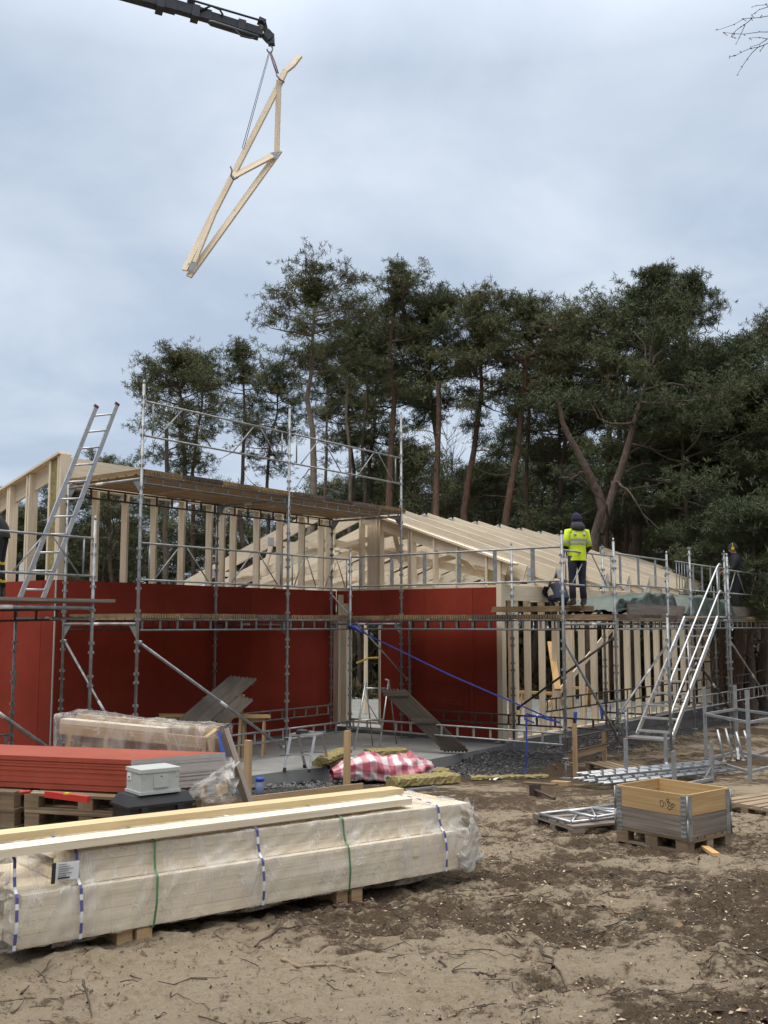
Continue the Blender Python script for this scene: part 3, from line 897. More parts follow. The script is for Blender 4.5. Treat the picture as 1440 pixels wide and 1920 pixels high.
def guard_diag(t, p, q, zt, zl_, n=2):
    """guard frame: two rails joined by V struts"""
    p = np.array([*p, 0.0]); q = np.array([*q, 0.0])
    L = np.linalg.norm(q - p); d = (q - p) / L
    p = p + d * .03; q = q - d * .03
    Z = np.array([0, 0, 1.0]); m_ = MB()
    m_.tube([p + Z * zt, q + Z * zt], .018, 8); m_.tube([p + Z * zl_, q + Z * zl_], .018, 8)
    for f in (.05, .95) if L > 1.6 else ():
        c = p + (q - p) * f; m_.tube([c + Z * zl_, c + Z * zt], .014, 8)
    for i in range(n):
        f0, f1, f2 = (i + .16) / n, (i + .47) / n, (i + .86) / n
        m_.tube([p + (q - p) * f0 + Z * zl_, p + (q - p) * f1 + Z * zt], .012, 6)
        m_.tube([p + (q - p) * (f1 + .08 / n) + Z * zt, p + (q - p) * f2 + Z * zl_], .012, 6)
    return part(m_, 'guard_frame', M_STEEL, t)

def guard_flat(t, p, q, zt, zl_, n=5, ends=True):
    """guard frame: two rails and broad flat uprights"""
    p = np.array([*p, 0.0]); q = np.array([*q, 0.0])
    L = np.linalg.norm(q - p); d = (q - p) / L
    p = p + d * .03; q = q - d * .03
    Z = np.array([0, 0, 1.0]); m_ = MB()
    m_.tube([p + Z * zt, q + Z * zt], .018, 8); m_.tube([p + Z * zl_, q + Z * zl_], .018, 8)
    for i in range(n):
        c = p + (q - p) * ((i + .3) / n)
        m_.beam(c + Z * (zl_ + .01), c + Z * (zt - .01), .075, .02, up=(-d[1], d[0], 0))
    return part(m_, 'guard_frame', M_STEEL, t)

M_UNDER = wood('deck_underside', (0.30, 0.21, 0.115), (0.46, 0.34, 0.205), knots=False)  # paler than the slats to imitate light bounced up from below
def deck(t, p, q, width, z, mats, seg=1.0, slat=.032, pitch=.052, h=.075):
    """timber decks: slats on edge across the run, each deck panel its own part"""
    p = np.array([*p, 0.0]); q = np.array([*q, 0.0]); width = np.array([*width, 0.0])
    L = np.linalg.norm(q - p); d = (q - p) / L; wd = width / np.linalg.norm(width)
    n = max(1, round(L / seg)); sl = L / n
    for i in range(n):
        m_ = MB()
        mat = mats[i % len(mats)]
        k = int((sl - .02) / pitch)
        ex = random.uniform(-.015, .015)
        dz = random.uniform(-.006, .006)
        for j in range(k):
            c = p + d * (i * sl + .012 + slat / 2 + j * pitch)
            jx = random.uniform(-.008, .008) + ex
            c = c + np.array([0, 0, z - h / 2 + dz])
            m_.beam(c - wd * (.02 + jx), c + width + wd * .02, slat, h)
        # boards nailed under the slats
        nb = max(2, int(np.linalg.norm(width) / .20))
        for j in range(nb):
            c = p + wd * (.055 + j * (np.linalg.norm(width) - .11) / (nb - 1)) + np.array([0, 0, z - h - .012 + dz])
            m_.beam(c + d * (i * sl + .006), c + d * (i * sl + sl - .006), .19 if 0 < j < nb - 1 else .11, .02, mi=1)
        part(m_, 'deck_panel', [mat, M_UNDER], t)

# --- scaffold in the recess and along the right wing -------------------------
P1, P2, P3 = (0.0, -5.45), (0.0, -1.89), (0.0, 1.78)
R1, R2, R3 = (-1.93, -5.45), (-1.93, -1.89), (-1.93, 1.72)
P4, P5, P6, P7, P8, P9 = (0, 0), (4.77, 0.0), (4.77, 2.19), (4.77, 4.92), (4.77, 8.68), (4.77, 12.2)
I4, I6, I7, I8 = (.13, 1.9), (2.62, 2.0), (3.3, 4.9), (3.3, 8.68)
ZD, ZB, ZUD = 2.80, 2.545, 5.15
sc1 = hthing('scaffold', 'tall steel scaffold with raised timber deck in front of the red recess walls', 'scaffold', 0, 0)
standard(sc1, *P1, .02, 6.55); standard(sc1, *P2, .2, 6.75); standard(sc1, *P3, .2, 7.25)
standard(sc1, *R1, .2, 5.05); standard(sc1, *R2, .2, 5.05); standard(sc1, *R3, .2, 5.05)
standard(sc1, *P4, .2, 4.10); standard(sc1, *P5, gz(17.5), 4.20); standard(sc1, *P6, -.02, 4.22)
standard(sc1, *I4, .2, 2.75); standard(sc1, *I6, -.02, 4.22)
# upper deck
deck(sc1, P1, (0, 1.95), (-1.95, 0), ZUD, [M_DECK, M_DECKD, M_DECK, M_DECK, M_DECKG, M_DECKD, M_DECKG], .98)
for p, q in ((P1, P2), (P2, P3)):
    lattice(sc1, (p[0] - .02, p[1] + .03, ZUD - .235), (q[0] - .02, q[1] - .03, ZUD - .235), h=.12, mat=M_STEELD, r=.015)
    guard_diag(sc1, p, q, 6.27, 5.70)
for p, q in ((R1, R2), (R2, R3)):
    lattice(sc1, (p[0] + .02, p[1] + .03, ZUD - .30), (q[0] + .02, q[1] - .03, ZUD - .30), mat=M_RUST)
for p, q in ((P1, R1), (P2, R2), (P3, R3)):
    tube_part(sc1, 'transom', (p[0] - .03, p[1], ZUD - .17), (q[0] + .03, q[1], ZUD - .17), .024)
    tube_part(sc1, 'transom', (p[0] - .03, p[1], ZD - .17), (q[0] + .03, q[1], ZD - .17), .024)
    for e, sgn in ((p, -1), (q, 1)):
        for zz in (ZUD - .17, ZD - .17):
            m_ = MB()
            m_.poly([(e[0] + sgn * .02, e[1] - .006, zz - .01), (e[0] + sgn * .22, e[1] - .006, zz - .01), (e[0] + sgn * .02, e[1] - .006, zz - .24)])
            m_.poly([(e[0] + sgn * .02, e[1] + .006, zz - .24), (e[0] + sgn * .22, e[1] + .006, zz - .01), (e[0] + sgn * .02, e[1] + .006, zz - .01)])
            part(m_, 'bracket', M_STEEL, sc1)
# lower deck: recess run, then the run in front of the right wing
deck(sc1, (0, -5.4), (0, .02), (-1.85, 0), ZD, [M_DECK, M_DECK, M_DECK, M_DECKG], .92)
deck(sc1, (.04, 0), (4.80, 0), (0, 1.85), ZD, [M_DECK, M_DECK, M_DECK, M_DECKG, M_DECK], .95)
for p, q in ((P1, P2), (P2, P4)):
    lattice(sc1, (p[0], p[1] + .03, ZD - .27), (q[0], q[1] - .03, ZD - .27), mat=M_STEELD)
    guard_diag(sc1, p, q, 3.935, 3.34)
    lattice(sc1, (p[0], p[1] + .03, .50), (q[0], q[1] - .03, .50), h=.19)
for p, q in ((R1, R2), (R2, R3)):
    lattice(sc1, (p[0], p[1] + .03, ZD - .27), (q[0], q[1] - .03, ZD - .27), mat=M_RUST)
    lattice(sc1, (p[0], p[1] + .03, .62), (q[0], q[1] - .03, .62), h=.19)
lattice(sc1, (.03, 0, ZD - .27), (4.74, 0, ZD - .27), mat=M_STEELD)
lattice(sc1, (.16, 1.9, ZD - .27), (2.59, 1.95, ZD - .27), mat=M_RUST)
lattice(sc1, (.03, 0, .55), (4.74, 0, .55), h=.19)
lattice(sc1, (.16, 1.9, .62), (2.59, 1.95, .62), h=.19, mat=M_RUST)
guard_flat(sc1, P4, P5, 3.985, 3.385, 6)
guard_diag(sc1, P5, P6, 3.93, 3.33, 1)
tube_part(sc1, 'transom', (4.77, .03, ZD - .17), (4.77, 2.16, ZD - .17), .026)
m_ = MB(); m_.beam((4.74, -.02, ZD - .05), (4.74, 2.25, ZD - .05), .03, .10); part(m_, 'edge_board', M_DECK, sc1)
tube_part(sc1, 'diagonal_brace', (0, -5.40, 2.33), (0, -1.98, .36), .027)
tube_part(sc1, 'diagonal_brace', (-1.9, -5.43, 2.33), (-.05, -5.43, .45), .022)
tube_part(sc1, 'diagonal_brace', (-1.88, 1.66, 3.30), (.10, 1.84, 1.45), .017, sleeve=False)
tube_part(sc1, 'diagonal_brace', (4.75, .05, 2.33), (4.77, 2.12, .55), .024, sleeve=False)
tube_part(sc1, 'diagonal_brace', (4.72, 2.16, 2.35), (2.70, 2.05, .95), .022, mat=M_RUST, sleeve=False)
lattice(sc1, (4.77, .03, .42), (4.77, 2.16, .42), h=.24, mat=M_RUST)
lattice(sc1, (4.74, 2.17, .62), (2.66, 2.03, .62), h=.18, mat=M_RUST)

# long run down the right side, seen end on
sc2 = hthing('scaffold', 'long low steel scaffold along the stud wall of the right wing, behind the stair', 'scaffold', 4.0, 6.0)
standard(sc2, *P7, -.02, 4.12); standard(sc2, *P8, -.02, 4.35); standard(sc2, *P9, -.02, 4.3)
standard(sc2, 4.77, 15.5, -.02, 4.2); standard(sc2, 4.77, 6.3, -.02, 4.28)
standard(sc2, *I7, -.02, 4.3); standard(sc2, *I8, -.02, 3.9, mat=M_RUST); standard(sc2, 3.3, 12.2, -.02, 3.6)
standard(sc2, 3.3, 15.5, -.02, 3.6)
deck(sc2, (4.80, 2.3), (4.80, 15.6), (-1.5, 0), ZD + .02, [M_DECKG, M_DECKD, M_DECKG, M_DECK], 1.1)
guard_flat(sc2, P6, P7, 3.99, 3.40, 3)
guard_flat(sc2, (4.77, 6.3), P8, 3.98, 3.38, 4)
guard_diag(sc2, P8, P9, 3.95, 3.38, 2); guard_diag(sc2, P9, (4.77, 15.5), 3.95, 3.38, 2)
for a0, a1 in ((2.25, 4.89), (4.95, 6.27), (6.33, 8.65), (8.71, 12.17), (12.23, 15.47)):
    lattice(sc2, (4.77, a0, ZD - .27), (4.77, a1, ZD - .27), mat=M_STEEL)
    lattice(sc2, (4.77, a0, .75), (4.77, a1, .75), h=.26, mat=M_STEEL)
for a0, a1 in ((2.1, 4.87), (4.93, 8.65), (8.71, 12.17), (12.23, 15.47)):
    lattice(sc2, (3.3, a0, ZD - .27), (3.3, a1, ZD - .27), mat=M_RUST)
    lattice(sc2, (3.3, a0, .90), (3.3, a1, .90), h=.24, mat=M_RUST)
for a0 in (4.9, 8.68, 12.2, 15.5):
    tube_part(sc2, 'transom', (3.33, a0, ZD - .17), (4.74, a0, ZD - .17), .024, sleeve=False)
    tube_part(sc2, 'transom', (3.33, a0, .70), (4.74, a0, .70), .020, mat=M_RUST, sleeve=False)
tube_part(sc2, 'diagonal_brace', (4.79, 2.25, .95), (4.79, 4.86, 2.25), .024)
tube_part(sc2, 'diagonal_brace', (4.77, 6.4, 1.9), (4.77, 8.6, .65), .024, mat=M_RUST)
tube_part(sc2, 'diagonal_brace', (4.77, 8.75, 2.3), (4.77, 12.1, .5), .022)
tube_part(sc2, 'diagonal_brace', (3.3, 8.75, .6), (3.3, 12.1, 2.4), .02, mat=M_RUST)
m_ = MB(); m_.beam((4.60, 3.2, ZD + .13), (4.60, 9.0, ZD + .13), .05, .20); part(m_, 'kick_board', M_GREY, sc2)
m_ = MB(); m_.beam((4.66, 9.6, ZD + .15), (4.66, 15.5, ZD + .15), .05, .24); part(m_, 'kick_board', M_GREY, sc2)

# low scaffold at the left picture edge
sc3 = hthing('scaffold', 'low steel scaffold at the left edge carrying a grey plank deck and the leaning ladder', 'scaffold', -1, -7.5)
PL = (.06, -6.38)
standard(sc3, *PL, gz(15.5), 4.22); standard(sc3, PL[0], -9.7, gz(12.9), 4.2); standard(sc3, -1.93, -6.38, .05, 2.9); standard(sc3, -1.93, -10.6, .2, 2.9)
guard_diag(sc3, (PL[0], -9.7), PL, 3.94, 3.36, 2)
tube_part(sc3, 'ledger', (PL[0] + .02, -9.66, 2.87), (PL[0] + .02, -6.42, 2.87), .030)
lattice(sc3, (-1.0, -9.7, 2.62), (-1.0, -6.2, 2.70), h=.16, mat=M_RUST)
lattice(sc3, (-1.93, -9.66, .66), (-1.93, -6.42, .66), h=.19); lattice(sc3, (-1.93, -9.66, .42), (-1.93, -6.42, .42), h=.19, mat=M_RUST)
tube_part(sc3, 'diagonal_brace', (PL[0], -9.62, 2.55), (PL[0], -6.5, .45), .030)
tube_part(sc3, 'transom', (PL[0], -6.38, 2.72), (-1.9, -6.38, 2.72), .024)
for k in range(9):
    m_ = MB(); y1 = -6.05 + random.uniform(-.12, .05)
    m_.beam((.02 - k * .24, -9.9, 2.985), (.02 - k * .24, y1, 2.985), .22, .05); part(m_, 'plank', M_GREY, sc3)

# ================================================================== TREES
def tube_arrays(paths, n=6):
    """paths: list of (pts, radii) -> verts, quad faces"""
    V = []; F = []; base = 0
    for pts, rad in paths:
        pts = np.asarray(pts, float); m = len(pts)
        t = np.gradient(pts, axis=0); t /= np.linalg.norm(t, axis=1)[:, None] + 1e-9
        ref = np.cross(t, np.array([0.31, 0.17, 0.93])); 
        bad = np.linalg.norm(ref, axis=1) < 0.15
        ref[bad] = np.cross(t[bad], np.array([1.0, 0.2, 0]))
        for k in range(1, m):   # keep the frame from flipping
            r = ref[k - 1] - t[k] * (ref[k - 1] @ t[k])
            if np.linalg.norm(r) > 1e-4: ref[k] = r
        ref /= np.linalg.norm(ref, axis=1)[:, None] + 1e-9
        s = np.cross(t, ref)
        an = np.arange(n) * 2 * math.pi / n
        ring = ref[:, None, :] * np.cos(an)[None, :, None] + s[:, None, :] * np.sin(an)[None, :, None]
        V.append((pts[:, None, :] + ring * np.asarray(rad)[:, None, None]).reshape(-1, 3))
        i = base + np.arange(m * n).reshape(m, n)
        a = i[:-1]; b = np.roll(i, -1, 1)[:-1]; c = np.roll(i, -1, 1)[1:]; d = i[1:]
        F.append(np.stack([a, b, c, d], -1).reshape(-1, 4)); base += m * n
    return np.concatenate(V), np.concatenate(F)

def wood_arrays(paths, n0=10, n1=5):
    """trunk (first path) and limbs grown into one body"""
    V, F = tube_arrays(paths[:1], n0); V2, F2 = tube_arrays(paths[1:], n1)
    return np.concatenate([V, V2]), np.concatenate([F, F2 + len(V)])

def tufts(pos, tint, rg, size=0.26, k=7, up=0.45, wid=0.095):
    """needle tufts: k narrow blades around every point"""
    n = len(pos)
    d = rg.normal(size=(n, k, 3)); d[..., 2] += up
    d /= np.linalg.norm(d, axis=2)[..., None]
    L = size * rg.uniform(.55, 1.15, (n, k, 1))
    s = np.cross(d, rg.normal(size=(n, k, 3))); s /= np.linalg.norm(s, axis=2)[..., None] + 1e-9
    p0 = pos[:, None, :] - d * L * .12
    w = L * wid
    a = p0 - s * w * .35; b = p0 + d * L * .6 - s * w * .5; c = p0 + d * L; e = p0 + d * L * .55 + s * w * .5
    V = np.stack([a, b, c, e], 2).reshape(-1, 3)
    F = np.arange(n * k * 4).reshape(-1, 4)
    T = np.repeat(np.clip(tint, 0, 1), k * 4)
    return V, F, T

def curve(p0, d0, L, n, rg, wob=.12, lift=0.0):
    """wandering polyline"""
    pts = [np.array(p0, float)]; d = np.array(d0, float); d /= np.linalg.norm(d)
    for i in range(n):
        d = d + rg.normal(size=3) * wob + np.array([0, 0, lift]); d /= np.linalg.norm(d)
        pts.append(pts[-1] + d * L / n)
    return np.array(pts)

def make_pine(name, label, base, top, zc, rad, seed, dense=1.0, bark=None, needle=None, r0=.2, group='pine trees behind the house',
              shape='round', lean=None, tsize=.22, dead=6, sides=13):
    """Scots pine: wandering trunk, whorls of rising limbs, needle pads on the outer twigs.
    base, top: points; zc: height where the crown starts; rad: crown radius"""
    rg = np.random.default_rng(seed)
    base = np.array(base, float); top = np.array(top, float) - base
    H = top[2]; zc = zc - base[2]
    m = 14
    tt = np.linspace(0, 1, m)
    wob = np.cumsum(rg.normal(size=(m, 2)) * .012 * H ** .8, 0); wob -= tt[:, None] * wob[-1]
    tr = np.stack([top[0] * tt ** 1.1 + wob[:, 0], top[1] * tt + wob[:, 1], H * tt], 1)
    if lean is not None: tr[:, 0] += lean * np.sin(tt * math.pi)
    rr = r0 * .82 * (1 - tt) ** .85 + .018
    rr[0] *= 1.25
    paths = [(tr, rr)]
    T = []; TI = []
    def trunk_at(z):
        return np.array([np.interp(z, tr[:, 2], tr[:, i]) for i in range(3)])
    z = zc; 
    az0 = rg.uniform(0, 6.28)
    while z < H * .965:
        t = (z - zc) / (H - zc)
        if shape == 'round': pr = .55 + .75 * math.sin(min(1, t * 1.05) * math.pi * .78) - .35 * t ** 3 - .25 * max(0, t - .8) * 3
        elif shape == 'cone': pr = 1.08 * (1 - t) ** .75 + .10
        else: pr = .45 + .6 * math.sin(t * math.pi)        # 'open'
        nb = rg.integers(3, 6)
        for j in range(nb):
            if shape == 'open' and rg.random() < .18: continue
            az = az0 + j * 6.283 / nb + rg.normal() * .35
            el = R(-12 + 46 * t ** 1.5 + rg.normal() * 9)
            L = rad * pr * rg.uniform(.62, 1.18)
            L = min(L, (H - z) * .9 / max(.2, math.sin(max(.1, el)))) if el > .3 else L
            if L < .25: L = .25
            d = np.array([math.cos(az) * math.cos(el), math.sin(az) * math.cos(el), math.sin(el)])
            pts = curve(trunk_at(z + rg.uniform(-.15, .15)), d, L, 6, rg, .16, .035)
            br = max(.012, r0 * .30 * (1 - .65 * t) * min(1.2, L / 2.2))
            paths.append((pts, np.linspace(br, .008, 7)))
            tb = rg.uniform(0, 1)
            ns = max(3, int(L * 3.4 * dense ** .5))
            for q in range(ns):
                f = rg.uniform(.30 if t < .75 else .15, 1.0) ** .8
                p = np.array([np.interp(f * 6, range(7), pts[:, i]) for i in range(3)])
                sd = rg.normal(size=3); sd[2] = abs(sd[2]) * .5 + .05
                sd += d * .7
                sl = L * rg.uniform(.16, .36) + .15
                tw = curve(p, sd, sl, 3, rg, .2, .05)
                if sl > .35: paths.append((tw, np.linspace(.011, .005, 4)))
                nt = int(rg.integers(11, 16) * dense)
                ff = rg.uniform(.25, 1.05, nt)
                pp = np.stack([np.interp(ff * 3, range(4), tw[:, i]) for i in range(3)], 1) + rg.normal(size=(nt, 3)) * np.array([.19, .19, .085])
                T.append(pp); TI.append(np.full(nt, tb * .55 + .1) + rg.uniform(0, .35, nt) + .12 * np.clip(pp[:, 2] - p[2], -.5, .8))
        az0 += rg.uniform(.6, 1.6)
        z += rg.uniform(.36, .62) * (1.25 - .5 * t) * (1.0 if shape != 'open' else 1.25) * max(.75, rad / 2.2)
    # the leader ends in a dense bunch of short shoots
    tip = tr[-1]
    for j in range(14):
        p = trunk_at(H * rg.uniform(.90, 1.0)); az = rg.uniform(0, 6.28); L = rad * rg.uniform(.18, .42) * (.5 if shape == 'cone' else 1)
        pts = curve(p, (math.cos(az), math.sin(az), rg.uniform(.2, .9)), L, 4, rg, .2); paths.append((pts, np.linspace(.014, .005, 5)))
        nt = int(46 * dense); ff = rg.uniform(.2, 1.05, nt); tb = rg.uniform(0, 1)
        T.append(np.stack([np.interp(ff * 4, range(5), pts[:, i]) for i in range(3)], 1) + rg.normal(size=(nt, 3)) * np.array([.17, .17, .09])); TI.append(np.full(nt, tb * .5 + .25) + rg.uniform(0, .3, nt))
    # bare dead limbs below the crown
    for j in range(dead):
        z = rg.uniform(max(1.5, zc * .45), zc)
        az = rg.uniform(0, 6.28)
        paths.append((curve(trunk_at(z), (math.cos(az), math.sin(az), rg.uniform(-.25, .3)), rg.uniform(.4, 1.9), 5, rg, .25), np.linspace(.026, .006, 6)))
    t_ = thing(name, label, 'tree', base, 0, group)
    OFF[t_.name] = tuple(base)
    V, F = wood_arrays(paths)
    raw_mesh('trunk', V, F, bark or M_BARK, t_, smooth=True)
    pos = np.concatenate(T); ti = np.concatenate(TI)
    V, F, Tn = tufts(pos, ti, rg, tsize, sides)
    raw_mesh('crown', V, F, needle or M_NEEDLE, t_, attr={'tint': Tn})
    return t_

def pine_px(label, ub, ut, vt, vc, wpx, D, seed, **k):
    b = at_y(ub, 1000, D); b[2] = -.1
    t = at_y(ut, vt, D); t[2] -= .45; c = at_y(ut, vc, D)
    return make_pine('pine_tree', label, b, t, c[2], wpx * .60 * D / FPX, seed, **k)

pine_px('bushy pine left of the deck, leftmost large crown above the scaffold rail', 330, 330, 640, 880, 125, 38, 11, dense=.85, r0=.2)
pine_px('thin leaning pine with open crown between the leftmost bushy pine and the tallest pine', 452, 455, 630, 800, 112, 40, 12, dense=.65, r0=.16, shape='open')
pine_px('small pine with forked stem low behind the upper scaffold rail', 352, 376, 652, 830, 95, 41, 13, dense=.75, r0=.15)
pine_px('tallest pine, with a pale bare trunk and a rounded airy crown', 568, 594, 482, 690, 140, 36, 14, dense=.85, r0=.24, bark=M_BARKP, dead=10)
pine_px('tall pine with two-tier crown right of the tallest round-crowned pine', 737, 742, 482, 720, 140, 37, 15, dense=.9, r0=.25, bark=M_BARKR, shape='open')
pine_px('dense dark pine crown shouldering the two-tier pine on its right', 800, 815, 535, 790, 150, 38, 16, dense=1.25, r0=.22, needle=M_NEEDLED)
pine_px('pine with straight reddish trunk rising above the roof ridge, rounded top', 863, 893, 545, 790, 125, 36, 17, dense=1.0, r0=.23, bark=M_BARKR, lean=.25)
pine_px('pine with crooked red trunk and spreading top above the middle of the roof', 930, 1004, 540, 760, 150, 35, 18, dense=.95, r0=.25, bark=M_BARKR, lean=-.35)
pine_px('grey-green pine with feathery top between the crooked pine and the big dark pine', 988, 1075, 590, 850, 170, 38, 19, dense=1.0, r0=.2)
pine_px('broad brownish pine merging into the left side of the big dark pine', 1142, 1165, 560, 800, 190, 37, 20, dense=1.15, r0=.26, bark=M_BARKR)
pine_px('big dark conical pine, the tallest dark crown on the right', 1180, 1232, 492, 930, 250, 34, 21, dense=1.45, r0=.28, needle=M_NEEDLED, shape='cone')
pine_px('second dark spire directly right of the big dark conical pine', 1240, 1297, 500, 960, 290, 35, 22, dense=1.45, r0=.26, needle=M_NEEDLED, shape='cone')
pine_px('pine with drooping dark limbs near the right picture edge', 1362, 1385, 640, 960, 220, 33, 23, dense=1.2, r0=.27, bark=M_BARKR, needle=M_NEEDLED)
pine_px('thin-topped pine cut by the right picture edge', 1470, 1450, 575, 900, 150, 36, 24, dense=.8, r0=.2, shape='open')
pine_px('low bushy pine poking above the left roof corner behind the ladder', 196, 193, 845, 960, 80, 55, 25, dense=1.0, r0=.16)
pine_px('pine of middle height in the gap right of the tallest pine', 640, 655, 610, 830, 120, 43, 26, dense=.75, r0=.16)
pine_px('slim pine beneath the tallest pine with a pale stem', 600, 610, 640, 850, 110, 42, 27, dense=.65, r0=.13, shape='open', bark=M_BARKP)
pine_px('dark pine filling the gap behind the reddish trunks', 690, 700, 590, 850, 150, 45, 28, dense=1.2, r0=.18, needle=M_NEEDLED)
pine_px('dark pine low behind the raised deck between two thin trunks', 512, 515, 670, 880, 105, 46, 29, dense=.75, r0=.15, needle=M_NEEDLED)
pine_px('dark spreading pine behind the worker in yellow', 1060, 1040, 660, 900, 170, 41, 30, dense=1.2, r0=.2, needle=M_NEEDLED)
pine_px('low dark pine right of the forked pale tree', 1275, 1270, 740, 980, 260, 31, 31, dense=1.35, r0=.2, needle=M_NEEDLED)
pine_px('low dark pine in front of the right edge pines', 1420, 1410, 690, 990, 230, 32, 32, dense=1.3, r0=.2, needle=M_NEEDLED)

pine_px('dark young pine with branches to the ground behind the tall stillage, right edge', 1405, 1412, 930, 1150, 150, 27, 41, dense=1.3, r0=.10, needle=M_NEEDLED)
pine_px('dark young pine low behind the worker with ear muffs', 1335, 1330, 960, 1140, 120, 30, 42, dense=1.3, r0=.10, needle=M_NEEDLED)
pine_px('dark young pine cut by the right picture edge, branched to the ground', 1475, 1470, 900, 1150, 150, 29, 43, dense=1.3, r0=.10, needle=M_NEEDLED)

# the leaning forked tree: two pale limbs, mostly bare
rg = np.random.default_rng(5)
D = 31.0
def px3(u, v, d=D): return at_y(u, v, d)
b0 = at_y(1103, 1000, D); b0[2] = -.1
fk = thing('forked_pine', 'forked pale-limbed pine leaning right, its two thick limbs dividing behind the worker', 'tree', b0, 0); OFF[fk.name] = tuple(b0)
def rel(pts): return np.array(pts) - b0
lim = [(rel([b0, px3(1108, 1060), px3(1118, 1000), px3(1130, 955), px3(1122, 925)]), [.19, .18, .17, .15, .14]),
       (rel([px3(1122, 925), px3(1105, 890), px3(1085, 850), px3(1065, 815), px3(1054, 790), px3(1050, 765), px3(1040, 735)]), [.13, .12, .105, .09, .075, .06, .035])]
V, F = tube_arrays([(lim[0][0], lim[0][1])], 10); raw_mesh('trunk', V, F, M_BARK, fk, smooth=True)
V, F = tube_arrays([(lim[1][0], lim[1][1])], 9); raw_mesh('limb', V, F, M_BARK, fk, smooth=True)
l2 = rel([px3(1125, 1000), px3(1140, 955), px3(1152, 915), px3(1168, 870), px3(1182, 820), px3(1192, 785), px3(1205, 740), px3(1215, 700), px3(1222, 650), px3(1228, 600)])
sm_ = []
for q0, q1, up in (((1168, 868), (1290, 800), .10), ((1180, 830), (1260, 815), .05), ((1200, 755), (1330, 745), .02), ((1205, 735), (1310, 730), .08), ((1190, 790), (1110, 760), .1),
                   ((1148, 925), (1290, 905), -.03), ((1150, 915), (1240, 880), .03), ((1100, 880), (1050, 895), .05), ((1140, 985), (1090, 900), .1), ((1155, 905), (1215, 985), -.1), ((1215, 700), (1255, 640), .1), ((1212, 710), (1190, 620), .1)):
    p = px3(*q0) ; q = px3(*q1, D + rg.uniform(-1.2, 1.2))
    n = 8; pts = np.linspace(p, q, n); pts += np.sin(np.linspace(0, math.pi, n))[:, None] * rg.normal(size=3) * .25
    pts += rg.normal(size=(n, 3)) * .035
    sm_.append((pts - b0, np.linspace(.05, .012, n)))
    for j in range(3):
        k = rg.integers(3, n - 1); sm_.append((curve(pts[k] - b0, (q - p) / np.linalg.norm(q - p) + rg.normal(size=3) * .6, rg.uniform(.4, 1.1), 4, rg, .2), np.linspace(.016, .005, 5)))
V, F = wood_arrays([(l2, [.15, .14, .13, .12, .10, .085, .07, .055, .04, .02])] + sm_, 9, 6); raw_mesh('limb', V, F, M_BARK, fk, smooth=True)
tp = []; 
for (u, v, n, s) in ((1235, 620, 260, .55), (1050, 745, 160, .5), (1300, 795, 120, .5), (1210, 760, 200, .6), (1265, 640, 200, .5)):
    tp.append(px3(u, v) - b0 + rg.normal(size=(n, 3)) * np.array([s, s, s * .45]))
tp = np.concatenate(tp); V, F, Tn = tufts(tp, rg.uniform(.1, .8, len(tp)), rg, .27, 7); raw_mesh('crown', V, F, M_NEEDLED, fk, attr={'tint': Tn})

# thin bare trunks and further pines in the wood behind: shared meshes
protos = []
for i in range(5):
    H_ = [15, 14, 12.5, 13.5, 11][i]
    p = make_pine('pine_tree', 'pine in the second row of the wood', (0, 60 + i, 0), ((-.4, .5, .2, -.6, .3)[i], 60 + i, H_), H_ * (.42, .5, .3, .45, .25)[i], (2.1, 1.9, 2.3, 2.2, 2.4)[i], 60 + i,
                  dense=.8, r0=.17, bark=(M_BARK, M_BARKR, M_BARK, M_BARKP, M_BARK)[i], needle=(M_NEEDLED, M_NEEDLE)[i % 2], group='pines in the second row of the wood', tsize=.36, sides=5, dead=8)
    protos.append(p)
rg = np.random.default_rng(99)
spots = []
for u in np.linspace(-90, 235, 17): spots.append((u + rg.uniform(-9, 9), rg.uniform(43, 52), rg.uniform(.46, .58)))
for u in np.linspace(-120, 120, 9): spots.append((u + rg.uniform(-9, 9), rg.uniform(37, 43), rg.uniform(.50, .58)))
for u in np.linspace(250, 640, 12): spots.append((u + rg.uniform(-10, 10), rg.uniform(50, 62), rg.uniform(.52, .78)))
for u in np.linspace(660, 1480, 34): spots.append((u + rg.uniform(-9, 9), rg.uniform(44, 60), rg.uniform(.62, .95)))
for u in np.linspace(700, 1460, 12): spots.append((u + rg.uniform(-15, 15), rg.uniform(38, 43), rg.uniform(.40, .62)))
TREE_N = 0
for i, (u, d, s) in enumerate(spots):
    b = at_y(u, 1000, d); b[2] = -.15
    side = 'left, behind the bare gable studs' if u < 240 else ('centre, behind the raised deck' if u < 650 else ('centre right, behind the roof trusses' if u < 1000 else 'right, behind the long scaffold'))
    lab = 'distant %s pine of the background wood, %s' % (('dark narrow', 'grey-green slim', 'bushy dark', 'pale-stemmed', 'low spreading')[i % 5], side)
    k = i % 5
    if i < 5:
        c = protos[k]; c.location = tuple(b); c.rotation_euler = (0, 0, rg.uniform(0, 6.28)); c['label'] = lab; c.scale = (s * 1.1, s * 1.1, s)
    else:
        c = copy_thing(protos[k], b, rg.uniform(0, 6.28), lab, scale=(s * 1.1, s * 1.1, s))

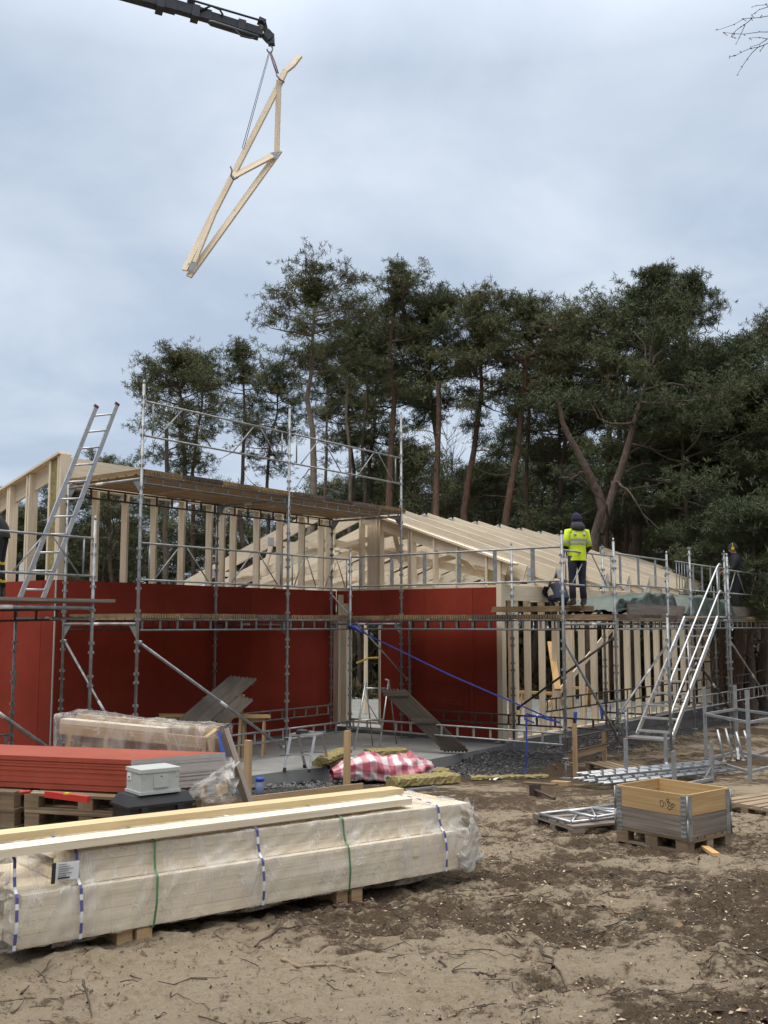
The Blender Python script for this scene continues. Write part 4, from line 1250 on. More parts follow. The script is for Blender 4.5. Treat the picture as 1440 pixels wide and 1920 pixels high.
# bare trunks, thin and straight, between the crowns
def bare_trunk(ub, ut, vt, d, r, mat, label):
    b = at_y(ub, 1000, d); b[2] = -.1; t = at_y(ut, vt, d)
    rg = np.random.default_rng(int(ub * 7 + d))
    n = 9; pts = np.linspace(b, t, n); pts[1:-1] += rg.normal(size=(n - 2, 3)) * .07
    th_ = thing('pine_tree', label, 'tree', b, 0, 'pine trees behind the house'); OFF[th_.name] = tuple(b)
    br = []; tp = []
    for j in range(9):
        f = rg.uniform(.3, .98); p = b + (t - b) * f - b; a_ = rg.uniform(0, 6.28)
        c_ = curve(p, (math.cos(a_), math.sin(a_), rg.uniform(-.2, .5)), rg.uniform(.4, 1.5), 5, rg, .22); br.append((c_, np.linspace(.022, .006, 6)))
        if f > .6: tp.append(c_[-1] + rg.normal(size=(26, 3)) * np.array([.3, .3, .14]))
    tp.append(t - b + rg.normal(size=(60, 3)) * np.array([.5, .5, .25]))
    V, F = wood_arrays([(pts - b, np.linspace(r, r * .45, n))] + br, 8, 5); raw_mesh('trunk', V, F, mat, th_, smooth=True)
    tp = np.concatenate(tp); V, F, Tn = tufts(tp, rg.uniform(.1, .9, len(tp)), rg, .26, 7); raw_mesh('crown', V, F, M_NEEDLE, th_, attr={'tint': Tn})
for ub, ut, vt, d, r, mat, la in ((655, 652, 700, 37, .10, M_BARKP, 'slender pale pine stem right of the tallest pine, small tuft on top'), (672, 690, 690, 38, .10, M_BARK, 'slender grey pine stem, second of a pair behind the rail'),
                                  (795, 822, 720, 35, .17, M_BARKR, 'leaning reddish pine stem left of the roof ridge, small crown'), (985, 990, 700, 37, .12, M_BARKR, 'straight reddish pine stem left of the worker in yellow, small crown'),
                                  (1128, 1140, 690, 34, .15, M_BARKR, 'thick straight red pine stem behind the forked pale tree'), (1165, 1172, 720, 35, .12, M_BARKR, 'second red pine stem close behind the forked pale tree'),
                                  (1345, 1352, 860, 33, .12, M_BARKR, 'dark red pine stem behind the worker with yellow ear muffs'), (1300, 1305, 760, 36, .14, M_BARK, 'grey pine stem rising behind the top of the stair'),
                                  (1245, 1240, 760, 38, .13, M_BARK, 'thin grey pine stem above the green tarpaulin'), (1395, 1392, 780, 35, .15, M_BARK, 'grey pine stem right of the worker with yellow ear muffs'),
                                  (215, 208, 900, 40, .13, M_BARK, 'grey pine stem seen between the studs under the raised deck'), (310, 312, 800, 36, .15, M_BARK, 'dark pine stem below the leftmost bushy crown'), (1425, 1430, 800, 34, .11, M_BARKR, 'reddish pine stem next to the right picture edge')):
    bare_trunk(ub, ut, vt, d, r, mat, la)

# leafless birch saplings
def birch(u, vt, d, seed, label, spread=.9):
    rg = np.random.default_rng(seed)
    b = at_y(u, 1000, d); b[2] = -.05; t = at_y(u + rg.uniform(-12, 12), vt, d)
    th_ = thing('birch_sapling', label, 'tree', b, 0, 'leafless birch saplings'); OFF[th_.name] = tuple(b)
    tr = np.linspace(b, t, 9) - b; tr[1:-1] += rg.normal(size=(7, 3)) * .06
    H_ = t[2] - b[2]; br = []
    for j in range(46):
        f = rg.uniform(.2, .97); p = np.array([np.interp(f * 8, range(9), tr[:, i]) for i in range(3)]); a_ = rg.uniform(0, 6.28)
        c_ = curve(p, (math.cos(a_) * .6, math.sin(a_) * .6, .8), (1 - f * .6) * H_ * .30 * spread, 6, rg, .10); br.append((c_, np.linspace(.016, .004, 7)))
        for q in range(4):
            k = rg.integers(2, 6); br.append((curve(c_[k], c_[k] - c_[k - 1] + rg.normal(size=3) * .05, H_ * .10, 4, rg, .16), np.linspace(.006, .003, 5)))
    V, F = wood_arrays([(tr, np.linspace(.055, .008, 9))] + br, 7, 4); raw_mesh('trunk', V, F, M_BARK, th_, smooth=True)
birch(838, 800, 44, 1, 'leafless birch sapling standing against the sky left of the red trunk above the ridge')
birch(855, 850, 46, 2, 'shorter leafless birch sapling just right of the taller one at the ridge')
birch(205, 950, 40, 3, 'leafless pale sapling seen between the first studs under the raised deck')
birch(1330, 1000, 29, 4, 'leafless sapling behind the long scaffold near the right edge')

# undergrowth at the foot of the wood, nobody could count it
n = 15000
ux = rg.uniform(-40, 46, n); uy = rg.uniform(34, 72, n)
hh = fbm(ux * .25, uy * .25, 4, 77) * 2.4 * np.clip((uy - 33) / 8, .3, 1.2)
pos = np.stack([ux, uy, rg.uniform(0, 1, n) * hh], 1)
V, F, Tn = tufts(pos, rg.uniform(0, 1, n), rg, .75, 6, .8, .22)
o = raw_mesh('undergrowth', V, F, needle_mat('undergrowth_leaves', (0.030, 0.032, 0.018), (0.085, 0.072, 0.04)), attr={'tint': Tn})
tag(o, 'dark low undergrowth at the foot of the pine wood', 'undergrowth', kind='stuff')

# ================================================================== SMALL BUILDERS
def mpart(fn, name, mat, t):
    m_ = MB(); fn(m_); return part(m_, name, mat, t)

def lthing(name, label, cat, loc, rz=0.0, group=None):
    """thing whose parts are written in its own local axes"""
    t = thing(name, label, cat, loc, rz, group); OFF[t.name] = (0, 0, 0); return t

def frame_of(p, q):
    """rotation about z that turns local x along p->q"""
    return math.atan2(q[1] - p[1], q[0] - p[0])

# ------------------------------------------------------------------ pallets
def make_pallet(label, loc, rz, L=1.2, Wd=.8, group='wooden pallets', mat=None, decks=5):
    t = lthing('pallet', label, 'pallet', loc, rz, group)
    mat = mat or M_PALLET
    for k in range(decks):
        y = -Wd / 2 + .07 + k * (Wd - .14) / (decks - 1)
        w = .145 if k in (0, decks - 1, decks // 2) else .10
        mpart(lambda m_: m_.beam((-L / 2, y, .133 + random.uniform(-.002, .002)), (L / 2, y + random.uniform(-.006, .006), .133), w, .022), 'deck_board', mat, t)
    for x in (-L / 2 + .072, 0, L / 2 - .072):
        mpart(lambda m_: m_.beam((x, -Wd / 2, .110), (x, Wd / 2, .110), .145, .021), 'stringer_board', mat, t)
        for y in (-Wd / 2 + .05, 0, Wd / 2 - .05):
            mpart(lambda m_: m_.beam((x - .07, y, .061), (x + .07, y, .061), .10, .077), 'block', mat, t)
    for y in (-Wd / 2 + .05, 0, Wd / 2 - .05):
        mpart(lambda m_: m_.beam((-L / 2, y, .011), (L / 2, y, .011), .10, .022), 'bottom_board', mat, t)
    return t

def ground_at(u, v, dz=0.0):
    p = on_ground(u, v); p[2] += dz; return p

# ================================================================== COLLAR BOX ON ITS PALLET
nc, lc, rc = ground_at(1291, 1595), ground_at(1160, 1577), ground_at(1383, 1568)
rz_box = frame_of(lc, nc)
ex = (nc - lc) / np.linalg.norm(nc - lc); ey = np.array([-ex[1], ex[0], 0])
BLX, BLY = .84, .72
cen = nc - ex * BLX / 2 + ey * BLY / 2; cen[2] = gz(cen[1]) - .005
make_pallet('old wooden pallet with mossy corner blocks under the yellow and grey collar box', cen, rz_box, BLX, BLY, mat=M_PALLET)
bx = lthing('pallet_collar_box', 'pallet collar box of two frames, upper one new yellow wood, lower one grey', 'box', cen + np.array([0, 0, .125]), rz_box)
for lev, (mat, z0) in enumerate(((M_GREY, .022), (M_COLLAR, .226))):
    for s in (-1, 1):
        for x_ in (0,):
            mpart(lambda m_: m_.beam((-BLX / 2 + .012, s * (BLY / 2 - .011), z0 + .099), (BLX / 2 - .012, s * (BLY / 2 - .011), z0 + .099), .021, .198), 'side_board', mat, bx)
            mpart(lambda m_: m_.beam((s * (BLX / 2 - .011), -BLY / 2 + .023, z0 + .099), (s * (BLX / 2 - .011), BLY / 2 - .023, z0 + .099), .021, .198), 'end_board', mat, bx)
    for sx in (-1, 1):
        for sy in (-1, 1):
            def hinge(m_):
                m_.beam((sx * (BLX / 2 - .045), sy * (BLY / 2 + .0015), z0 - .03), (sx * (BLX / 2 - .045), sy * (BLY / 2 + .0015), z0 + .185), .06, .003, up=(0, 1, 0))
                m_.beam((sx * (BLX / 2 + .0015), sy * (BLY / 2 - .045), z0 - .03), (sx * (BLX / 2 + .0015), sy * (BLY / 2 - .045), z0 + .185), .003, .06, up=(0, 1, 0))
                m_.tube([(sx * (BLX / 2 + .003), sy * (BLY / 2 + .003), z0 - .035), (sx * (BLX / 2 + .003), sy * (BLY / 2 + .003), z0 + .19)], .009, 8)
                for k in range(5):
                    m_.box((sx * (BLX / 2 - .045), sy * (BLY / 2 + .006), z0 + .01 + k * .042), (.05, .006, .008), long='x')
            mpart(hinge, 'hinge', M_STEEL, bx)
def scrawl(m_):
    # a hand-drawn marker note: loops and strokes slanting down to the right
    def loop(cx, cz, rx, rz_, a0=0, a1=360, n=14):
        return [(cx + math.cos(R(a0 + (a1 - a0) * k / n)) * rx, -BLY / 2 - .0012, cz + math.sin(R(a0 + (a1 - a0) * k / n)) * rz_) for k in range(n + 1)]
    for pts in (loop(.135, .315, .020, .030), loop(.205, .352, .014, .013), loop(.213, .330, .011, .010), loop(.222, .285, .018, .022), loop(.262, .312, .014, .018, 30, 300),
                [(.165, -BLY / 2 - .0012, .335), (.180, -BLY / 2 - .0012, .318), (.178, -BLY / 2 - .0012, .296)], [(.232, -BLY / 2 - .0012, .338), (.254, -BLY / 2 - .0012, .298), (.250, -BLY / 2 - .0012, .275)], [(.262, -BLY / 2 - .0012, .318), (.290, -BLY / 2 - .0012, .318), (.282, -BLY / 2 - .0012, .300)]):
        m_.tube(pts, .0022, 5)
mpart(scrawl, 'marker_scrawl', M_INK, bx)

# ================================================================== OTHER PALLETS
a_, b_ = ground_at(1075, 1567), ground_at(978, 1545)
rz = frame_of(b_, a_); ex = (a_ - b_) / np.linalg.norm(a_ - b_); ey = np.array([-ex[1], ex[0], 0])
c_ = a_ - ex * .4 + ey * .6; c_[2] = gz(c_[1]) - .01
palf = make_pallet('grey pallet left of the collar box with steel guard frames lying on it', c_, rz + math.pi / 2, 1.2, .8, mat=M_GREY)
def frames_on(m_):
    pass
for k, (dx, dy, an, L, Wf) in enumerate(((-.02, .03, .10, 1.15, .55), (.05, -.08, .22, .72, .4))):
    ft = lthing('steel_guard', ('longer galvanised guard frame lying on the grey pallet beside the collar box', 'shorter galvanised guard frame lying askew on the longer one on the grey pallet')[k], 'steel guard', c_ + np.array([dx, dy, .165 + .045 * k]), rz + math.pi / 2 + an)
    def gf(m_):
        r = .017
        m_.tube([(-L / 2, -Wf / 2, 0), (L / 2, -Wf / 2, 0)], r, 8); m_.tube([(-L / 2, Wf / 2, 0), (L / 2, Wf / 2, 0)], r, 8)
        m_.tube([(-L / 2, -Wf / 2, 0), (-L / 2, Wf / 2, 0)], r, 8); m_.tube([(L / 2 - .02, -Wf / 2, 0), (L / 2 - .02, Wf / 2, 0)], r, 8)
        m_.tube([(-L / 2, -Wf / 2, 0), (0, Wf / 2, 0)], r * .7, 6); m_.tube([(0, Wf / 2, 0), (L / 2, -Wf / 2, 0)], r * .7, 6)
        m_.tube([(.0, -Wf / 2, 0), (.0, Wf / 2, 0)], r * .7, 6)
    mpart(gf, 'rail_frame', M_STEELL, ft)
a_ = ground_at(1147, 1460); ex = np.array([math.cos(.62), -math.sin(.0), 0])
c_ = a_ + np.array([.32, .62, 0]); c_[2] = gz(c_[1]) - .005
make_pallet('pale pallet lying on the mud in front of the stair foot', c_, R(-35) + math.pi / 2 + .9, 1.2, .8)
c_ = ground_at(1448, 1528); make_pallet('pallet cut by the right picture edge behind the collar box', c_ + np.array([.12, .25, 0]), R(35), 1.2, .8)

# ================================================================== WRAPPED TIMBER PACK
p0 = at_z(33, 1781, .84); p1 = at_z(857, 1629, .735)
L_P = float(np.linalg.norm(p1 - p0)); ex = (p1 - p0) / L_P
ey = np.array([-ex[1], ex[0], 0]); ey /= np.linalg.norm(ey); ez = np.cross(ex, ey)
rot = Matrix(((ex[0], ey[0], ez[0]), (ex[1], ey[1], ez[1]), (ex[2], ey[2], ez[2]))).to_euler()
pack = thing('timber_pack', 'long pack of planed timber wrapped in clear film and strapped with printed and green bands', 'timber pack', p0, 0, rot=rot)
OFF[pack.name] = (0, 0, 0)
WP, H1, H2 = .86, .285, .185
for r_ in range(4):
    for c in range(4):
        if 0 < r_ < 3 and 0 < c < 3: continue
        mpart(lambda m_: m_.beam((random.uniform(-.01, .012), .105 + c * .2155, .0355 + r_ * .0713), (L_P + random.uniform(-.03, .03), .105 + c * .2155, .0355 + r_ * .0713), .2120, .0695), 'board', M_WOOD, pack)
for r_ in range(3):
    for c in range(4):
        if 0 < r_ < 2 and 0 < c < 3: continue
        mpart(lambda m_: m_.beam((.30 + random.uniform(-.02, .02), .155 + c * .192, .289 + .031 + r_ * .0625), (L_P + .22 + random.uniform(-.05, .05), .155 + c * .192, .289 + .031 + r_ * .0625), .188, .0605), 'board', M_WOOD, pack)
def prof(s, infl=.0):
    """cross-section of the pack, s in 0..1 from the lower front edge over the top to the lower back edge"""
    K = [(.08, -.012), (-.012 - infl * .3, .0), (-.014 - infl, H1 * .5), (-.014, H1 + .004), (.022, H1 + .035), (.050 - infl * .6, H1 + H2 * .5), (.050, H1 + H2 + .010), (.30, H1 + H2 + .014 + infl), (.55, H1 + H2 + .014 + infl), (WP - .05, H1 + H2 + .012),
         (WP + .01, H1), (WP + .014 + infl, H1 * .5), (WP + .012, 0), (WP - .08, -.012)]
    f = s * (len(K) - 1); i = min(int(f), len(K) - 2); f -= i
    return K[i][0] * (1 - f) + K[i + 1][0] * f, K[i][1] * (1 - f) + K[i + 1][1] * f
def film_body(m_):
    NI, NJ = 150, 66
    P = []
    for i in range(NI):
        x = -.06 + (L_P + .15) * i / (NI - 1)
        row = []
        for j in range(NJ):
            s = j / (NJ - 1)
            infl = .018 * (.5 + .5 * math.sin(x * 3.1 + 1))
            y, z = prof(s, infl)
            # folds pulled diagonally between the bands, running down the face
            k = x * 5.2 - s * 9
            fold = .013 * (float(fbm(np.array(k * 1.6), np.array(s * 3 + x * .6), 3, 3)) - .5) * 2 + .006 * math.sin(k * 7 + 3 * math.sin(x * 2)) * float(vnoise(np.array(x * 3), np.array(s * 5), 8))
            ny_, nz_ = y - WP / 2, z - .22
            q = math.hypot(ny_, nz_); fold = max(fold, -.006)
            # gathered ends
            e = max(0, (.30 - x) / .36)
            y2, z2 = y + ny_ / q * fold, z + nz_ / q * fold
            if x < .34:
                z2 = z2 + (.0 if s < .25 else .03 * e * math.sin(s * 12))
                if z > H1 + .03: z2 = z2 - e * H2 * .55; 
            if i == NI - 1 or x > L_P + .05: y2 += random.uniform(-.01, .01)
            row.append((x + .01 * math.sin(j), y2, z2))
        P.append(row)
    m_.grid(P)
film_o = mpart(film_body, 'plastic_wrap', M_FILM, pack)
def film_sag(m_):
    P = []
    for i in range(60):
        x = .2 + (L_P - .4) * i / 59
        row = []
        for j in range(8):
            s = j / 7
            row.append((x, -.014 + .05 * s + .012 * math.sin(x * 9 + s * 2), -.002 - s * (.015 + .04 * float(vnoise(np.array(x * 1.3), np.array(2.0), 4)) + .012 * math.sin(x * 5))))
        P.append(row)
    m_.grid(P)
mpart(film_sag, 'plastic_wrap', M_FILM, pack)
def film_end(m_, x0, x1, seed):
    rg = np.random.default_rng(seed); NI, NJ = 26, 60; P = []
    for i in range(NI):
        f = i / (NI - 1); row = []
        for j in range(NJ):
            s = j / (NJ - 1); y, z = prof(s, .01)
            pinch = f ** 1.3 * .42
            y = y * (1 - pinch) + .30 * pinch; z = z * (1 - pinch * .9) + .24 * pinch * .9
            w = (.02 + .07 * f) * math.sin(j * 1.9 + 3 * f) * float(vnoise(np.array(j * .4), np.array(f * 3), seed)) 
            row.append((x0 + (x1 - x0) * f * (.7 + .6 * float(vnoise(np.array(j * .22), np.array(1.5), seed))), y + w, z + w * .8 - .05 * f * (s < .4)))
        P.append(row)
    m_.grid(P)
mpart(lambda m_: film_end(m_, L_P + .08, L_P + .40, 3), 'bunched_wrap', M_FILMW, pack)
mpart(lambda m_: film_end(m_, -.05, -.22, 5), 'bunched_wrap', M_FILM, pack)
def flap(m_):
    P = []
    for i in range(14):
        f = i / 13; row = []
        for j in range(20):
            s = j / 19
            row.append((L_P + .02 + .13 * f + .05 * math.sin(s * 6 + f * 3), -.03 - .05 * math.sin(s * 3.1) - .03 * math.sin(j * 2.1 + i * .8) * s, H1 + H2 + .03 - s * (.46 + .08 * math.sin(f * 5)) + .04 * (1 - s) * math.sin(f * 9)))
        P.append(row)
    m_.grid(P)
mpart(flap, 'hanging_wrap', M_FILMW, pack)
def bandp(x, mats, lean=0.0, printed=False, w=.03):
    w = w * .5
    m_ = MB()
    NJ = 60; pts = []
    for j in range(NJ + 1):
        s = .02 + .96 * j / NJ; y, z = prof(s, .018)
        ny_, nz_ = y - WP / 2, z - .22; q = math.hypot(ny_, nz_)
        pts.append((x + lean * (z / .45), y + ny_ / q * .016, z + nz_ / q * .016))
    acc = 0
    for a, b in zip(pts[:-1], pts[1:]):
        l_ = math.dist(a, b); on = printed and (acc % .105) < .062
        m_.strip([a, b], w, (1, 0, 0), .003, mi=1 if on else 0); acc += l_
        if on and False: pass
    return part(m_, 'printed_band' if printed else 'plastic_band', mats, pack)
def xs(u, v): # where a pixel on the front face lies along the pack
    d = _ray(u, v); nrm = ey; t = ((p0 - C0) @ nrm) / (d @ nrm); return float((C0 + d * t - p0) @ ex)
for u, v, le in ((150, 1690, -.02), (490, 1640, -.02), (832, 1590, -.03)):
    bandp(xs(u, v), [M_WHITE, M_NAVY], le, True, .036)
bandp(-.035, [M_WHITE, M_NAVY], .0, True, .036)
for u, v, le in ((285, 1690, .02), (651, 1610, -.02)):
    bandp(xs(u, v), [M_GREEN], le, False, .03)
# delivery slip
xl = xs(122, 1650)
def slip(m_):
    m_.beam((xl - .062, -.004, H1 + .105), (xl + .075, -.012, H1 + .105), .002, .10)
lab = mpart(slip, 'delivery_slip', M_WHITE, pack)
mpart(lambda m_: m_.beam((xl - .086, -.006, H1 + .10), (xl - .063, -.006, H1 + .10), .003, .115), 'slip_edge', M_INK, pack)
for k in range(7):
    m_ = MB(); zz = H1 + .145 - k * .0125
    m_.beam((xl - .05, -.012, zz), (xl - .05 + (.05 + .05 * ((k * 37) % 5) / 5), -.0155, zz), .0016, .004 if k < 6 else .008)
    sub(m_, 'printed_line', M_STEEL if k < 6 else M_INK, lab)
# bearers under the pack
for u, v in ((292, 1767), (672, 1690)):
    g_ = ground_at(u, v); 
    x_ = float((g_ - p0) @ ex)
    for q, (dx, y0) in enumerate(((0, .02), (-.12, .04))):
        c0 = p0 + ex * (x_ + dx) + ey * (y0 - .02)
        bt = wthing('bearer', ('short timber bearer', 'second short timber bearer')[q] + (' under the pack by the left green band' if u < 400 else ' under the pack by the right green band'), 'wood block', (c0[0], c0[1], gz(c0[1]) - .02))
        m_ = MB(); hz = max(.05, c0[2] + (ex[2]) * 0 - gz(c0[1]) - .006)
        zz = gz(c0[1]) - .02
        top = p0[2] + ex[2] * (x_ + dx) - .012
        m_.beam((c0[0], c0[1], (zz + top) / 2), tuple(np.array([c0[0], c0[1], (zz + top) / 2]) + ey * .84), .10, top - zz); part(m_, 'block', M_STAKE, bt)
# two loose planks on top
def plank_on(name, label, uvs, w=.15, t=.046, mat=None, dz=0):
    """plank whose upper front edge runs between two pixels on a plane at pack-top height"""
    (u0, v0), (u1, v1) = uvs
    nrm = ez; o = p0 + ez * (H1 + H2 + .035 + t + dz)
    def hit(u, v):
        d = _ray(u, v); tt_ = ((o - C0) @ nrm) / (d @ nrm); return C0 + d * tt_
    a, b = hit(u0, v0), hit(u1, v1)
    d = (b - a) / np.linalg.norm(b - a); a = a - d * .6
    side = np.cross(nrm, d)
    cen_ = side * w / 2 - nrm * t / 2
    th_ = wthing(name, label, 'plank', a)
    m_ = MB(); m_.beam(a + cen_, b + cen_, w, t, up=nrm); part(m_, 'board', mat or M_WOOD, th_)
plank_on('plank', 'loose pale plank lying on the wrapped pack, the nearer of two', ((0, 1594), (773, 1497)), .155)
plank_on('plank', 'loose yellowish plank lying on the wrapped pack, the farther of two', ((0, 1565), (757, 1478)), .150, dz=.01, mat=wood('plank_yellow', (0.56, 0.42, 0.22), (0.72, 0.58, 0.36)))

# ================================================================== RED BOARD STACK
N0 = at_y(246, 1425, 9.0); ZS = float(N0[2])
R0 = at_z(422, 1411, ZS); L0 = at_z(-60, 1413, ZS)
eL = (L0 - N0) / np.linalg.norm(L0 - N0); eR = (R0 - N0); 
LL = 2.4
st = wthing('board_stack', 'stack of red gypsum wall boards with grey cut ends lying on pallets', 'board stack', (N0[0], N0[1], ZS - .28))
nb = 22
for k in range(nb):
    jx = rng.normal(size=2) * .004
    c0 = N0 + eL * jx[0] + eR * jx[1]
    z1 = ZS - k * .0127; z0 = z1 - .0121
    # sheets droop slightly at the free corner
    dr = -.018
    quad = [c0, c0 + eR, c0 + eR + eL * LL, c0 + eL * LL]
    m_ = MB()
    tp = [np.array([q[0], q[1], z1 + (dr if i == 0 else 0) * 0]) for i, q in enumerate(quad)]
    bt = [np.array([q[0], q[1], z0]) for q in quad]
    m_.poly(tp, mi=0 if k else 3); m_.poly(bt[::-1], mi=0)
    for i in range(4):
        j = (i + 1) % 4
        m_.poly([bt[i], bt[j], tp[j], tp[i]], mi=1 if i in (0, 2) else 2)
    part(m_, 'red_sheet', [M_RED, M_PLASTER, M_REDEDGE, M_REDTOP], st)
rzL = frame_of(N0 + eL * 1.2, N0)
for k in range(3):
    for j, off_ in enumerate((.55, 1.85)):
        c_ = N0 + eL * off_ + eR * .42 / 1.0; c_ = np.array([c_[0], c_[1], ZS - .28 - .0035 - .144 * (k + 1) - .001 * k])
        c_ = c_ + np.array([.015 * k, -.02 * k, 0])
        make_pallet('pallet under the red boards, %s in the %s pile' % (('topmost', 'middle', 'lowest')[k], ('right', 'left')[j]), c_, rzL, 1.2, 1.0)
for j, off_ in enumerate((.3, .8, 1.6, 2.1)):
    c_ = N0 + eL * off_ + eR * .5; zt_ = ZS - .28 - .0045 - .144 * 3 - .003
    bt = wthing('bearer', ('first', 'second', 'third', 'fourth')[j] + ' timber bearer from the right beneath the pallets of red boards', 'wood block', (c_[0], c_[1], gz(c_[1]) - .05))
    m_ = MB(); zb = gz(c_[1]) - .05
    m_.beam(np.array([c_[0], c_[1], (zt_ + zb) / 2]) - eR * .42, np.array([c_[0], c_[1], (zt_ + zb) / 2]) + eR * .42, .10, zt_ - zb); part(m_, 'block', M_PALLET, bt)
# tools on the pallet edge
eF = np.cross(eL, np.array([0, 0, 1.0])); eF = eF if eF[1] < 0 else -eF
def on_pal(u, v): return at_z(u, v, ZS - .262)
tl = wthing('spirit_level', 'red spirit level lying on the pallet edge below the red boards', 'spirit level', on_pal(125, 1490))
a, b = on_pal(86, 1489), on_pal(166, 1499)
mpart(lambda m_: m_.beam(a, b, .035, .05), 'level_body', M_REDP, tl); mpart(lambda m_: m_.beam(a + (b - a) * .45 + np.array([0, 0, .026]), a + (b - a) * .55 + np.array([0, 0, .026]), .036, .012), 'vial', M_YELLOW, tl)
a, b = on_pal(36, 1486), on_pal(58, 1484)
tl = wthing('screwdriver', 'orange-handled screwdriver on the pallet edge left of the spirit level', 'screwdriver', a)
mpart(lambda m_: m_.tube([a, a + (b - a) * .15, a + (b - a) * .8, b], [.012, .017, .014, .01], 10), 'grip', M_REDP, tl); mpart(lambda m_: m_.tube([b, b + (b - a) * .9], .004, 6), 'shaft', M_STEEL, tl)

# grey case on black tool box in front of the stack
K0 = at_y(264, 1444, 8.45); zk = float(K0[2]); KR = at_z(339, 1437, zk); KL = at_z(222, 1439.5, zk)
rzk = frame_of(K0, KR); lw = float(np.linalg.norm(KR - K0)); dw = .30
ck = K0 + np.array([math.cos(rzk), math.sin(rzk), 0]) * lw / 2 + np.array([-math.sin(rzk), math.cos(rzk), 0]) * dw / 2
HK = .205
cs_ = lthing('plastic_case', 'pale grey plastic case standing on the black tool box', 'case', (ck[0], ck[1], zk - HK), rzk)
def caseb(m_):
    m_.beam((-lw / 2 + .008, 0, .09), (lw / 2 - .008, 0, .09), dw - .016, .165)
mpart(caseb, 'case_body', M_GREYP, cs_)
mpart(lambda m_: m_.beam((-lw / 2, 0, .188), (lw / 2, 0, .188), dw, .03), 'lid', M_GREYP, cs_)
mpart(lambda m_: m_.beam((-lw / 2 - .003, 0, .012), (lw / 2 + .003, 0, .012), dw + .006, .022), 'foot_rim', M_GREYP, cs_)
mpart(lambda m_: m_.beam((-.06, -dw / 2 + .003, .10), (.07, -dw / 2 + .003, .10), .012, .10), 'latch_panel', M_GREYP, cs_)
mpart(lambda m_: (m_.poly([(-.005, -dw / 2 - .0045, .136), (.015, -dw / 2 - .0045, .136), (.005, -dw / 2 - .0045, .150)])), 'triangle_mark', M_INK, cs_)
mpart(lambda m_: m_.beam((-lw / 2 + .006, dw / 2 - .10, .13), (-lw / 2 + .006, dw / 2 - .03, .13), .006, .055), 'sticker', M_WHITE, cs_)
mpart(lambda m_: m_.beam((-lw / 2 + .002, dw / 2 - .085, .124), (-lw / 2 + .002, dw / 2 - .05, .124), .0025, .012), 'sticker_print', M_NAVY, cs_)
for x_ in (-lw / 2 + .03, lw / 2 - .03):
    mpart(lambda m_: m_.beam((x_ - .01, -dw / 2 + .006, .15), (x_ + .01, -dw / 2 + .006, .15), .006, .04), 'hinge_clip', M_GREYP, cs_)
ct = ck + np.array([0, .02, 0]); zt = zk - HK - .004; zg = gz(ct[1])
tb = lthing('tool_box', 'black wheeled plastic tool box under the pale grey case', 'tool box', (ct[0], ct[1], zg), rzk)
hb = zt - zg; bw, bd = .60, .38
def toolbody(m_):
    prof_ = [(.0, .04), (.0, hb - .10), (.03, hb - .09)]
    m_.beam((-bw / 2 + .02, 0, (hb - .09) / 2 + .02), (bw / 2 - .02, 0, (hb - .09) / 2 + .02), bd - .04, hb - .13)
mpart(toolbody, 'box_body', M_BLACKP, tb)
mpart(lambda m_: m_.beam((-bw / 2, 0, hb - .085), (bw / 2, 0, hb - .085), bd, .022), 'rim', M_BLACKP, tb)
def lid_(m_):
    v_ = [(-bw / 2 + .01, -bd / 2 + .01, hb - .074), (bw / 2 - .01, -bd / 2 + .01, hb - .074), (bw / 2 - .01, bd / 2 - .01, hb - .074), (-bw / 2 + .01, bd / 2 - .01, hb - .074),
          (-bw / 2 + .05, -bd / 2 + .05, hb), (bw / 2 - .05, -bd / 2 + .05, hb), (bw / 2 - .05, bd / 2 - .05, hb), (-bw / 2 + .05, bd / 2 - .05, hb)]
    m_.faces(v_, [(4, 5, 6, 7), (0, 1, 5, 4), (1, 2, 6, 5), (2, 3, 7, 6), (3, 0, 4, 7)])
mpart(lid_, 'lid', M_BLACKP, tb)
for x_ in (-.16, .16):
    mpart(lambda m_: m_.beam((x_ - .03, -bd / 2 - .006, hb - .13), (x_ + .03, -bd / 2 - .006, hb - .13), .014, .07), 'latch', M_BLACKP, tb)
mpart(lambda m_: m_.beam((.02, -bd / 2 + .008, hb - .24), (.26, -bd / 2 + .008, hb - .24), .03, .14), 'front_pocket', M_BLACKP, tb)
for y_ in (-.1, .1):
    mpart(lambda m_: m_.tube([(-bw / 2 - .02, y_ - .025, .06), (-bw / 2 - .02, y_ + .025, .06)], .06, 16), 'wheel', M_BLACKP, tb)

# wrapped crate behind the stack
def cw(u, v, y): return at_y(u, v, y)
q0, q1 = cw(114, 1366, 10.45), cw(388, 1392, 10.15)
crt = wthing('wrapped_crate', 'film-wrapped wooden frame crate with blue corner film behind the red boards', 'crate', (q0[0] + .8, q0[1] + .2, gz(10.3)))
up_ = np.array([0, 0, 1.0])
dcr = (q1 - q0); dcr[2] *= 1; dl = np.linalg.norm(dcr); dcr /= dl; bk = np.array([-dcr[1], dcr[0], 0]); bk = bk / np.linalg.norm(bk); bk = bk if bk[1] > 0 else -bk
mpart(lambda m_: m_.beam(q0, q1, .045, .10), 'front_rail', M_STAKE, crt)
mpart(lambda m_: m_.beam(q0 + up_ * .075 + bk * .05, q0 + dcr * 1.12 + up_ * .075 + bk * .05, .14, .045), 'top_plank', M_WOOD, crt)
mpart(lambda m_: m_.beam(q0 + bk * .34 + up_ * .07, q1 + bk * .34 + up_ * .07, .045, .10), 'back_rail', M_WOOD2, crt)
mpart(lambda m_: m_.beam(q1 - dcr * .02 + bk * .03, q1 - dcr * .02 + bk * .32 + up_ * .05, .045, .10), 'end_rail', M_STAKE, crt)
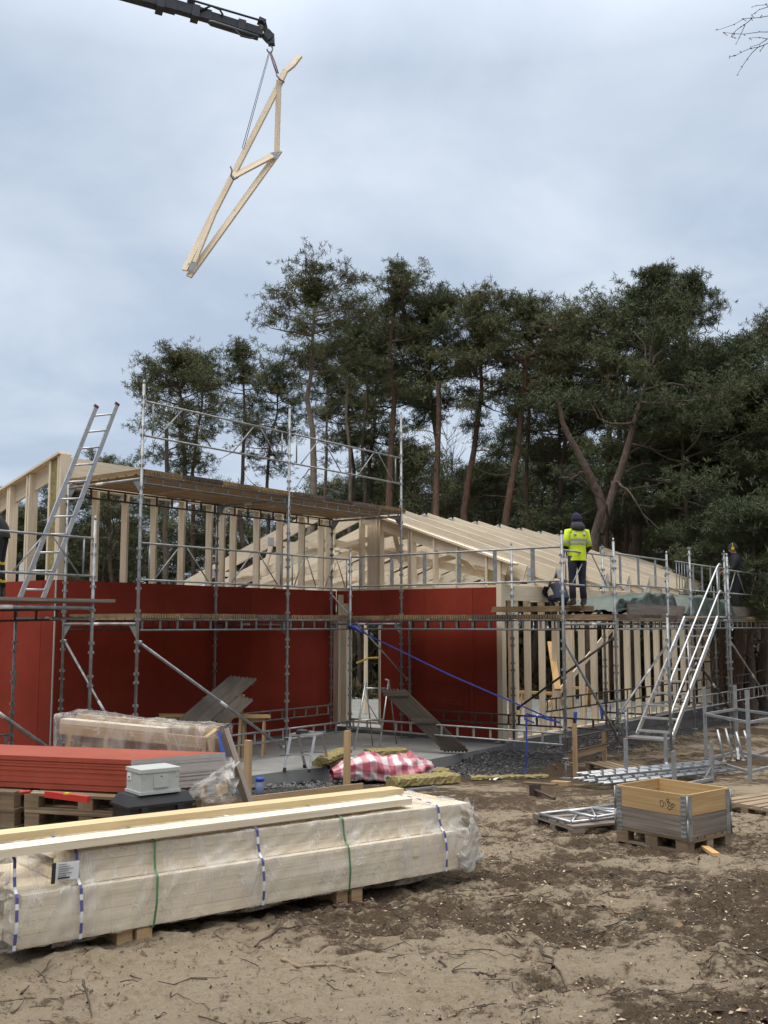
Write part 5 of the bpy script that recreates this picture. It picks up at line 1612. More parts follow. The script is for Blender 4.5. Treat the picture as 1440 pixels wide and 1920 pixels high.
mpart(lambda m_: m_.beam(q1 - dcr * .5 + bk * .03 + up_ * .06, q1 - dcr * .42 + bk * .34 + up_ * .06, .06, .05), 'cross_rail', M_STAKE, crt)
for f in (.08, .33, .76, .99):
    m_ = MB(); c = q0 + dcr * dl * f; m_.beam(c - up_ * .052, c - up_ * .50 - bk * .03, .09, .04, up=dcr); part(m_, 'leg', M_STAKE, crt)
mpart(lambda m_: m_.beam(q0 + dcr * .25 - up_ * .26 + bk * .02, q1 - up_ * .24 + bk * .02, .03, .10), 'lower_rail', M_STAKE, crt)
mpart(lambda m_: m_.beam(q0 - up_ * .25 + bk * .10, q1 - up_ * .25 + bk * .10, .02, .36), 'panel', M_STAKE, crt)
mpart(lambda m_: m_.beam(q1 + dcr * .03 + up_ * .03 + bk * .1, q1 + dcr * .13 - up_ * .50 + bk * .1, .30, .02, up=dcr), 'end_panel', M_STAKE, crt)
def crfilm(m_):
    P = []
    for i in range(60):
        f = -.03 + 1.10 * i / 59; row = []
        for j in range(26):
            s = j / 25
            y = -.06 + .5 * max(0, min(1, (s - .35) / .4)); z = (-.34 + .48 * min(1, s / .35)) if s < .6 else .14 - .7 * max(0, (s - .75))
            w = .03 * (float(fbm(np.array(f * 14), np.array(s * 7), 3, 4)) - .5) * 2
            row.append(q0 + dcr * dl * f + bk * (y + w) + up_ * (z + w * .8 + .01))
        P.append(row)
    m_.grid(P)
mpart(crfilm, 'plastic_wrap', M_FILM, crt)
def blue_c(m_):
    c = q1 + dcr * .10
    P = []
    for i in range(8):
        row = []
        for j in range(10):
            f, s = i / 7, j / 9
            row.append(c + dcr * (f * .06 + .015 * math.sin(j)) + bk * (s * .30) + up_ * (.11 - f * .24 - s * .03 + .015 * math.sin(j * 2 + i)))
        P.append(row)
    m_.grid(P)
mpart(blue_c, 'blue_film', M_BLUE, crt)
# film hanging down at the right of the stack
dr_ = wthing('plastic_sheet', 'crumpled clear plastic sheet hanging off the right end of the red board stack', 'plastic sheet', R0)
def drape(m_):
    P = []
    for i in range(34):
        f = i / 33; row = []
        top = at_y(405 + 40 * f, 1412 + 18 * f, 9.7 - .25 * f); bot = at_y(330 + 118 * f, 1512 - 10 * math.sin(f * 3.1), 9.15 + .3 * f)
        for j in range(30):
            s = j / 29
            p = top * (1 - s) + bot * s
            w = (float(fbm(np.array(f * 6), np.array(s * 7), 4, 14)) - .5) * .16
            row.append(p + np.array([w * .5, -.05 * math.sin(s * 3.1) + w, w * .3]))
        P.append(row)
    m_.grid(P)
mpart(drape, 'film', M_FILM, dr_)
# thin board leaning there
a, b = at_y(421, 1374, 9.75), at_y(468, 1512, 9.55); b[2] = max(b[2], gz(9.55))
lb = wthing('leaning_board', 'thin grey-brown board leaning against the wrapped crate', 'board', (b[0], b[1], b[2]))
mpart(lambda m_: m_.beam(b, a, .045, .30, up=(-.35, .9, 0)), 'board', M_GREY, lb)

# ================================================================== BATTER BOARDS AND STAKES
bb = wthing('batter_board', 'batter board of two yellow stakes and a rail behind the wrapped pack', 'batter board', ground_at(650, 1480))
s1, s2 = at_y(464, 1400, 12.0), at_y(650, 1400, 13.9)
for s_, vt, d in ((s1, 1388, 12.0), (s2, 1370, 13.9)):
    m_ = MB(); z1 = at_y(464 if d < 13 else 650, vt, d)[2]
    m_.beam((s_[0], s_[1], gz(d) - .15), (s_[0] + .01, s_[1], z1), .085, .05, up=(.6, .8, 0)); part(m_, 'stake', M_STAKE, bb)
a, b = at_y(472, 1500, 11.95), at_y(680, 1474, 14.15)
mpart(lambda m_: m_.beam(a - np.array([0, .05, 0]), b - np.array([0, .05, 0]), .022, .10), 'rail', M_STAKE, bb)
bb = wthing('batter_board', 'batter board with two brown stakes in front of the scaffold corner post', 'batter board', ground_at(1079, 1455))
s1, s2 = ground_at(1079, 1457), ground_at(1134, 1438)
for s_, u, vt in ((s1, 1079, 1357), (s2, 1134, 1372)):
    m_ = MB(); z1 = at_y(u, vt, s_[1])[2]; m_.beam((s_[0], s_[1], s_[2] - .1), (s_[0], s_[1], z1), .075, .045, up=(.6, .8, 0)); part(m_, 'stake', M_STAKE, bb)
a, b = at_y(1062, 1418, s1[1] - .06), at_y(1134, 1401, s2[1] - .04); mpart(lambda m_: m_.beam(a, b, .022, .12), 'rail', M_STAKE, bb)

# pipe with a blue cap
pp = ground_at(487, 1494)
pt = wthing('drain_pipe', 'blue-grey plastic pipe stub with a bright blue cap in front of the slab', 'pipe', pp)
s_ = FPX / pp[1]; zt_ = at_y(487, 1458, pp[1])[2]
mpart(lambda m_: m_.tube([(pp[0], pp[1], pp[2] - .1), (pp[0], pp[1], zt_ - .02)], .058, 20), 'pipe', M_BLUEGREY, pt)
mpart(lambda m_: m_.tube([(pp[0], pp[1], zt_ - .045), (pp[0], pp[1], zt_), (pp[0], pp[1], zt_ + .006)], [.064, .064, .05], 20), 'cap', M_BLUE, pt)

# ================================================================== STEP STOOL WITH DRILL
f1, f2, f3, f4 = at_z(533, 1446, .2), at_z(579, 1449, .2), at_z(617, 1441, .2), at_z(572, 1440, .2)
t1, t2, t3 = at_y(545, 1380, f1[1] + .12), at_y(590, 1381, f2[1] + .12), at_y(603, 1377, f3[1] - .12); t4 = t1 + (t3 - t2)
stl = wthing('step_stool', 'small aluminium step stool standing on the concrete slab', 'step stool', (f1 + f3) / 2)
for f_, t_ in ((f1, t1), (f2, t2), (f3, t3), (f4, t4)):
    m_ = MB(); m_.beam(f_ + np.array([0, 0, .03]), t_, .045, .028, up=(0, 1, .2)); l_ = part(m_, 'leg', M_ALU, stl)
    m_ = MB(); m_.beam(f_, f_ + (t_ - f_) * .10, .055, .05, up=(0, 1, .2)); sub(m_, 'rubber_foot', M_BLACKP, l_)
def ttop(m_):
    c0 = (t1 + t2) / 2; c1 = (t3 + t4) / 2; w = np.linalg.norm(t2 - t1) + .05
    m_.beam(c0 - (c1 - c0) * .06 + np.array([0, 0, .014]), c1 + (c1 - c0) * .06 + np.array([0, 0, .014]), w, .03)
mpart(ttop, 'top_step', M_ALU, stl)
for a, b, c, d in ((f1, t1, f2, t2), (f4, t4, f3, t3)):
    m_ = MB(); p, q = a + (b - a) * .48, c + (d - c) * .48; m_.beam(p, q, .07, .02); part(m_, 'step', M_ALU, stl)
dc = (t1 + t2 + t3 + t4) / 4 + np.array([-.06, 0, .032])
dri = wthing('cordless_drill', 'black cordless drill lying on top of the step stool', 'drill', dc)
mpart(lambda m_: m_.tube([dc + np.array([-.10, 0, .035]), dc + np.array([-.08, 0, .035]), dc + np.array([.05, 0, .035]), dc + np.array([.10, 0, .035])], [.025, .034, .034, .018], 12), 'motor_housing', M_BLACKP, dri)
mpart(lambda m_: m_.beam(dc + np.array([-.04, 0, .02]), dc + np.array([-.06, -.11, .02]), .035, .035), 'handle', M_BLACKP, dri)
mpart(lambda m_: m_.box(tuple(dc + np.array([-.065, -.13, .03])), (.075, .06, .06)), 'battery', M_INK, dri)
mpart(lambda m_: m_.tube([dc + np.array([.10, 0, .035]), dc + np.array([.20, .01, .03])], .006, 6), 'bit', M_STEEL, dri)
fl_ = dc + np.array([.12, -.02, 0]); fl2 = wthing('steel_flat', 'grey flat steel strip lying beside the drill on the stool', 'steel strip', fl_); mpart(lambda m_: m_.beam(fl_ + np.array([-.05, .05, .01]), fl_ + np.array([.26, .12, .012]), .05, .016), 'strip', M_STEEL, fl2)

# ================================================================== ALUMINIUM TRESTLE LADDER ON THE SLAB
tr = wthing('trestle_ladder', 'narrow aluminium trestle with thin legs standing near the tall opening', 'trestle', at_z(688, 1404, .2))
A1, A2 = at_z(664, 1406, .2), at_z(711, 1403, .2)
B1, B2 = at_y(686, 1275, A1[1] + .25), at_y(729, 1275, A2[1] + .25)
for a, b in ((A1, B1), (A2, B2)):
    mpart(lambda m_: m_.tube([a, b], .017, 8), 'leg', M_ALU, tr)
C1, C2 = A1 + np.array([.35, .75, 0]), A2 + np.array([.35, .75, 0])
for a, b in ((C1, B1), (C2, B2)):
    mpart(lambda m_: m_.tube([a, b], .013, 8), 'brace', M_STEEL, tr)
for f in (.88, .42):
    mpart(lambda m_: m_.tube([A1 + (B1 - A1) * f, A2 + (B2 - A2) * f], .014, 8), 'rung', M_ALU, tr)
mpart(lambda m_: m_.tube([B2, B2 + np.array([-.08, 0, .012])], .014, 8), 'hook', M_ALU, tr)
mpart(lambda m_: m_.tube([A1 + (B1 - A1) * .78, A2 + (B2 - A2) * .30], .010, 8), 'cross_brace', M_STEEL, tr)

# ================================================================== INSULATION AND STRIPED BAG
def batt(label, pts, w, h, mat=M_ROCK):
    """slab of rock wool between two points, lumpy faces"""
    a, b = pts; t_ = wthing('insulation_batt', label, 'insulation', a, 'rock wool batts by the slab')
    a = np.array(a); b = np.array(b); d = b - a; L = np.linalg.norm(d); d /= L; s = np.cross(d, [0, 0, 1]); s /= np.linalg.norm(s)
    NI, NJ = max(6, int(L / .05)), 16; P = []
    rg = np.random.default_rng(int(abs(a[0] * 1000)) + 3)
    for i in range(NI + 1):
        f = i / NI; row = []
        k = 1 if 0 < i < NI else .96
        for j in range(NJ + 1):
            an = 2 * math.pi * j / NJ + math.pi / NJ
            cx, cz = math.cos(an), math.sin(an)
            q = 1 / max(abs(cx), abs(cz)); 
            row.append(a + d * L * f + s * (cx * q * w / 2 * k) + np.array([0, 0, h / 2 + cz * q * h / 2 * k]) + rg.normal(size=3) * .007)
        row[-1] = row[0]; P.append(row)
    m_ = MB(); m_.grid(P, smooth=False)
    m_.poly([p for p in P[0][:-1]]); m_.poly([p for p in P[-1][:-1]][::-1])
    part(m_, 'batt', mat, t_)
def gp(u, v, dz=0): p = on_ground(u, v); p[2] += dz; return p
batt('thick olive rock wool batt on the ground in front of the striped bag', (gp(735, 1477), gp(852, 1468)), .32, .17)
batt('second olive rock wool batt, partly behind the first, in front of the bag', (gp(718, 1467), gp(835, 1456)), .28, .15)
batt('long thin rock wool strip lying alone on the mud by the gravel', (gp(882, 1462), gp(1026, 1459)), .18, .06)
batt('short rock wool offcut under the left end of the striped bag', (at_z(598, 1438, .202), at_z(650, 1430, .202)), .34, .09)
batt('rock wool slab standing askew at the slab edge left of the stake', (at_z(604, 1432, .30), at_z(648, 1412, .34)), .26, .10)
batt('flat pale rock wool slab on the slab behind the striped bag', (at_z(690, 1420, .21), at_z(755, 1416, .21)), .4, .14)
bm, bn, bl_, bbs = new_mat('striped_bag')
tc = bn.new('ShaderNodeUVMap'); sp = bn.new('ShaderNodeSeparateXYZ'); bl_.new(tc.outputs[0], sp.inputs[0])
def sq(out, k):
    m1 = bn.new('ShaderNodeMath'); m1.operation = 'MULTIPLY'; m1.inputs[1].default_value = k; bl_.new(out, m1.inputs[0])
    m2 = bn.new('ShaderNodeMath'); m2.operation = 'FRACT'; bl_.new(m1.outputs[0], m2.inputs[0])
    m3 = bn.new('ShaderNodeMath'); m3.operation = 'LESS_THAN'; m3.inputs[1].default_value = .5; bl_.new(m2.outputs[0], m3.inputs[0]); return m3.outputs[0]
av = bn.new('ShaderNodeMath'); av.operation = 'ADD'; bl_.new(sq(sp.outputs[0], 8), av.inputs[0]); bl_.new(sq(sp.outputs[1], 5), av.inputs[1])
hv = bn.new('ShaderNodeMath'); hv.operation = 'MULTIPLY'; hv.inputs[1].default_value = .5; bl_.new(av.outputs[0], hv.inputs[0])
rr_ = ramp(bn, [(0.0, (.70, .65, .67)), (.5, (.55, .27, .31)), (1.0, (.38, .085, .12))]); bl_.new(hv.outputs[0], rr_.inputs['Fac']); bl_.new(rr_.outputs[0], bbs.inputs['Base Color']); bbs.inputs['Roughness'].default_value = .35
bg_ = wthing('insulation_bag', 'torn red and white striped plastic bag of insulation lying against the slab', 'bag', gp(705, 1460))
def bagm(m_):
    a, b = gp(622, 1470, .12), gp(806, 1462, .12)
    a[1] -= .1
    P = []; d = b - a; NI, NJ = 60, 40
    s = np.array([-d[1], d[0], 0]); s /= np.linalg.norm(s)
    for i in range(NI + 1):
        f = i / NI; row = []
        rad = .26 * (math.sin(min(1, f * 1.6 + .15) * math.pi * .5)) * (1 if f < .8 else 1 - (f - .8) * 3.2) + .02
        for j in range(NJ + 1):
            an = 2 * math.pi * j / NJ
            w = 1 + .75 * (float(fbm(np.array(f * 7 + 2 + .8 * math.sin(an)), np.array(4 * math.cos(an) + 9), 4, 21, .6)) - .5) + .10 * math.sin(an * 9 + f * 16) * f
            if j == NJ: pass
            row.append(a + d * f + s * (math.cos(an) * rad * 1.15 * w) + np.array([0, 0, max(-.12, math.sin(an) * rad * w) + .05 + .05 * math.sin(f * 7)]))
        row[-1] = row[0]; P.append(row)
    m_.grid(P, uv=lambda i, j: (i / NI, j / NJ))
mpart(bagm, 'bag', bm, bg_)
# bent grey bracket in front of the batts
a = gp(760, 1485, .02)
bk_ = wthing('steel_bracket', 'small grey folded steel bracket on the sand beyond the pack', 'bracket', a); b = gp(812, 1480, .03)
mpart(lambda m_: (m_.beam(a, b, .06, .03), m_.beam(b - (b - a) * .05, b + np.array([.06, -.04, .0]), .07, .05)), 'bracket', M_STEELL, bk_)

# ================================================================== LOOSE SCAFFOLD DECKS
def slat_deck(label, e0, e1, e2, mat, slats=8, th=.07):
    """scaffold deck: e0-e1 one short end, e2 the matching corner of the other end; slats run lengthwise"""
    e0, e1, e2 = map(lambda p: np.array(p, float), (e0, e1, e2)); w = e1 - e0; L = e2 - e0
    t_ = wthing('scaffold_deck', label, 'scaffold deck', (e0 + e2) / 2, 'loose scaffold decks in the recess')
    nrm = np.cross(L, w); nrm /= np.linalg.norm(nrm); nrm = nrm if nrm[2] > 0 else -nrm
    W_ = np.linalg.norm(w)
    for k in range(slats):
        m_ = MB(); c = e0 + w * ((k + .5) / slats); m_.beam(c, c + L, W_ / slats * .74, th, up=nrm); part(m_, 'slat', mat, t_)
    for f in (.06, .5, .94):
        m_ = MB(); c = e0 + L * f - nrm * (th / 2 + .012); m_.beam(c - w * .0, c + w, .09, .022, up=nrm); part(m_, 'batten', mat, t_)
slat_deck('weathered slatted deck leaning on a trestle in front of the dark red recess wall', at_y(331, 1352, 17.9), at_y(388, 1356, 18.2), at_y(430, 1269, 18.9), M_DECKG, 7)
slat_deck('second weathered deck crossing under the leaning one in the recess', at_y(395, 1352, 18.2), at_y(425, 1358, 18.4), at_y(446, 1306, 18.7), M_DECKG, 4)
slat_deck('dark slatted deck leaning from the slab onto the aluminium trestle', at_z(833, 1408, .25), at_z(880, 1409, .25), at_y(713, 1293, 19.6), M_DECKD, 7)
a, b = at_y(298, 1341, 18.6), at_y(505, 1343, 19.2)
t_ = wthing('plank', 'pale plank lying flat behind the leaning weathered decks', 'plank', a); mpart(lambda m_: m_.beam(a, b, .24, .05), 'board', M_WOOD2, t_)
for k, f in enumerate((.12, .86)):
    c = a + (b - a) * f; tt2 = wthing('trestle', ('left', 'right')[k] + ' wooden trestle hidden behind the decks, carrying the pale plank', 'trestle', (c[0], c[1], .2))
    mpart(lambda m_: m_.beam((c[0] - .2, c[1], c[2] - .06), (c[0] + .2, c[1] + .1, c[2] - .06), .06, .06), 'beam', M_STAKE, tt2)
    for sx in (-.18, .18):
        for sy in (-.2, .25):
            mpart(lambda m_: m_.beam((c[0] + sx, c[1] + sy * .3 + .04, c[2] - .09), (c[0] + sx, c[1] + sy, .2), .04, .04, up=(1, 0, 0)), 'leg', M_STAKE, tt2)
for k, (u, v, d) in enumerate(((420, 1300, 18.75), )):
    c = at_y(u, v, d)
    tt2 = wthing('trestle', 'low wooden trestle holding up the leaning weathered decks', 'trestle', (c[0], c[1], .2))
    mpart(lambda m_: m_.beam((c[0] - .25, c[1] + .05, c[2] - .06), (c[0] + .35, c[1] + .2, c[2] - .06), .06, .06), 'beam', M_STAKE, tt2)
    for sx in (-.2, .3):
        for sy in (-.15, .35):
            mpart(lambda m_: m_.beam((c[0] + sx, c[1] + .12 + sy * .2, c[2] - .09), (c[0] + sx, c[1] + sy, .2), .04, .04, up=(1, 0, 0)), 'leg', M_STAKE, tt2)

# ================================================================== BLUE STRAP
def hp(b, a, z): return wpt(b, a, z)
bs = wthing('ratchet_strap', 'blue strap stretched diagonally from the deck corner down to the scaffold corner post', 'strap', hp(.1, -.06, 2.55))
a, b = hp(.10, -.05, 2.56), hp(4.70, -.05, .93)
mpart(lambda m_: m_.strip([a, a + (b - a) * .5 + np.array([0, 0, -.05]), b], .027, np.cross(b - a, VA), .004), 'webbing', M_STRAP, bs)
mpart(lambda m_: m_.strip([hp(4.70, -.05, .93), hp(4.45, -.07, .98), hp(4.05, -.06, 1.05), hp(4.0, -.05, .95), hp(4.2, -.06, .9)], .03, (0, 0, 1), .004), 'loose_tail', M_STRAP, bs)
mpart(lambda m_: m_.strip([hp(4.05, -.05, .98), hp(4.04, -.06, .62), hp(4.06, -.07, .3), hp(4.0, -.05, .1), hp(4.02, -.08, -.01)], .03, VN + np.array([0, 0, .1]), .004), 'hanging_end', M_STRAP, bs)
mpart(lambda m_: m_.tube([hp(.0, -.05, 2.58), hp(.2, -.05, 2.55), hp(.35, -.05, 2.46)], [.03, .05, .03], 8), 'knot', M_STRAP, bs)

# ================================================================== STAIR
stt = hthing('scaffold_stair', 'aluminium scaffold stair with handrails rising to the deck of the long scaffold', 'stair', 5.4, 2.3)
S0, S1 = (2.30, .56), (5.02, 2.76)          # (a, z) foot and top
BI, BO = 5.10, 5.80
def sp_(f, b, dz=0): return (b, S0[0] + (S1[0] - S0[0]) * f, S0[1] + (S1[1] - S0[1]) * f + dz)
for b_ in (BI, BO):
    mpart(lambda m_: m_.beam(sp_(0, b_), sp_(1, b_), .03, .10), 'stringer', M_ALU, stt)
hb_ = BO + .04
for dz in (1.16, .60):
    mpart(lambda m_: m_.tube([sp_(-.10, hb_, dz - .14), sp_(-.02, hb_, dz - .02), sp_(.98, hb_, dz - .06), sp_(1.03, hb_, dz - .10), sp_(1.09, hb_ - .02, dz - .25)], .019, 8), 'handrail', M_ALU, stt)
for f in (.30, .97):
    mpart(lambda m_: m_.tube([sp_(f, hb_, .0), sp_(f, hb_, 1.12)], .012, 8), 'baluster', M_ALU, stt)
for k in range(10):
    mpart(lambda m_: m_.beam(sp_((k + .3) / 10, BI + .015), sp_((k + .3) / 10, BO - .015), .20, .03), 'tread', M_ALU, stt)
mpart(lambda m_: m_.beam((BI - .05, S0[0] - .22, S0[1] - .03), (BO + .05, S0[0] - .22, S0[1] - .03), .42, .035), 'landing', M_ALU, stt)
mpart(lambda m_: m_.beam((BI - .05, S1[0] + .18, S1[1] + .02), (BO + .05, S1[0] + .18, S1[1] + .02), .40, .03), 'landing', M_ALU, stt)
standard(stt, BO + .08, 2.0, -.02, 2.75); standard(stt, BI - .06, 1.95, -.02, 1.0)
m_ = MB(); m_.tube([(BI - .06, 1.97, S0[1] - .075), (BO + .08, 2.0, S0[1] - .075)], .026, 10); part(m_, 'transom', M_STEEL, stt)
m_ = MB(); m_.tube([(4.78, 5.3, S1[1] - .06), (BO + .1, 5.3, S1[1] - .06)], .026, 10); part(m_, 'transom', M_STEEL, stt)
standard(stt, BO + .1, 5.42, -.02, 4.05)
gt = hthing('guard_gate', 'small steel guard gate with thin bars at the top of the stair', 'guard frame', 4.7, 6.6)
def gg(m_):
    for z in (3.40, 4.0): m_.tube([(4.74, 5.5, z), (4.74, 6.28, z)], .017, 8)
    for k in range(5): m_.tube([(4.74, 5.56 + k * .165, 3.4), (4.74, 5.56 + k * .165, 4.0)], .010, 6)
mpart(gg, 'gate_frame', M_STEEL, gt)

# ================================================================== LEANING LADDER
ld = hthing('ladder', 'aluminium ladder with red end caps leaning from the left deck past the raised deck', 'ladder', -.3, -7.2)
M_CAP = simple('dark_red_cap', (0.16, 0.02, 0.025), rough=0.5, var=0.15, scale=8, bump=0.02)
LB = [np.array([-.30, -7.40, 3.012]), np.array([-.30, -7.02, 3.012])]
LT = [np.array([-.30, -6.16, 6.08]), np.array([-.30, -5.75, 6.19])]
LB[1][0] += .02
for a, b in zip(LB, LT):
    o_ = mpart(lambda m_: m_.beam(a, b, .026, .072, up=(0, 1, 0)), 'rail', M_ALU, ld)
    m_ = MB(); dd = (b - a) / np.linalg.norm(b - a); m_.beam(b - dd * .01, b + dd * .035, .03, .08, up=(0, 1, 0)); sub(m_, 'end_cap', M_CAP, o_)
for k in range(11):
    f = (k + .45) / 11
    mpart(lambda m_: m_.tube([LB[0] + (LT[0] - LB[0]) * f, LB[1] + (LT[1] - LB[1]) * f], .016, 8), 'rung', M_ALU, ld)

# ================================================================== TARPAULIN ON THE DECK
def tarp(label, a0, a1, b0, zt, seed, drop):
    t_ = hthing('tarpaulin', label, 'tarpaulin', b0, (a0 + a1) / 2, ZD)
    NI, NJ = 60, 40; P = []
    for i in range(NI + 1):
        f = i / NI; a = a0 + (a1 - a0) * f; row = []
        hgt = zt * min(1, f / .10, (1 - f) / .10) * (.55 + .9 * float(fbm(np.array(a * .9 + seed), np.array(1.3), 3, seed)))
        for j in range(NJ + 1):
            s = j / NJ
            # from hanging edge outside, over the load, down inside
            if s < .3: b = b0 + .10 + .03 * math.sin(a * 8); z = hgt * (s / .3) - drop * (1 - s / .3) * (.4 + .9 * float(vnoise(np.array(a * 2.2), np.array(.5), seed)))
            elif s < .75: b = b0 + .10 - (s - .3) / .45 * 1.0; z = hgt
            else: b = b0 - .9 - (s - .75) * .4; z = hgt * (1 - (s - .75) / .25)
            w = (float(fbm(np.array(a * 3.2 + s * 4), np.array(s * 9), 4, seed + 5, .6)) - .5) * .20
            row.append((b + w * .7, a, ZD + .07 + max(z + w, -.26)))
        P.append(row)
    m_ = MB(); m_.grid(P); part(m_, 'sheet', M_TARP, t_)
tarp('crumpled green tarpaulin over a pile on the long scaffold, left of the stair', 2.6, 6.1, 4.45, .33, 3, .0)
tarp('green tarpaulin drooping over the deck edge, behind the stair handrails', 6.2, 9.6, 4.62, .36, 9, .22)
a, b = hp(4.35, 1.2, 2.94), hp(2.9, 1.3, 2.94)
for k in range(2):
    t_ = wthing('plank', ('upper', 'lower')[k] + ' plank on the deck under the feet of the worker in yellow', 'plank', hp(4.3, 1.1, 2.94)); m_ = MB()
    m_.beam(hp(4.74, 1.05 + .02 * k, 2.94 - .052 * k), hp(2.75, 1.25 - .05 * k, 2.94 - .052 * k), .45, .05); part(m_, 'board', M_DECK, t_)

# ================================================================== STILLAGES AND STEEL ON THE GROUND
def stillage(label, posts, base_z, heights, mid=(), r=.055, feet=True):
    """posts: four ground points in order round the frame"""
    t_ = wthing('stillage', label, 'stillage', posts[0], 'steel stillages on the right')
    for p, h in zip(posts, heights):
        mpart(lambda m_: m_.beam((p[0], p[1], p[2] - .02), (p[0], p[1], p[2] + h), r, r, up=(.6, .8, 0)), 'post', M_STILL, t_)
        c = sum(np.array(q) for q in posts) / 4; d = c - p; d[2] = 0; d /= np.linalg.norm(d)
        if feet: mpart(lambda m_: m_.beam(np.array(p) + d * .16 + np.array([0, 0, .03]), np.array(p) + d * .03 + np.array([0, 0, .24]), .012, .05, up=(-d[1], d[0], 0)), 'foot_gusset', M_STILL, t_)
    for z in mid:
        for i in range(4):
            p, q = np.array(posts[i], float), np.array(posts[(i + 1) % 4], float)
            mpart(lambda m_: m_.beam(p + np.array([0, 0, z]), q + np.array([0, 0, z]), .045, .045), 'frame_rail', M_STILL, t_)
    return t_
stillage('low open steel stillage with four short posts holding the bundle of lattice beams', [ground_at(1175, 1467), ground_at(1250, 1455), ground_at(1336, 1466), ground_at(1265, 1480)], 0, (.72, .72, .66, .58), (.05,))
q = [ground_at(1325, 1440), ground_at(1383, 1425), ground_at(1478, 1446), ground_at(1407, 1466)]
stillage('tall double steel stillage frame near the right edge, empty', q, 0, (1.48, 1.45, 1.5, 1.52), (.16, .98))
for k, (u0, v0, u1, v1) in enumerate(((1345, 1368, 1358, 1426), (1360, 1366, 1375, 1425), (1380, 1372, 1394, 1424), (1395, 1370, 1402, 1395))):
    a, b = at_y(u0, v0, 18.4), at_y(u1, v1, 18.3)
    t_ = wthing('steel_tube', ('first', 'second', 'third', 'fourth')[k] + ' short steel tube from the left leaning inside the tall stillage', 'tube', b); mpart(lambda m_: m_.tube([a, b], .022, 8), 'tube', M_STEELL, t_)
    mpart(lambda m_: m_.tube([b, b + np.array([0, 0, -.02])], .045, 8), 'tube_foot', M_STEELL, t_)
la, lb_ = ground_at(1130, 1482, .06), ground_at(1398, 1452, .06)
dv = (lb_ - la); L_ = np.linalg.norm(dv); dv /= L_; sv = np.array([-dv[1], dv[0], 0])
names_ = ('nearest', 'second', 'third', 'fourth', 'farthest')
for k in range(5):
    o = la + sv * (.03 + .13 * k) + dv * random.uniform(0, .3); e = o + dv * (L_ - random.uniform(.1, .5))
    zt2 = .03 + .10 * (k % 2)
    t_ = wthing('lattice_beam', '%s galvanised ladder beam of the bundle lying in the low stillage' % names_[k], 'lattice beam', o, 'bundle of lattice beams')
    def lt(m_):
        for s in (0, .11):
            m_.tube([o + np.array([0, 0, zt2]) + sv * s, e + np.array([0, 0, zt2]) + sv * s], .021, 8)
        n_ = 12
        for i in range(n_):
            c = o + (e - o) * ((i + .4) / n_) + np.array([0, 0, zt2]); m_.beam(c, c + sv * .11, .04, .012)
            m_.box(tuple(c + dv * .06 + np.array([0, 0, .022])), (.05, .05, .035))
    mpart(lt, 'ladder_frame', M_STEELL, t_)
# bits lying about
def loose(label, u0, v0, u1, v1, w, h, mat, name='plank', cat='plank', dz=.0):
    a, b = ground_at(u0, v0, dz + h / 2), ground_at(u1, v1, dz + h / 2); t_ = wthing(name, label, cat, a); mpart(lambda m_: m_.beam(a, b, w, h), 'board', mat, t_)
loose('old board offcut half sunk in the mud left of the lying base jack', 984, 1470, 1042, 1474, .13, .035, M_PALLET)
loose('small yellow wood block in the mud below the scaffold corner post', 1036, 1472, 1068, 1474, .12, .07, M_STAKE, 'wood_block', 'wood block')
loose('dark board lying on the gravel left of the batter board', 958, 1438, 998, 1432, .14, .04, M_STAKE)
loose('pale plank near the right edge beyond the tall stillage', 1392, 1424, 1440, 1408, .22, .05, M_GREY)
loose('splintered wood piece at the foot of the collar box', 1322, 1592, 1343, 1606, .07, .03, M_WOOD2, 'wood_scrap', 'wood scrap')
loose('thin plank on the mud behind the stair foot', 1280, 1418, 1300, 1412, .10, .03, M_PALLET)
a = ground_at(1003, 1492, .08); b = ground_at(1040, 1503, .04)
t_ = wthing('base_jack', 'rusty base jack with square plate lying left of the pallet of guard frames', 'base jack', a)
mpart(lambda m_: m_.beam(a - (b - a) * .01, a + (b - a) * .02, .17, .17), 'plate', M_RUST, t_); mpart(lambda m_: m_.tube([a, b], .022, 8), 'screw', M_RUST, t_)
t_ = wthing('plastic_scrap', 'white scrap of plastic on the mud below the thin rock wool strip', 'scrap', ground_at(930, 1464))
def scrap(m_):
    a, b = ground_at(918, 1466, .03), ground_at(944, 1462, .03); P = []
    for i in range(8): P.append([a + (b - a) * i / 7 + np.array([0, .05 * j / 3, .02 * math.sin(i * 1.7 + j)]) for j in range(4)])
    m_.grid(P)
mpart(scrap, 'film', M_WHITE, t_)
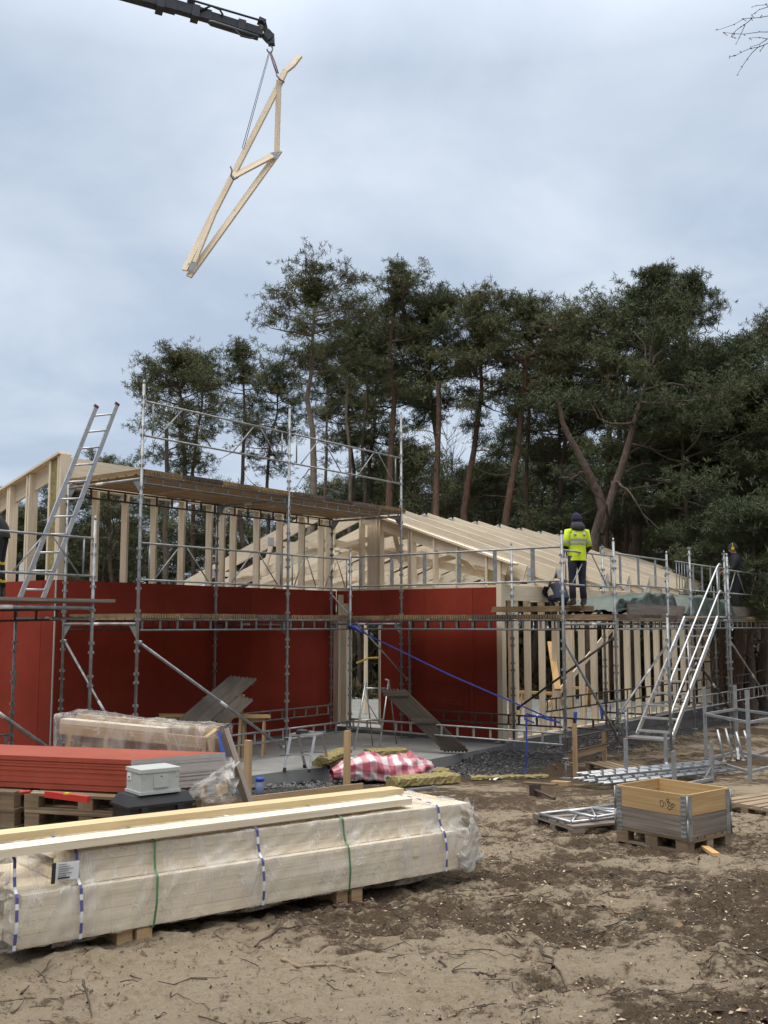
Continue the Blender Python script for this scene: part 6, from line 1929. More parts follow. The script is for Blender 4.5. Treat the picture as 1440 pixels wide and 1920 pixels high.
# white panel and blue bits behind the left gable
wp_ = local_ba(at_y(37, 1060, 21.0))
t_ = hthing('white_panel', 'white corrugated panel standing behind the left gable studs', 'panel', wp_[0], wp_[1], .2)
mpart(lambda m_: [m_.beam((wp_[0], wp_[1], .26 + .09 * k), (wp_[0] + .55, wp_[1], .26 + .09 * k), .03, .086) for k in range(41)], 'sheet', M_WHITE, t_)
t_ = hthing('hose', 'yellow hose hanging across the inside of the tall opening', 'hose', -1.2, 2.9)
mpart(lambda m_: m_.tube([(-2.0, 2.75, 1.72), (-1.6, 2.7, 1.84), (-1.2, 2.7, 1.86), (-.8, 2.75, 1.78), (-.5, 2.9, 1.6)], .022, 8), 'hose', M_YELLOW, t_)
for k, (b, a) in enumerate(((1.6, 6.6), (1.45, 8.9))):
    t_ = hthing('bucket', ('blue plastic bucket', 'second blue plastic bucket farther back')[k] + ' on the house floor behind the side studs', 'bucket', b, a, .16)
    mpart(lambda m_: m_.tube([(b, a, .16), (b, a, .50)], [.12, .16], 16), 'pail', M_BLUE, t_); mpart(lambda m_: m_.tube([(b - .16, a, .49), (b, a - .05, .36), (b + .16, a, .49)], .006, 6), 'handle', M_STEEL, t_)
for k, (b, a) in enumerate(((1.0, 3.6), (1.1, 5.9), (.9, 8.2))):
    t_ = hthing('sawhorse', ('near', 'middle', 'far')[k] + ' wooden sawhorse with boards inside the right wing', 'sawhorse', b, a, .16)
    mpart(lambda m_: m_.beam((b - .55, a, .98), (b + .55, a, .98), .16, .06), 'top_board', M_WOOD2, t_)
    for sx in (-.42, .42):
        for sy in (-.25, .25):
            mpart(lambda m_: m_.beam((b + sx, a + sy * .2, .95), (b + sx, a + sy, .16), .05, .04, up=(1, 0, 0)), 'leg', M_WOOD2, t_)
a_, b_ = hp(1.7, 3.9, 1.35), hp(2.0, 6.6, 1.75)
t_ = wthing('plank', 'loose plank propped through the side studs of the right wing', 'plank', a_); mpart(lambda m_: m_.beam(hp(2.9, 3.4, 1.25), hp(1.6, 5.6, 2.2), .14, .04), 'board', M_WOOD2, t_)

# ================================================================== CRANE, SLINGS AND THE HANGING TRUSS
def cy(u): return 19.0 + (u - 500) * .0035
def cp(u, v, dy=0.0): return at_y(u, v, cy(u) + dy)
cr = wthing('crane_boom', 'dark telescopic crane boom reaching in from the top left', 'crane', cp(515, 80))
def bm_(p, q, w, h, mat=M_CRANE, name='boom_section'):
    up = np.array([0, 0, 1.0]); m_ = MB(); m_.beam(p, q, w, h, up=up); return part(m_, name, mat, cr)
def ext(u0, v0, u1, v1, k):  # run on beyond the picture edge
    return u0 - (u1 - u0) * k, v0 - (v1 - v0) * k
bm_(cp(-330, -172), cp(330, 12), .20, .26); bm_(cp(300, 4), cp(395, 32), .16, .20); bm_(cp(380, 27), cp(492, 62), .13, .155)
mpart(lambda m_: m_.tube([cp(200, -48, -.1), cp(352, -2, -.1), cp(494, 40, -.1)], .022, 8), 'hydraulic_pipe', M_CRANE, cr)
mpart(lambda m_: m_.tube([cp(390, 41, -.12), cp(396, 43, -.12), cp(484, 71, -.12)], [.03, .06, .055], 12), 'cylinder', M_CRANE, cr)
mpart(lambda m_: m_.tube([cp(440, 55, -.16), cp(452, 68, -.18), cp(470, 72, -.18), cp(480, 70, -.16)], .014, 8), 'hose', M_BLACKP, cr)
mpart(lambda m_: m_.tube([cp(375, 20, -.1), cp(396, 11, -.1), cp(412, 18, -.1), cp(418, 28, -.1)], .020, 8), 'hose', M_BLACKP, cr)
for u, v, w, h in ((300, 10, .30, .22), (366, 26, .26, .24), (358, 4, .14, .26), (452, 50, .2, .2)):
    bm_(cp(u - 7, v - 2), cp(u + 7, v + 2), w, h, name='boom_collar')
mpart(lambda m_: m_.beam(cp(484, 38), cp(497, 44), .14, .10), 'end_bracket', M_CRANE, cr)
mpart(lambda m_: m_.beam(cp(494, 40), cp(500, 64), .10, .10, up=(1, 0, 0)), 'end_bracket', M_CRANE, cr)
mpart(lambda m_: m_.tube([cp(489, 50, -.09), cp(489, 50, .09)], .05, 14), 'pin', M_STEEL, cr)
mpart(lambda m_: m_.beam(cp(497, 62), cp(508, 74), .16, .17), 'rotator', M_CRANE, cr)
mpart(lambda m_: m_.beam(cp(508, 66), cp(509, 84), .13, .13, up=(1, 0, 0)), 'rotator', M_CRANE, cr)
def hook(m_):
    c = cp(506, 92); pts = [c + np.array([0, 0, .10])]
    for k in range(11):
        an = R(90 - 27 * k); pts.append(c + np.array([math.cos(an) * .055, 0, math.sin(an) * .07]))
    m_.tube(pts, .016, 8)
mpart(hook, 'hook', M_STEEL, cr)

def tp_(u, v, dy=0.0): return at_y(u, v, 18.9 + (u - 440) * .0030 + dy)
ht = wthing('roof_truss', 'single pale timber roof truss hanging nearly upright from the crane', 'roof truss', tp_(440, 330))
nT = np.array([-.35, -.9, .1]); nT /= np.linalg.norm(nT)
def mem(name, pts, w, t=.045, dy=0.0):
    m_ = MB()
    for p, q in zip(pts[:-1], pts[1:]):
        p, q = tp_(*p, dy), tp_(*q, dy); d = q - p; upv = np.cross(nT, d); m_.beam(p, q, t, w, up=upv)
    return part(m_, name, M_WOOD, ht)
m1 = mem('top_chord', [(528, 150), (346, 507)], .125)
mem('overhang', [(524, 156), (535, 133), (549, 122), (562, 105)], .12, dy=-.048)
mem('web', [(523, 150), (519, 286)], .10, dy=-.05)
mem('bottom_chord', [(524, 283), (354, 519)], .125, dy=.0)
m5 = mem('web', [(521, 287), (437, 331)], .13, dy=-.05)
mem('inner_web', [(404, 394), (364, 492)], .10, dy=-.05)
for u, v in ((514, 292), (360, 500)):
    m_ = MB(); c = tp_(u, v, -.09); m_.beam(c - np.array([.09, -.035, 0]), c + np.array([.09, -.035, 0]), .004, .15); sub(m_, 'gusset_plate', M_GUSSET, m5)
sl = wthing('lifting_sling', 'thin grey lifting sling from the crane hook to the middle of the hanging truss', 'sling', cp(505, 100))
mpart(lambda m_: m_.tube([cp(504, 98), tp_(454, 278, -.1)], .007, 6), 'sling_leg', M_SLING, sl); mpart(lambda m_: m_.tube([cp(506, 98), tp_(457, 280, -.1)], .007, 6), 'sling_leg', M_SLING, sl)
mpart(lambda m_: m_.tube([tp_(432, 312, -.12), tp_(435, 320, -.12), tp_(433, 330, -.12), tp_(438, 337, -.12), tp_(446, 333, -.12), tp_(440, 326, .05), tp_(456, 280, .02)], .016, 6), 'choker', M_SLING, sl)
sl = wthing('lifting_sling', 'short violet lifting sling from the crane hook round the upper end of the truss', 'sling', cp(507, 104))
mpart(lambda m_: m_.tube([cp(506, 98), cp(512, 118), tp_(519, 138, -.06)], .016, 6), 'sling_leg', M_PINK, sl); mpart(lambda m_: m_.tube([cp(508, 98), cp(515, 116), tp_(522, 138, -.02)], .013, 6), 'sling_leg', M_PINK, sl)
mpart(lambda m_: m_.tube([tp_(518, 140, -.12), tp_(524, 148, -.14), tp_(532, 154, -.12), tp_(530, 148, .06)], .020, 6), 'choker', M_PINK, sl)

# ================================================================== BARE BRANCH, TOP RIGHT
tb0 = at_y(1690, 60, 8.0)
brn = wthing('tree_branch', 'bare budding branch tips entering at the top right corner', 'branch', at_y(1440, 60, 8.0))
rg = np.random.default_rng(21)
tw = []
def bp(u, v, d=8.0): return at_y(u, v, d)
for pts in (((1500, 22), (1440, 30), (1425, 33), (1410, 34), (1395, 35), (1376, 46), (1344, 57)), ((1410, 34), (1404, 40), (1396, 46), (1387, 52), (1380, 57), (1375, 64), (1374, 70), (1378, 72)), ((1397, 46), (1392, 58), (1386, 70), (1380, 83)),
            ((1500, 62), (1440, 60), (1424, 60), (1395, 64), (1376, 63), (1359, 61)), ((1500, 60), (1440, 81), (1424, 88), (1406, 91), (1390, 98), (1378, 105), (1370, 106)), ((1422, 88), (1410, 99), (1400, 112), (1392, 124), (1383, 139)),
            ((1470, 18), (1440, 12), (1437, 9), (1420, 10), (1410, 13)), ((1470, 0), (1437, 14), (1424, 18), (1416, 24), (1410, 28)), ((1500, 66), (1437, 73), (1425, 70), (1408, 71)), ((1438, 74), (1424, 83), (1407, 88)), ((1433, 84), (1429, 91), (1425, 96)), ((1690, 60), (1600, 50), (1540, 45), (1500, 22)), ((1560, 48), (1500, 62)), ((1550, 50), (1500, 60)), ((1520, 35), (1470, 18)), ((1530, 40), (1470, 0)), ((1540, 50), (1500, 66))):
    n = len(pts); dd = 8.0 + rg.uniform(-.25, .25); P = np.array([bp(u, v, 8.0 + .12 * math.sin(u * .05)) for u, v in pts])
    r1 = .010 if pts[0][0] > 1520 else .0036
    tw.append((P - np.array(OFF[brn.name]), np.linspace(r1, .0016, n)))
    for u, v in pts[2:]:
        c = bp(u, v, 8.0 + .12 * math.sin(u * .05)) - np.array(OFF[brn.name]); tw.append((np.array([c, c + rg.normal(size=3) * .008, c + rg.normal(size=3) * .012]), [.0022, .0036, .002]))
V, F = tube_arrays(tw, 5); raw_mesh('twigs', V, F, M_TWIG, brn, smooth=True)

# ================================================================== PEOPLE
M_SKIN = simple('skin', (0.46, 0.27, 0.19), rough=0.55, var=0.08, scale=14, bump=0.03)
M_HIVIS = simple('hi_vis_yellow', (0.62, 0.80, 0.03), rough=0.7, var=0.14, scale=7, bump=0.15, bscale=14)
M_REFL = simple('reflective_tape', (0.40, 0.43, 0.40), rough=0.4, metal=0.3, var=0.1, scale=12, bump=0)
M_NAVYC = simple('navy_cloth', (0.018, 0.022, 0.042), rough=0.85, var=0.3, scale=8, bump=0.3, bscale=16)
M_BLACKC = simple('black_cloth', (0.014, 0.015, 0.019), rough=0.85, var=0.3, scale=8, bump=0.3, bscale=16)
M_HAT = simple('dark_blue_knit', (0.012, 0.013, 0.055), rough=0.9, var=0.25, scale=40, bump=0.3, bscale=90)
M_HOOD = simple('charcoal_fleece', (0.040, 0.042, 0.050), rough=0.9, var=0.2, scale=12, bump=0.2)
M_BOOT = simple('brown_boot', (0.055, 0.040, 0.034), rough=0.7, var=0.2, scale=12, bump=0.1)
M_HAIR = simple('brown_hair', (0.05, 0.03, 0.02), rough=0.8, var=0.3, scale=30, bump=0.2)
M_MUFF = simple('yellow_ear_muff', (0.65, 0.48, 0.02), rough=0.4, var=0.08, scale=8, bump=0)

def loft(m_, rings, n=20, smooth=True):
    """rings: (centre, rx, ry, optional tilt axis ignored) stacked; closed at both ends"""
    P = []
    for c, rx, ry in rings:
        P.append([np.array(c, float) + np.array([math.cos(2 * math.pi * k / n) * rx, math.sin(2 * math.pi * k / n) * ry, 0]) for k in range(n)] )
    P = [row + [row[0]] for row in P]
    m_.grid(P, smooth=smooth)
    m_.poly(P[0][:-1][::-1], smooth=smooth); m_.poly(P[-1][:-1], smooth=smooth)

def skin_body(parent, J, E, mat, name='body'):
    """one continuous surface grown over a skeleton: J name -> (point, radius), E pairs of names"""
    keys = list(J); ix = {k: i for i, k in enumerate(keys)}
    me = bpy.data.meshes.new(name)
    me.from_pydata([tuple(map(float, J[k][0])) for k in keys], [(ix[a], ix[b]) for a, b in E], [])
    o = bpy.data.objects.new(name, me); COL.objects.link(o); o.parent = parent
    md = o.modifiers.new('skin', 'SKIN')
    md.use_smooth_shade = True
    for k in keys:
        sv = me.skin_vertices[0].data[ix[k]]
        r_ = J[k][1]; sv.radius = (r_, r_) if np.isscalar(r_) else r_
        sv.use_root = (k == 'pelvis')
    s = o.modifiers.new('subdivision', 'SUBSURF'); s.levels = 1; s.render_levels = 2
    me.materials.append(mat)
    return o

def make_person(label, loc, rz, height, J, jacket, trousers, boots, hat=None, hood=None, bands=False, cuffs=None, muffs=False, hem=.80, headturn=0.0, leg_bands=None, hair=True):
    """J: joint points for a 1.75 m figure facing +y. Body is one skin; clothes are its children parts"""
    t = thing('person', label, 'person', loc, rz); OFF[t.name] = (0, 0, 0)
    s = height / 1.75
    V3 = lambda k: np.array(J[k], float)
    hd = V3('head'); ct, st_ = math.cos(headturn), math.sin(headturn)
    def hr(x, y, z): return hd + np.array([x * ct - y * st_, x * st_ + y * ct, z])
    S = {}; E = []
    def add(k, p, r_): S[k] = (np.array(p) * s, r_ * s)
    add('pelvis', V3('pelvis'), .098); add('waist', V3('waist'), .115); add('chest', V3('chest'), .135); add('neck0', V3('neck'), .062)
    add('neck1', V3('neck') * .45 + hd * .55 - np.array([0, 0, .035]), .055); add('head0', hr(0, .005, -.045), .070); add('head1', hr(0, -.008, .03), .082); add('crown', hr(0, -.012, .085), .055)
    add('jaw', hr(0, .055, -.075), .036); add('nose', hr(0, .098, -.022), .013); add('brow', hr(0, .062, .03), .040)
    E += [('pelvis', 'waist'), ('waist', 'chest'), ('chest', 'neck0'), ('neck0', 'neck1'), ('neck1', 'head0'), ('head0', 'head1'), ('head1', 'crown'), ('head0', 'jaw'), ('head1', 'brow'), ('head0', 'nose')]
    for sd, x in (('l', -1), ('r', 1)):
        add('ear' + sd, hr(x * .088, -.005, -.01), .016); E.append(('head1', 'ear' + sd))
        add('sh' + sd, V3('sh' + sd), .062); add('el' + sd, V3('el' + sd), .042); add('wr' + sd, V3('wr' + sd), .029)
        E += [('chest', 'sh' + sd), ('sh' + sd, 'el' + sd), ('el' + sd, 'wr' + sd)]
        w = V3('wr' + sd); f = w - V3('el' + sd); f /= np.linalg.norm(f)
        side = np.cross(f, np.array([0, 0, 1.0])); 
        if np.linalg.norm(side) < .2: side = np.array([0, 1.0, 0])
        side /= np.linalg.norm(side); pn = np.cross(side, f)
        add('pa' + sd, w + f * .05, .030); E.append(('wr' + sd, 'pa' + sd))
        for q, (o_, l1, l2) in enumerate(((-.030, .045, .035), (-.010, .05, .04), (.011, .047, .037), (.031, .038, .030))):
            k0 = w + f * .095 + side * o_; k1 = k0 + f * l1 * .8 - pn * .014; k2 = k1 + f * l2 * .5 - pn * .026
            for nm, p in (('a', k0), ('b', k1), ('c', k2)): add('f%d%s%s' % (q, nm, sd), p, .0085)
            E += [('pa' + sd, 'f%da%s' % (q, sd)), ('f%da%s' % (q, sd), 'f%db%s' % (q, sd)), ('f%db%s' % (q, sd), 'f%dc%s' % (q, sd))]
        th0 = w + f * .045 + side * (-x) * .045 - pn * .01; th1 = th0 + f * .045 - side * x * .012 - pn * .012
        add('t0' + sd, th0, .0105); add('t1' + sd, th1, .009); E += [('pa' + sd, 't0' + sd), ('t0' + sd, 't1' + sd)]
        add('hip' + sd, V3('hip' + sd), .072); add('kn' + sd, V3('kn' + sd), .056); add('an' + sd, V3('an' + sd), .040); add('toe' + sd, V3('toe' + sd), .032)
        E += [('pelvis', 'hip' + sd), ('hip' + sd, 'kn' + sd), ('kn' + sd, 'an' + sd), ('an' + sd, 'toe' + sd)]
    skin_body(t, S, E, M_SKIN)
    # face
    for x in (-1, 1):
        m_ = MB(); m_.tube([hr(x * .030, .083, .005) * s, hr(x * .030, .094, .005) * s], [.010 * s, .004 * s], 8); part(m_, 'eye', M_INK, t)
    m_ = MB(); m_.beam(hr(-.02, .094, -.062) * s, hr(.02, .094, -.062) * s, .006 * s, .007 * s); part(m_, 'mouth', M_REDP if False else M_SKIN, t)
    def ball(m_, rx, ry, rz0, z0, z1, dy=0, dz=0, n=10, bumpy=0):
        rings = []
        for k in range(n + 1):
            f = z0 + (z1 - z0) * k / n; q = math.sqrt(max(.0004, 1 - f * f))
            rings.append((hr(0, dy, f * rz0 + dz) * s, rx * q * s, ry * q * s))
        loft(m_, rings)
    if hair:
        m_ = MB(); ball(m_, .091, .10, .115, -.35, .98, dy=-.022, dz=.018); part(m_, 'hair', M_HAIR, t)
    if hat is not None:
        m_ = MB(); ball(m_, .100, .112, .135, -.10, .985, dy=-.012, dz=.025); o_ = part(m_, 'hat', hat, t)
        m_ = MB(); loft(m_, [(hr(0, -.010, .005) * s, .102 * s, .114 * s), (hr(0, -.010, .012) * s, .106 * s, .117 * s), (hr(0, -.012, .05) * s, .105 * s, .116 * s), (hr(0, -.012, .056) * s, .100 * s, .111 * s)]); sub(m_, 'turn_up', hat, o_)
    if muffs:
        for x in (-1, 1):
            m_ = MB(); c = hr(x * .088, .0, .0) * s; e = hr(x * .135, .0, .0) * s; m_.tube([c, c + (e - c) * .8, e], [.040 * s, .042 * s, .026 * s], 14); part(m_, 'ear_muff', M_MUFF, t)
        m_ = MB(); m_.tube([hr(math.sin(a_) * .115, 0, math.cos(a_) * .15) * s for a_ in np.linspace(-1.5, 1.5, 11)], .008 * s, 6); part(m_, 'head_band', M_MUFF, t)
    # jacket: trunk, then sleeves in the same mesh
    pe, wa, chs, nk = V3('pelvis'), V3('waist'), V3('chest'), V3('neck')
    m_ = MB()
    hm = pe * (1 - 0) + np.array([0, 0, hem - .95])
    rings = [(hm, .185, .138), (pe * .7 + wa * .3, .180, .135), (wa, .178, .130), (wa * .5 + chs * .5, .190, .135), (chs, .200, .138), (chs * .5 + nk * .5 + np.array([0, 0, .01]), .175, .118), (nk - np.array([0, 0, .025]), .10, .085), (nk + np.array([0, 0, .02]), .075, .075)]
    loft(m_, [(np.array(c) * s, a_ * s, b_ * s) for c, a_, b_ in rings], 26)
    cr_ = 0 if cuffs is None else cuffs
    for sd in 'lr':
        a_, b_, c_ = V3('sh' + sd), V3('el' + sd), V3('wr' + sd)
        pts = [chs * .4 + a_ * .6 + np.array([0, 0, .02]), a_, a_ * .5 + b_ * .5, b_]
        rad = [.085, .082, .068, .062]
        if not cuffs: pts += [b_ * .4 + c_ * .6, c_]; rad += [.052, .042]
        m_.tube([p * s for p in pts], [q * s for q in rad], 14)
    jo = part(m_, 'jacket', jacket, t)
    if cuffs:
        for sd in 'lr':
            m_ = MB(); b_, c_ = V3('el' + sd), V3('wr' + sd); a_ = V3('sh' + sd)
            m_.tube([(a_ * .15 + b_ * .85) * s, b_ * s, (b_ * .4 + c_ * .6) * s, c_ * s], [.055 * s, .054 * s, .046 * s, .038 * s], 12); part(m_, 'sleeve', M_BLACKC, t)
    if bands:
        for f0, rx, ry in ((.30, .189, .137), (.62, .196, .140)):
            c = wa * (1 - f0) + chs * f0
            m_ = MB(); loft(m_, [((c - np.array([0, 0, .022])) * s, rx * s, ry * s), ((c + np.array([0, 0, .022])) * s, (rx + .004) * s, (ry + .002) * s)], 26); sub(m_, 'reflective_band', M_REFL, jo)
        for x in (-.095, .095):
            m_ = MB(); m_.strip([(chs + np.array([x, -.124, -.01])) * s, (chs + np.array([x, -.135, .02])) * s, (chs * .55 + nk * .45 + np.array([x, -.112, .0])) * s], .045 * s, (1, 0, 0), .006); sub(m_, 'reflective_band', M_REFL, jo)
        for sd in 'lr':
            a_, b_ = V3('sh' + sd), V3('el' + sd)
            m_ = MB(); m_.tube([(a_ * .36 + b_ * .64) * s, (a_ * .22 + b_ * .78) * s], [.0685 * s, .0665 * s], 14, caps=False); sub(m_, 'reflective_band', M_REFL, jo)
    if hood is not None:
        m_ = MB(); c = nk + np.array([0, -.055, .03])
        loft(m_, [((c + np.array([0, -.03, -.10])) * s, .09 * s, .05 * s), ((c + np.array([0, -.02, -.06])) * s, .135 * s, .085 * s), ((c + np.array([0, 0, -.01])) * s, .145 * s, .105 * s), ((c + np.array([0, .02, .04])) * s, .125 * s, .105 * s), ((c + np.array([0, .035, .075])) * s, .10 * s, .09 * s)], 22); part(m_, 'hood', hood, t)
    # trousers
    m_ = MB()
    loft(m_, [((pe - np.array([0, 0, .10])) * s, .155 * s, .118 * s), (pe * s, .170 * s, .126 * s), ((pe * .5 + wa * .5) * s, .160 * s, .118 * s)], 22)
    for sd in 'lr':
        a_, b_, c_ = V3('hip' + sd), V3('kn' + sd), V3('an' + sd)
        m_.tube([(a_ + np.array([0, 0, .05])) * s, (a_ * .75 + b_ * .25) * s, (a_ * .35 + b_ * .65) * s, b_ * s, (b_ * .55 + c_ * .45) * s, (b_ * .12 + c_ * .88) * s], [.098 * s, .096 * s, .078 * s, .070 * s, .066 * s, .064 * s], 16)
    tr_ = part(m_, 'trousers', trousers, t)
    if leg_bands:
        for sd in 'lr':
            b_, c_ = V3('kn' + sd), V3('an' + sd)
            for f in leg_bands:
                m_ = MB(); m_.tube([(b_ * (1 - f) + c_ * f) * s, (b_ * (.91 - f) + c_ * (f + .09)) * s], .0735 * s, 16, caps=False); sub(m_, 'reflective_band', M_MUFF, tr_)
    for sd in 'lr':
        a_, b_ = V3('an' + sd), V3('toe' + sd); m_ = MB()
        h_ = a_ - (b_ - a_) * .35; h_[2] = b_[2] + .004
        m_.tube([h_ * s, (a_ * .6 + b_ * .4 - np.array([0, 0, .02])) * s, b_ * s, (b_ + (b_ - a_) * np.array([.3, .3, 0])) * s], [.042 * s, .050 * s, .044 * s, .026 * s], 12)
        m_.tube([(a_ + np.array([0, 0, .09])) * s, (a_ - np.array([0, 0, .04])) * s], [.056 * s, .052 * s], 12); part(m_, 'boot', boots, t)
    return t

STAND = dict(pelvis=(0, 0, .95), waist=(0, -.005, 1.12), chest=(0, -.01, 1.34), neck=(0, -.005, 1.50), head=(0, .02, 1.635),
             shl=(-.185, -.01, 1.41), ell=(-.245, -.02, 1.13), wrl=(-.17, .16, 1.02), shr=(.185, -.01, 1.41), elr=(.250, -.02, 1.13), wrr=(.20, .15, .99),
             hipl=(-.092, 0, .90), knl=(-.105, .02, .49), anl=(-.11, -.015, .085), toel=(-.135, .13, .045), hipr=(.092, 0, .90), knr=(.105, .02, .49), anr=(.115, -.015, .085), toer=(.15, .13, .045))
w1 = at_y(1084, 1135, 18.55); 
make_person('worker standing on the scaffold corner, back turned, in yellow hi-vis jacket and blue hat', (w1[0], w1[1], 2.967), R(14), 1.66, STAND, M_HIVIS, M_NAVYC, M_BOOT, hat=M_HAT, hood=M_HOOD, bands=True, cuffs=True, headturn=R(38), hem=.86)
mb = MB()
wp2 = hp(4.55, 10.25, ZD + .03)
P2_ = dict(STAND); P2_.update(head=(0, .06, 1.61), neck=(0, .02, 1.49), wrl=(-.14, .25, 1.08), wrr=(.14, .25, 1.08), ell=(-.25, .06, 1.14), elr=(.25, .06, 1.14))
make_person('worker in dark clothes and yellow ear muffs looking down, behind the top of the stair', wp2, R(75), 1.88, P2_, M_BLACKC, M_BLACKC, M_BOOT, hat=M_HOOD, muffs=True, hem=.84)
wp3 = hp(-.20, -7.83, 3.013)
P3_ = dict(STAND); P3_.update(waist=(0, .08, 1.10), chest=(0, .26, 1.25), neck=(0, .40, 1.34), head=(0, .50, 1.43), shl=(-.185, .30, 1.30), shr=(.185, .30, 1.30), ell=(-.24, .42, 1.04), elr=(.24, .42, 1.04), wrl=(-.15, .62, .98), wrr=(.15, .62, .98))
make_person('worker cut off by the left picture edge, dark trousers with yellow bands', wp3, R(95), 1.78, P3_, M_BLACKC, M_BLACKC, M_BOOT, hat=M_HOOD, leg_bands=(.0, .62), hem=.84)
CR = dict(pelvis=(0, -.12, .42), waist=(0, -.02, .56), chest=(0, .14, .72), neck=(0, .26, .82), head=(0, .36, .90),
          shl=(-.18, .19, .78), ell=(-.22, .36, .56), wrl=(-.10, .52, .44), shr=(.18, .19, .78), elr=(.24, .36, .56), wrr=(.12, .54, .44),
          hipl=(-.09, -.10, .38), knl=(-.14, .26, .42), anl=(-.12, .02, .085), toel=(-.13, .16, .045), hipr=(.09, -.10, .38), knr=(.14, .20, .10), anr=(.12, -.18, .10), toer=(.12, -.24, .045))
make_person('crouching worker in dark clothes behind the guard rail, low beside the worker in yellow', (at_y(1049, 1100, 22.2)[0], 22.2, ZD + .025), R(15), 1.62, CR, M_NAVYC, M_NAVYC, M_BOOT, hat=M_HOOD, hem=.93)

# ================================================================== GROUND LITTER
def scatter_pts(n, x0, x1, y0, y1, seed, wfun):
    rg = np.random.default_rng(seed)
    x = rg.uniform(x0, x1, n * 4); y = y0 + (y1 - y0) * rg.uniform(0, 1, n * 4) ** 1.35
    keep = rg.uniform(0, 1, n * 4) < wfun(x, y)
    x, y = x[keep][:n], y[keep][:n]
    return x, y, ground_h(x, y), rg
def litter(name, label, cat, n, size, aspect, mat, seed, wfun, area=(-4, 6.5, 4.0, 15.5), lift=.004, curl=.3, thick=False):
    x, y, z, rg = scatter_pts(n, *area, seed, wfun); n = len(x)
    sz = size * rg.lognormal(0, .45, n); an = rg.uniform(0, 6.283, n)
    dx, dy = np.cos(an), np.sin(an)
    c = np.stack([x, y, z + lift], 1); a = np.stack([dx, dy, rg.normal(size=n) * .25], 1) * sz[:, None]
    b = np.stack([-dy, dx, rg.normal(size=n) * curl], 1) * (sz * aspect * rg.uniform(.6, 1.4, n))[:, None]
    u = np.stack([np.zeros(n), np.zeros(n), sz * .12], 1)
    V = np.stack([c - a * .5 - b * .35, c + a * .1 - b * .5 + u, c + a * .55 + b * .1, c - a * .05 + b * .5 + u], 1).reshape(-1, 3)
    F = np.arange(n * 4).reshape(-1, 4)
    o = raw_mesh(name, V, F, mat, attr={'tint': np.repeat(rg.uniform(0, 1, n), 4)})
    tag(o, label, cat, kind='stuff')
right_w = lambda x, y: np.clip(.10 + mud_mask(x, y) * .9, 0, 1) * np.clip((x + .9) / 1.6, .10, 1) * np.clip((12.5 - y) / 4, .12, 1)
any_w = lambda x, y: np.clip(.25 + mud_mask(x, y), 0, 1)
litter('wood_chips', 'pale wood chips strewn over the dark humus on the right', 'wood chips', 7000, .015, .55, needle_mat('chips', (0.22, 0.16, 0.10), (0.52, 0.43, 0.32)), 31, right_w, lift=.008)
litter('leaf_litter', 'brown dead leaves and bark crumbs scattered over the site', 'leaf litter', 17000, .014, .7, needle_mat('leaf_litter_tint', (0.05, 0.034, 0.023), (0.23, 0.16, 0.10)), 32, lambda x, y: np.clip(mud_mask(x, y) * 1.1 + .14, 0, 1), lift=.007, curl=.5)
litter('soil_crumbs', 'dark crumbs of soil and root scattered over the sand', 'soil', 30000, .009, .8, needle_mat('soil_tint', (0.028, 0.02, 0.015), (0.13, 0.095, 0.065)), 33, lambda x, y: .30 + .7 * mud_mask(x, y), area=(-4, 5.5, 3.9, 11.5), lift=.006, curl=.6)
# fine twigs and roots: uncountable
x, y, z, rg = scatter_pts(2600, -4, 6, 4.0, 13.5, 34, any_w)
paths = []
for i in range(len(x)):
    L_ = .05 + rg.exponential(.075); a_ = rg.uniform(0, 6.283)
    n_ = 4; px = [x[i]]; py = [y[i]]
    for k in range(n_ - 1):
        a_ += rg.normal() * .35; px.append(px[-1] + math.cos(a_) * L_ / 3); py.append(py[-1] + math.sin(a_) * L_ / 3)
    px = np.array(px); py = np.array(py)
    paths.append((np.stack([px, py, ground_h(px, py) + .005 + rg.uniform(0, .012, n_)], 1), np.linspace(.0028, .0012, n_) * rg.uniform(.6, 1.7)))
V, F = tube_arrays(paths, 4)
tag(raw_mesh('twigs', V, F, M_TWIG), 'fine dark twigs and roots strewn over the sand', 'twigs', kind='stuff')
# gravel along the foundation
x, y, z, rg = scatter_pts(5200, -3.8, 8, 16.2, 26, 35, lambda x, y: (lambda b, a: np.clip(np.exp(-((np.clip(b - 3.0, 0, 9) / .8) ** 2)) * (b > 2.32) * (a > -.8) + np.exp(-((np.clip(b - 2.0, 0, 9) / .45) ** 2)) * (a < -.2) * (a > -5) * (b > 1.35 + .22 * np.clip(a + 3.3, 0, 5)), 0, 1))((x - OB[0]) * VN[0] + (y - OB[1]) * VN[1], (x - OB[0]) * VA[0] + (y - OB[1]) * VA[1]))
n = len(x); sz = .022 * rg.lognormal(0, .4, n)
oct_ = np.array([(1, 0, 0), (0, 1, 0), (-1, 0, 0), (0, -1, 0), (0, 0, .7), (0, 0, -.7)], float)
V = (np.stack([x, y, z + .006], 1)[:, None, :] + oct_[None] * sz[:, None, None] * rg.uniform(.6, 1.3, (n, 6, 1))).reshape(-1, 3)
tri = np.array([(0, 1, 4), (1, 2, 4), (2, 3, 4), (3, 0, 4), (1, 0, 5), (2, 1, 5), (3, 2, 5), (0, 3, 5)])
F = (np.arange(n)[:, None, None] * 6 + tri[None]).reshape(-1, 3)
tag(raw_mesh('gravel', V, F, needle_mat('gravel_tint', (0.045, 0.045, 0.05), (0.20, 0.195, 0.19)), attr={'tint': np.repeat(rg.uniform(0, 1, n), 6)}), 'dark grey crushed gravel along the slab and foundation', 'gravel', kind='stuff')

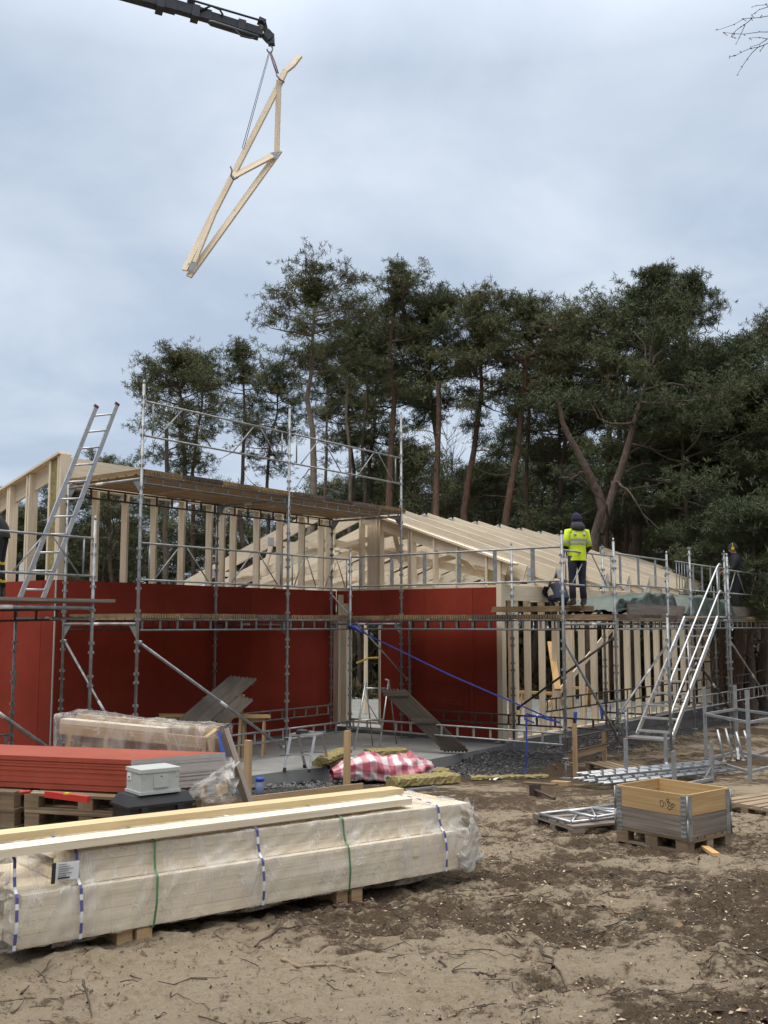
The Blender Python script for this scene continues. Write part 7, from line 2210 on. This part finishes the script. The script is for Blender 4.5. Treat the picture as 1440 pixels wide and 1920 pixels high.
# single sticks one can point to
def stick(label, uvs, r, mat, seed):
    rg = np.random.default_rng(seed)
    P = []
    for k, q in enumerate(uvs):
        p = on_ground(q[0], q[1]); p[2] = float(ground_h(p[0], p[1])) + (q[2] if len(q) > 2 else r * .7); P.append(p)
    P = np.array(P); n_ = 12; tt = np.linspace(0, len(P) - 1, n_)
    Q = np.stack([np.interp(tt, range(len(P)), P[:, i]) for i in range(3)], 1); Q[1:-1] += rg.normal(size=(n_ - 2, 3)) * r * .7
    t_ = thing('stick', label, 'stick', P[0], 0, 'sticks lying on the sand'); OFF[t_.name] = tuple(P[0])
    paths = [(Q - P[0], np.linspace(r, r * .35, n_))]
    for k in range(3):
        j = rg.integers(3, n_ - 2); d = Q[j + 1] - Q[j]; d /= np.linalg.norm(d)
        paths.append((curve(Q[j] - P[0], d + rg.normal(size=3) * np.array([.7, .7, .15]) + np.array([0, 0, .1]), rg.uniform(.05, .16), 3, rg, .2), np.linspace(r * .4, r * .15, 4)))
    V, F = wood_arrays(paths, 7, 5); raw_mesh('stem', V, F, mat, t_, smooth=True)
stick('longest pale crooked stick lying on the sand in the foreground centre', [(528, 1790), (560, 1802), (620, 1808), (660, 1815), (735, 1822)], .012, M_TWIGL, 1)
stick('thin dark stick standing up at an angle near the bottom left', [(155, 1862, .06), (165, 1885, .04), (180, 1918, .01)], .007, M_TWIG, 2)
stick('dark straight stick pointing down right beside the pale sand patch', [(1003, 1768, .03), (1040, 1812), (1062, 1836)], .010, M_TWIG, 3)
stick('forked grey stick on the sand under the left half of the pack', [(478, 1772), (520, 1748), (575, 1735), (610, 1730)], .007, M_TWIG, 4)
stick('thin brown stick below the left end of the pack', [(40, 1858), (70, 1830), (95, 1800)], .007, M_TWIG, 5)
stick('brown curved stick on the sand below the right half of the pack', [(812, 1795), (850, 1820), (866, 1850)], .008, M_TWIG, 6)
stick('short stick on the dark mulch in the right foreground', [(1140, 1705), (1190, 1712), (1250, 1708)], .008, M_TWIGL, 7)
stick('black stick at the bottom of the pale sand patch', [(890, 1820), (930, 1824)], .008, M_TWIG, 8)
stick('pale stick along the bottom edge near the middle', [(825, 1915), (850, 1895), (870, 1880)], .008, M_TWIGL, 9)
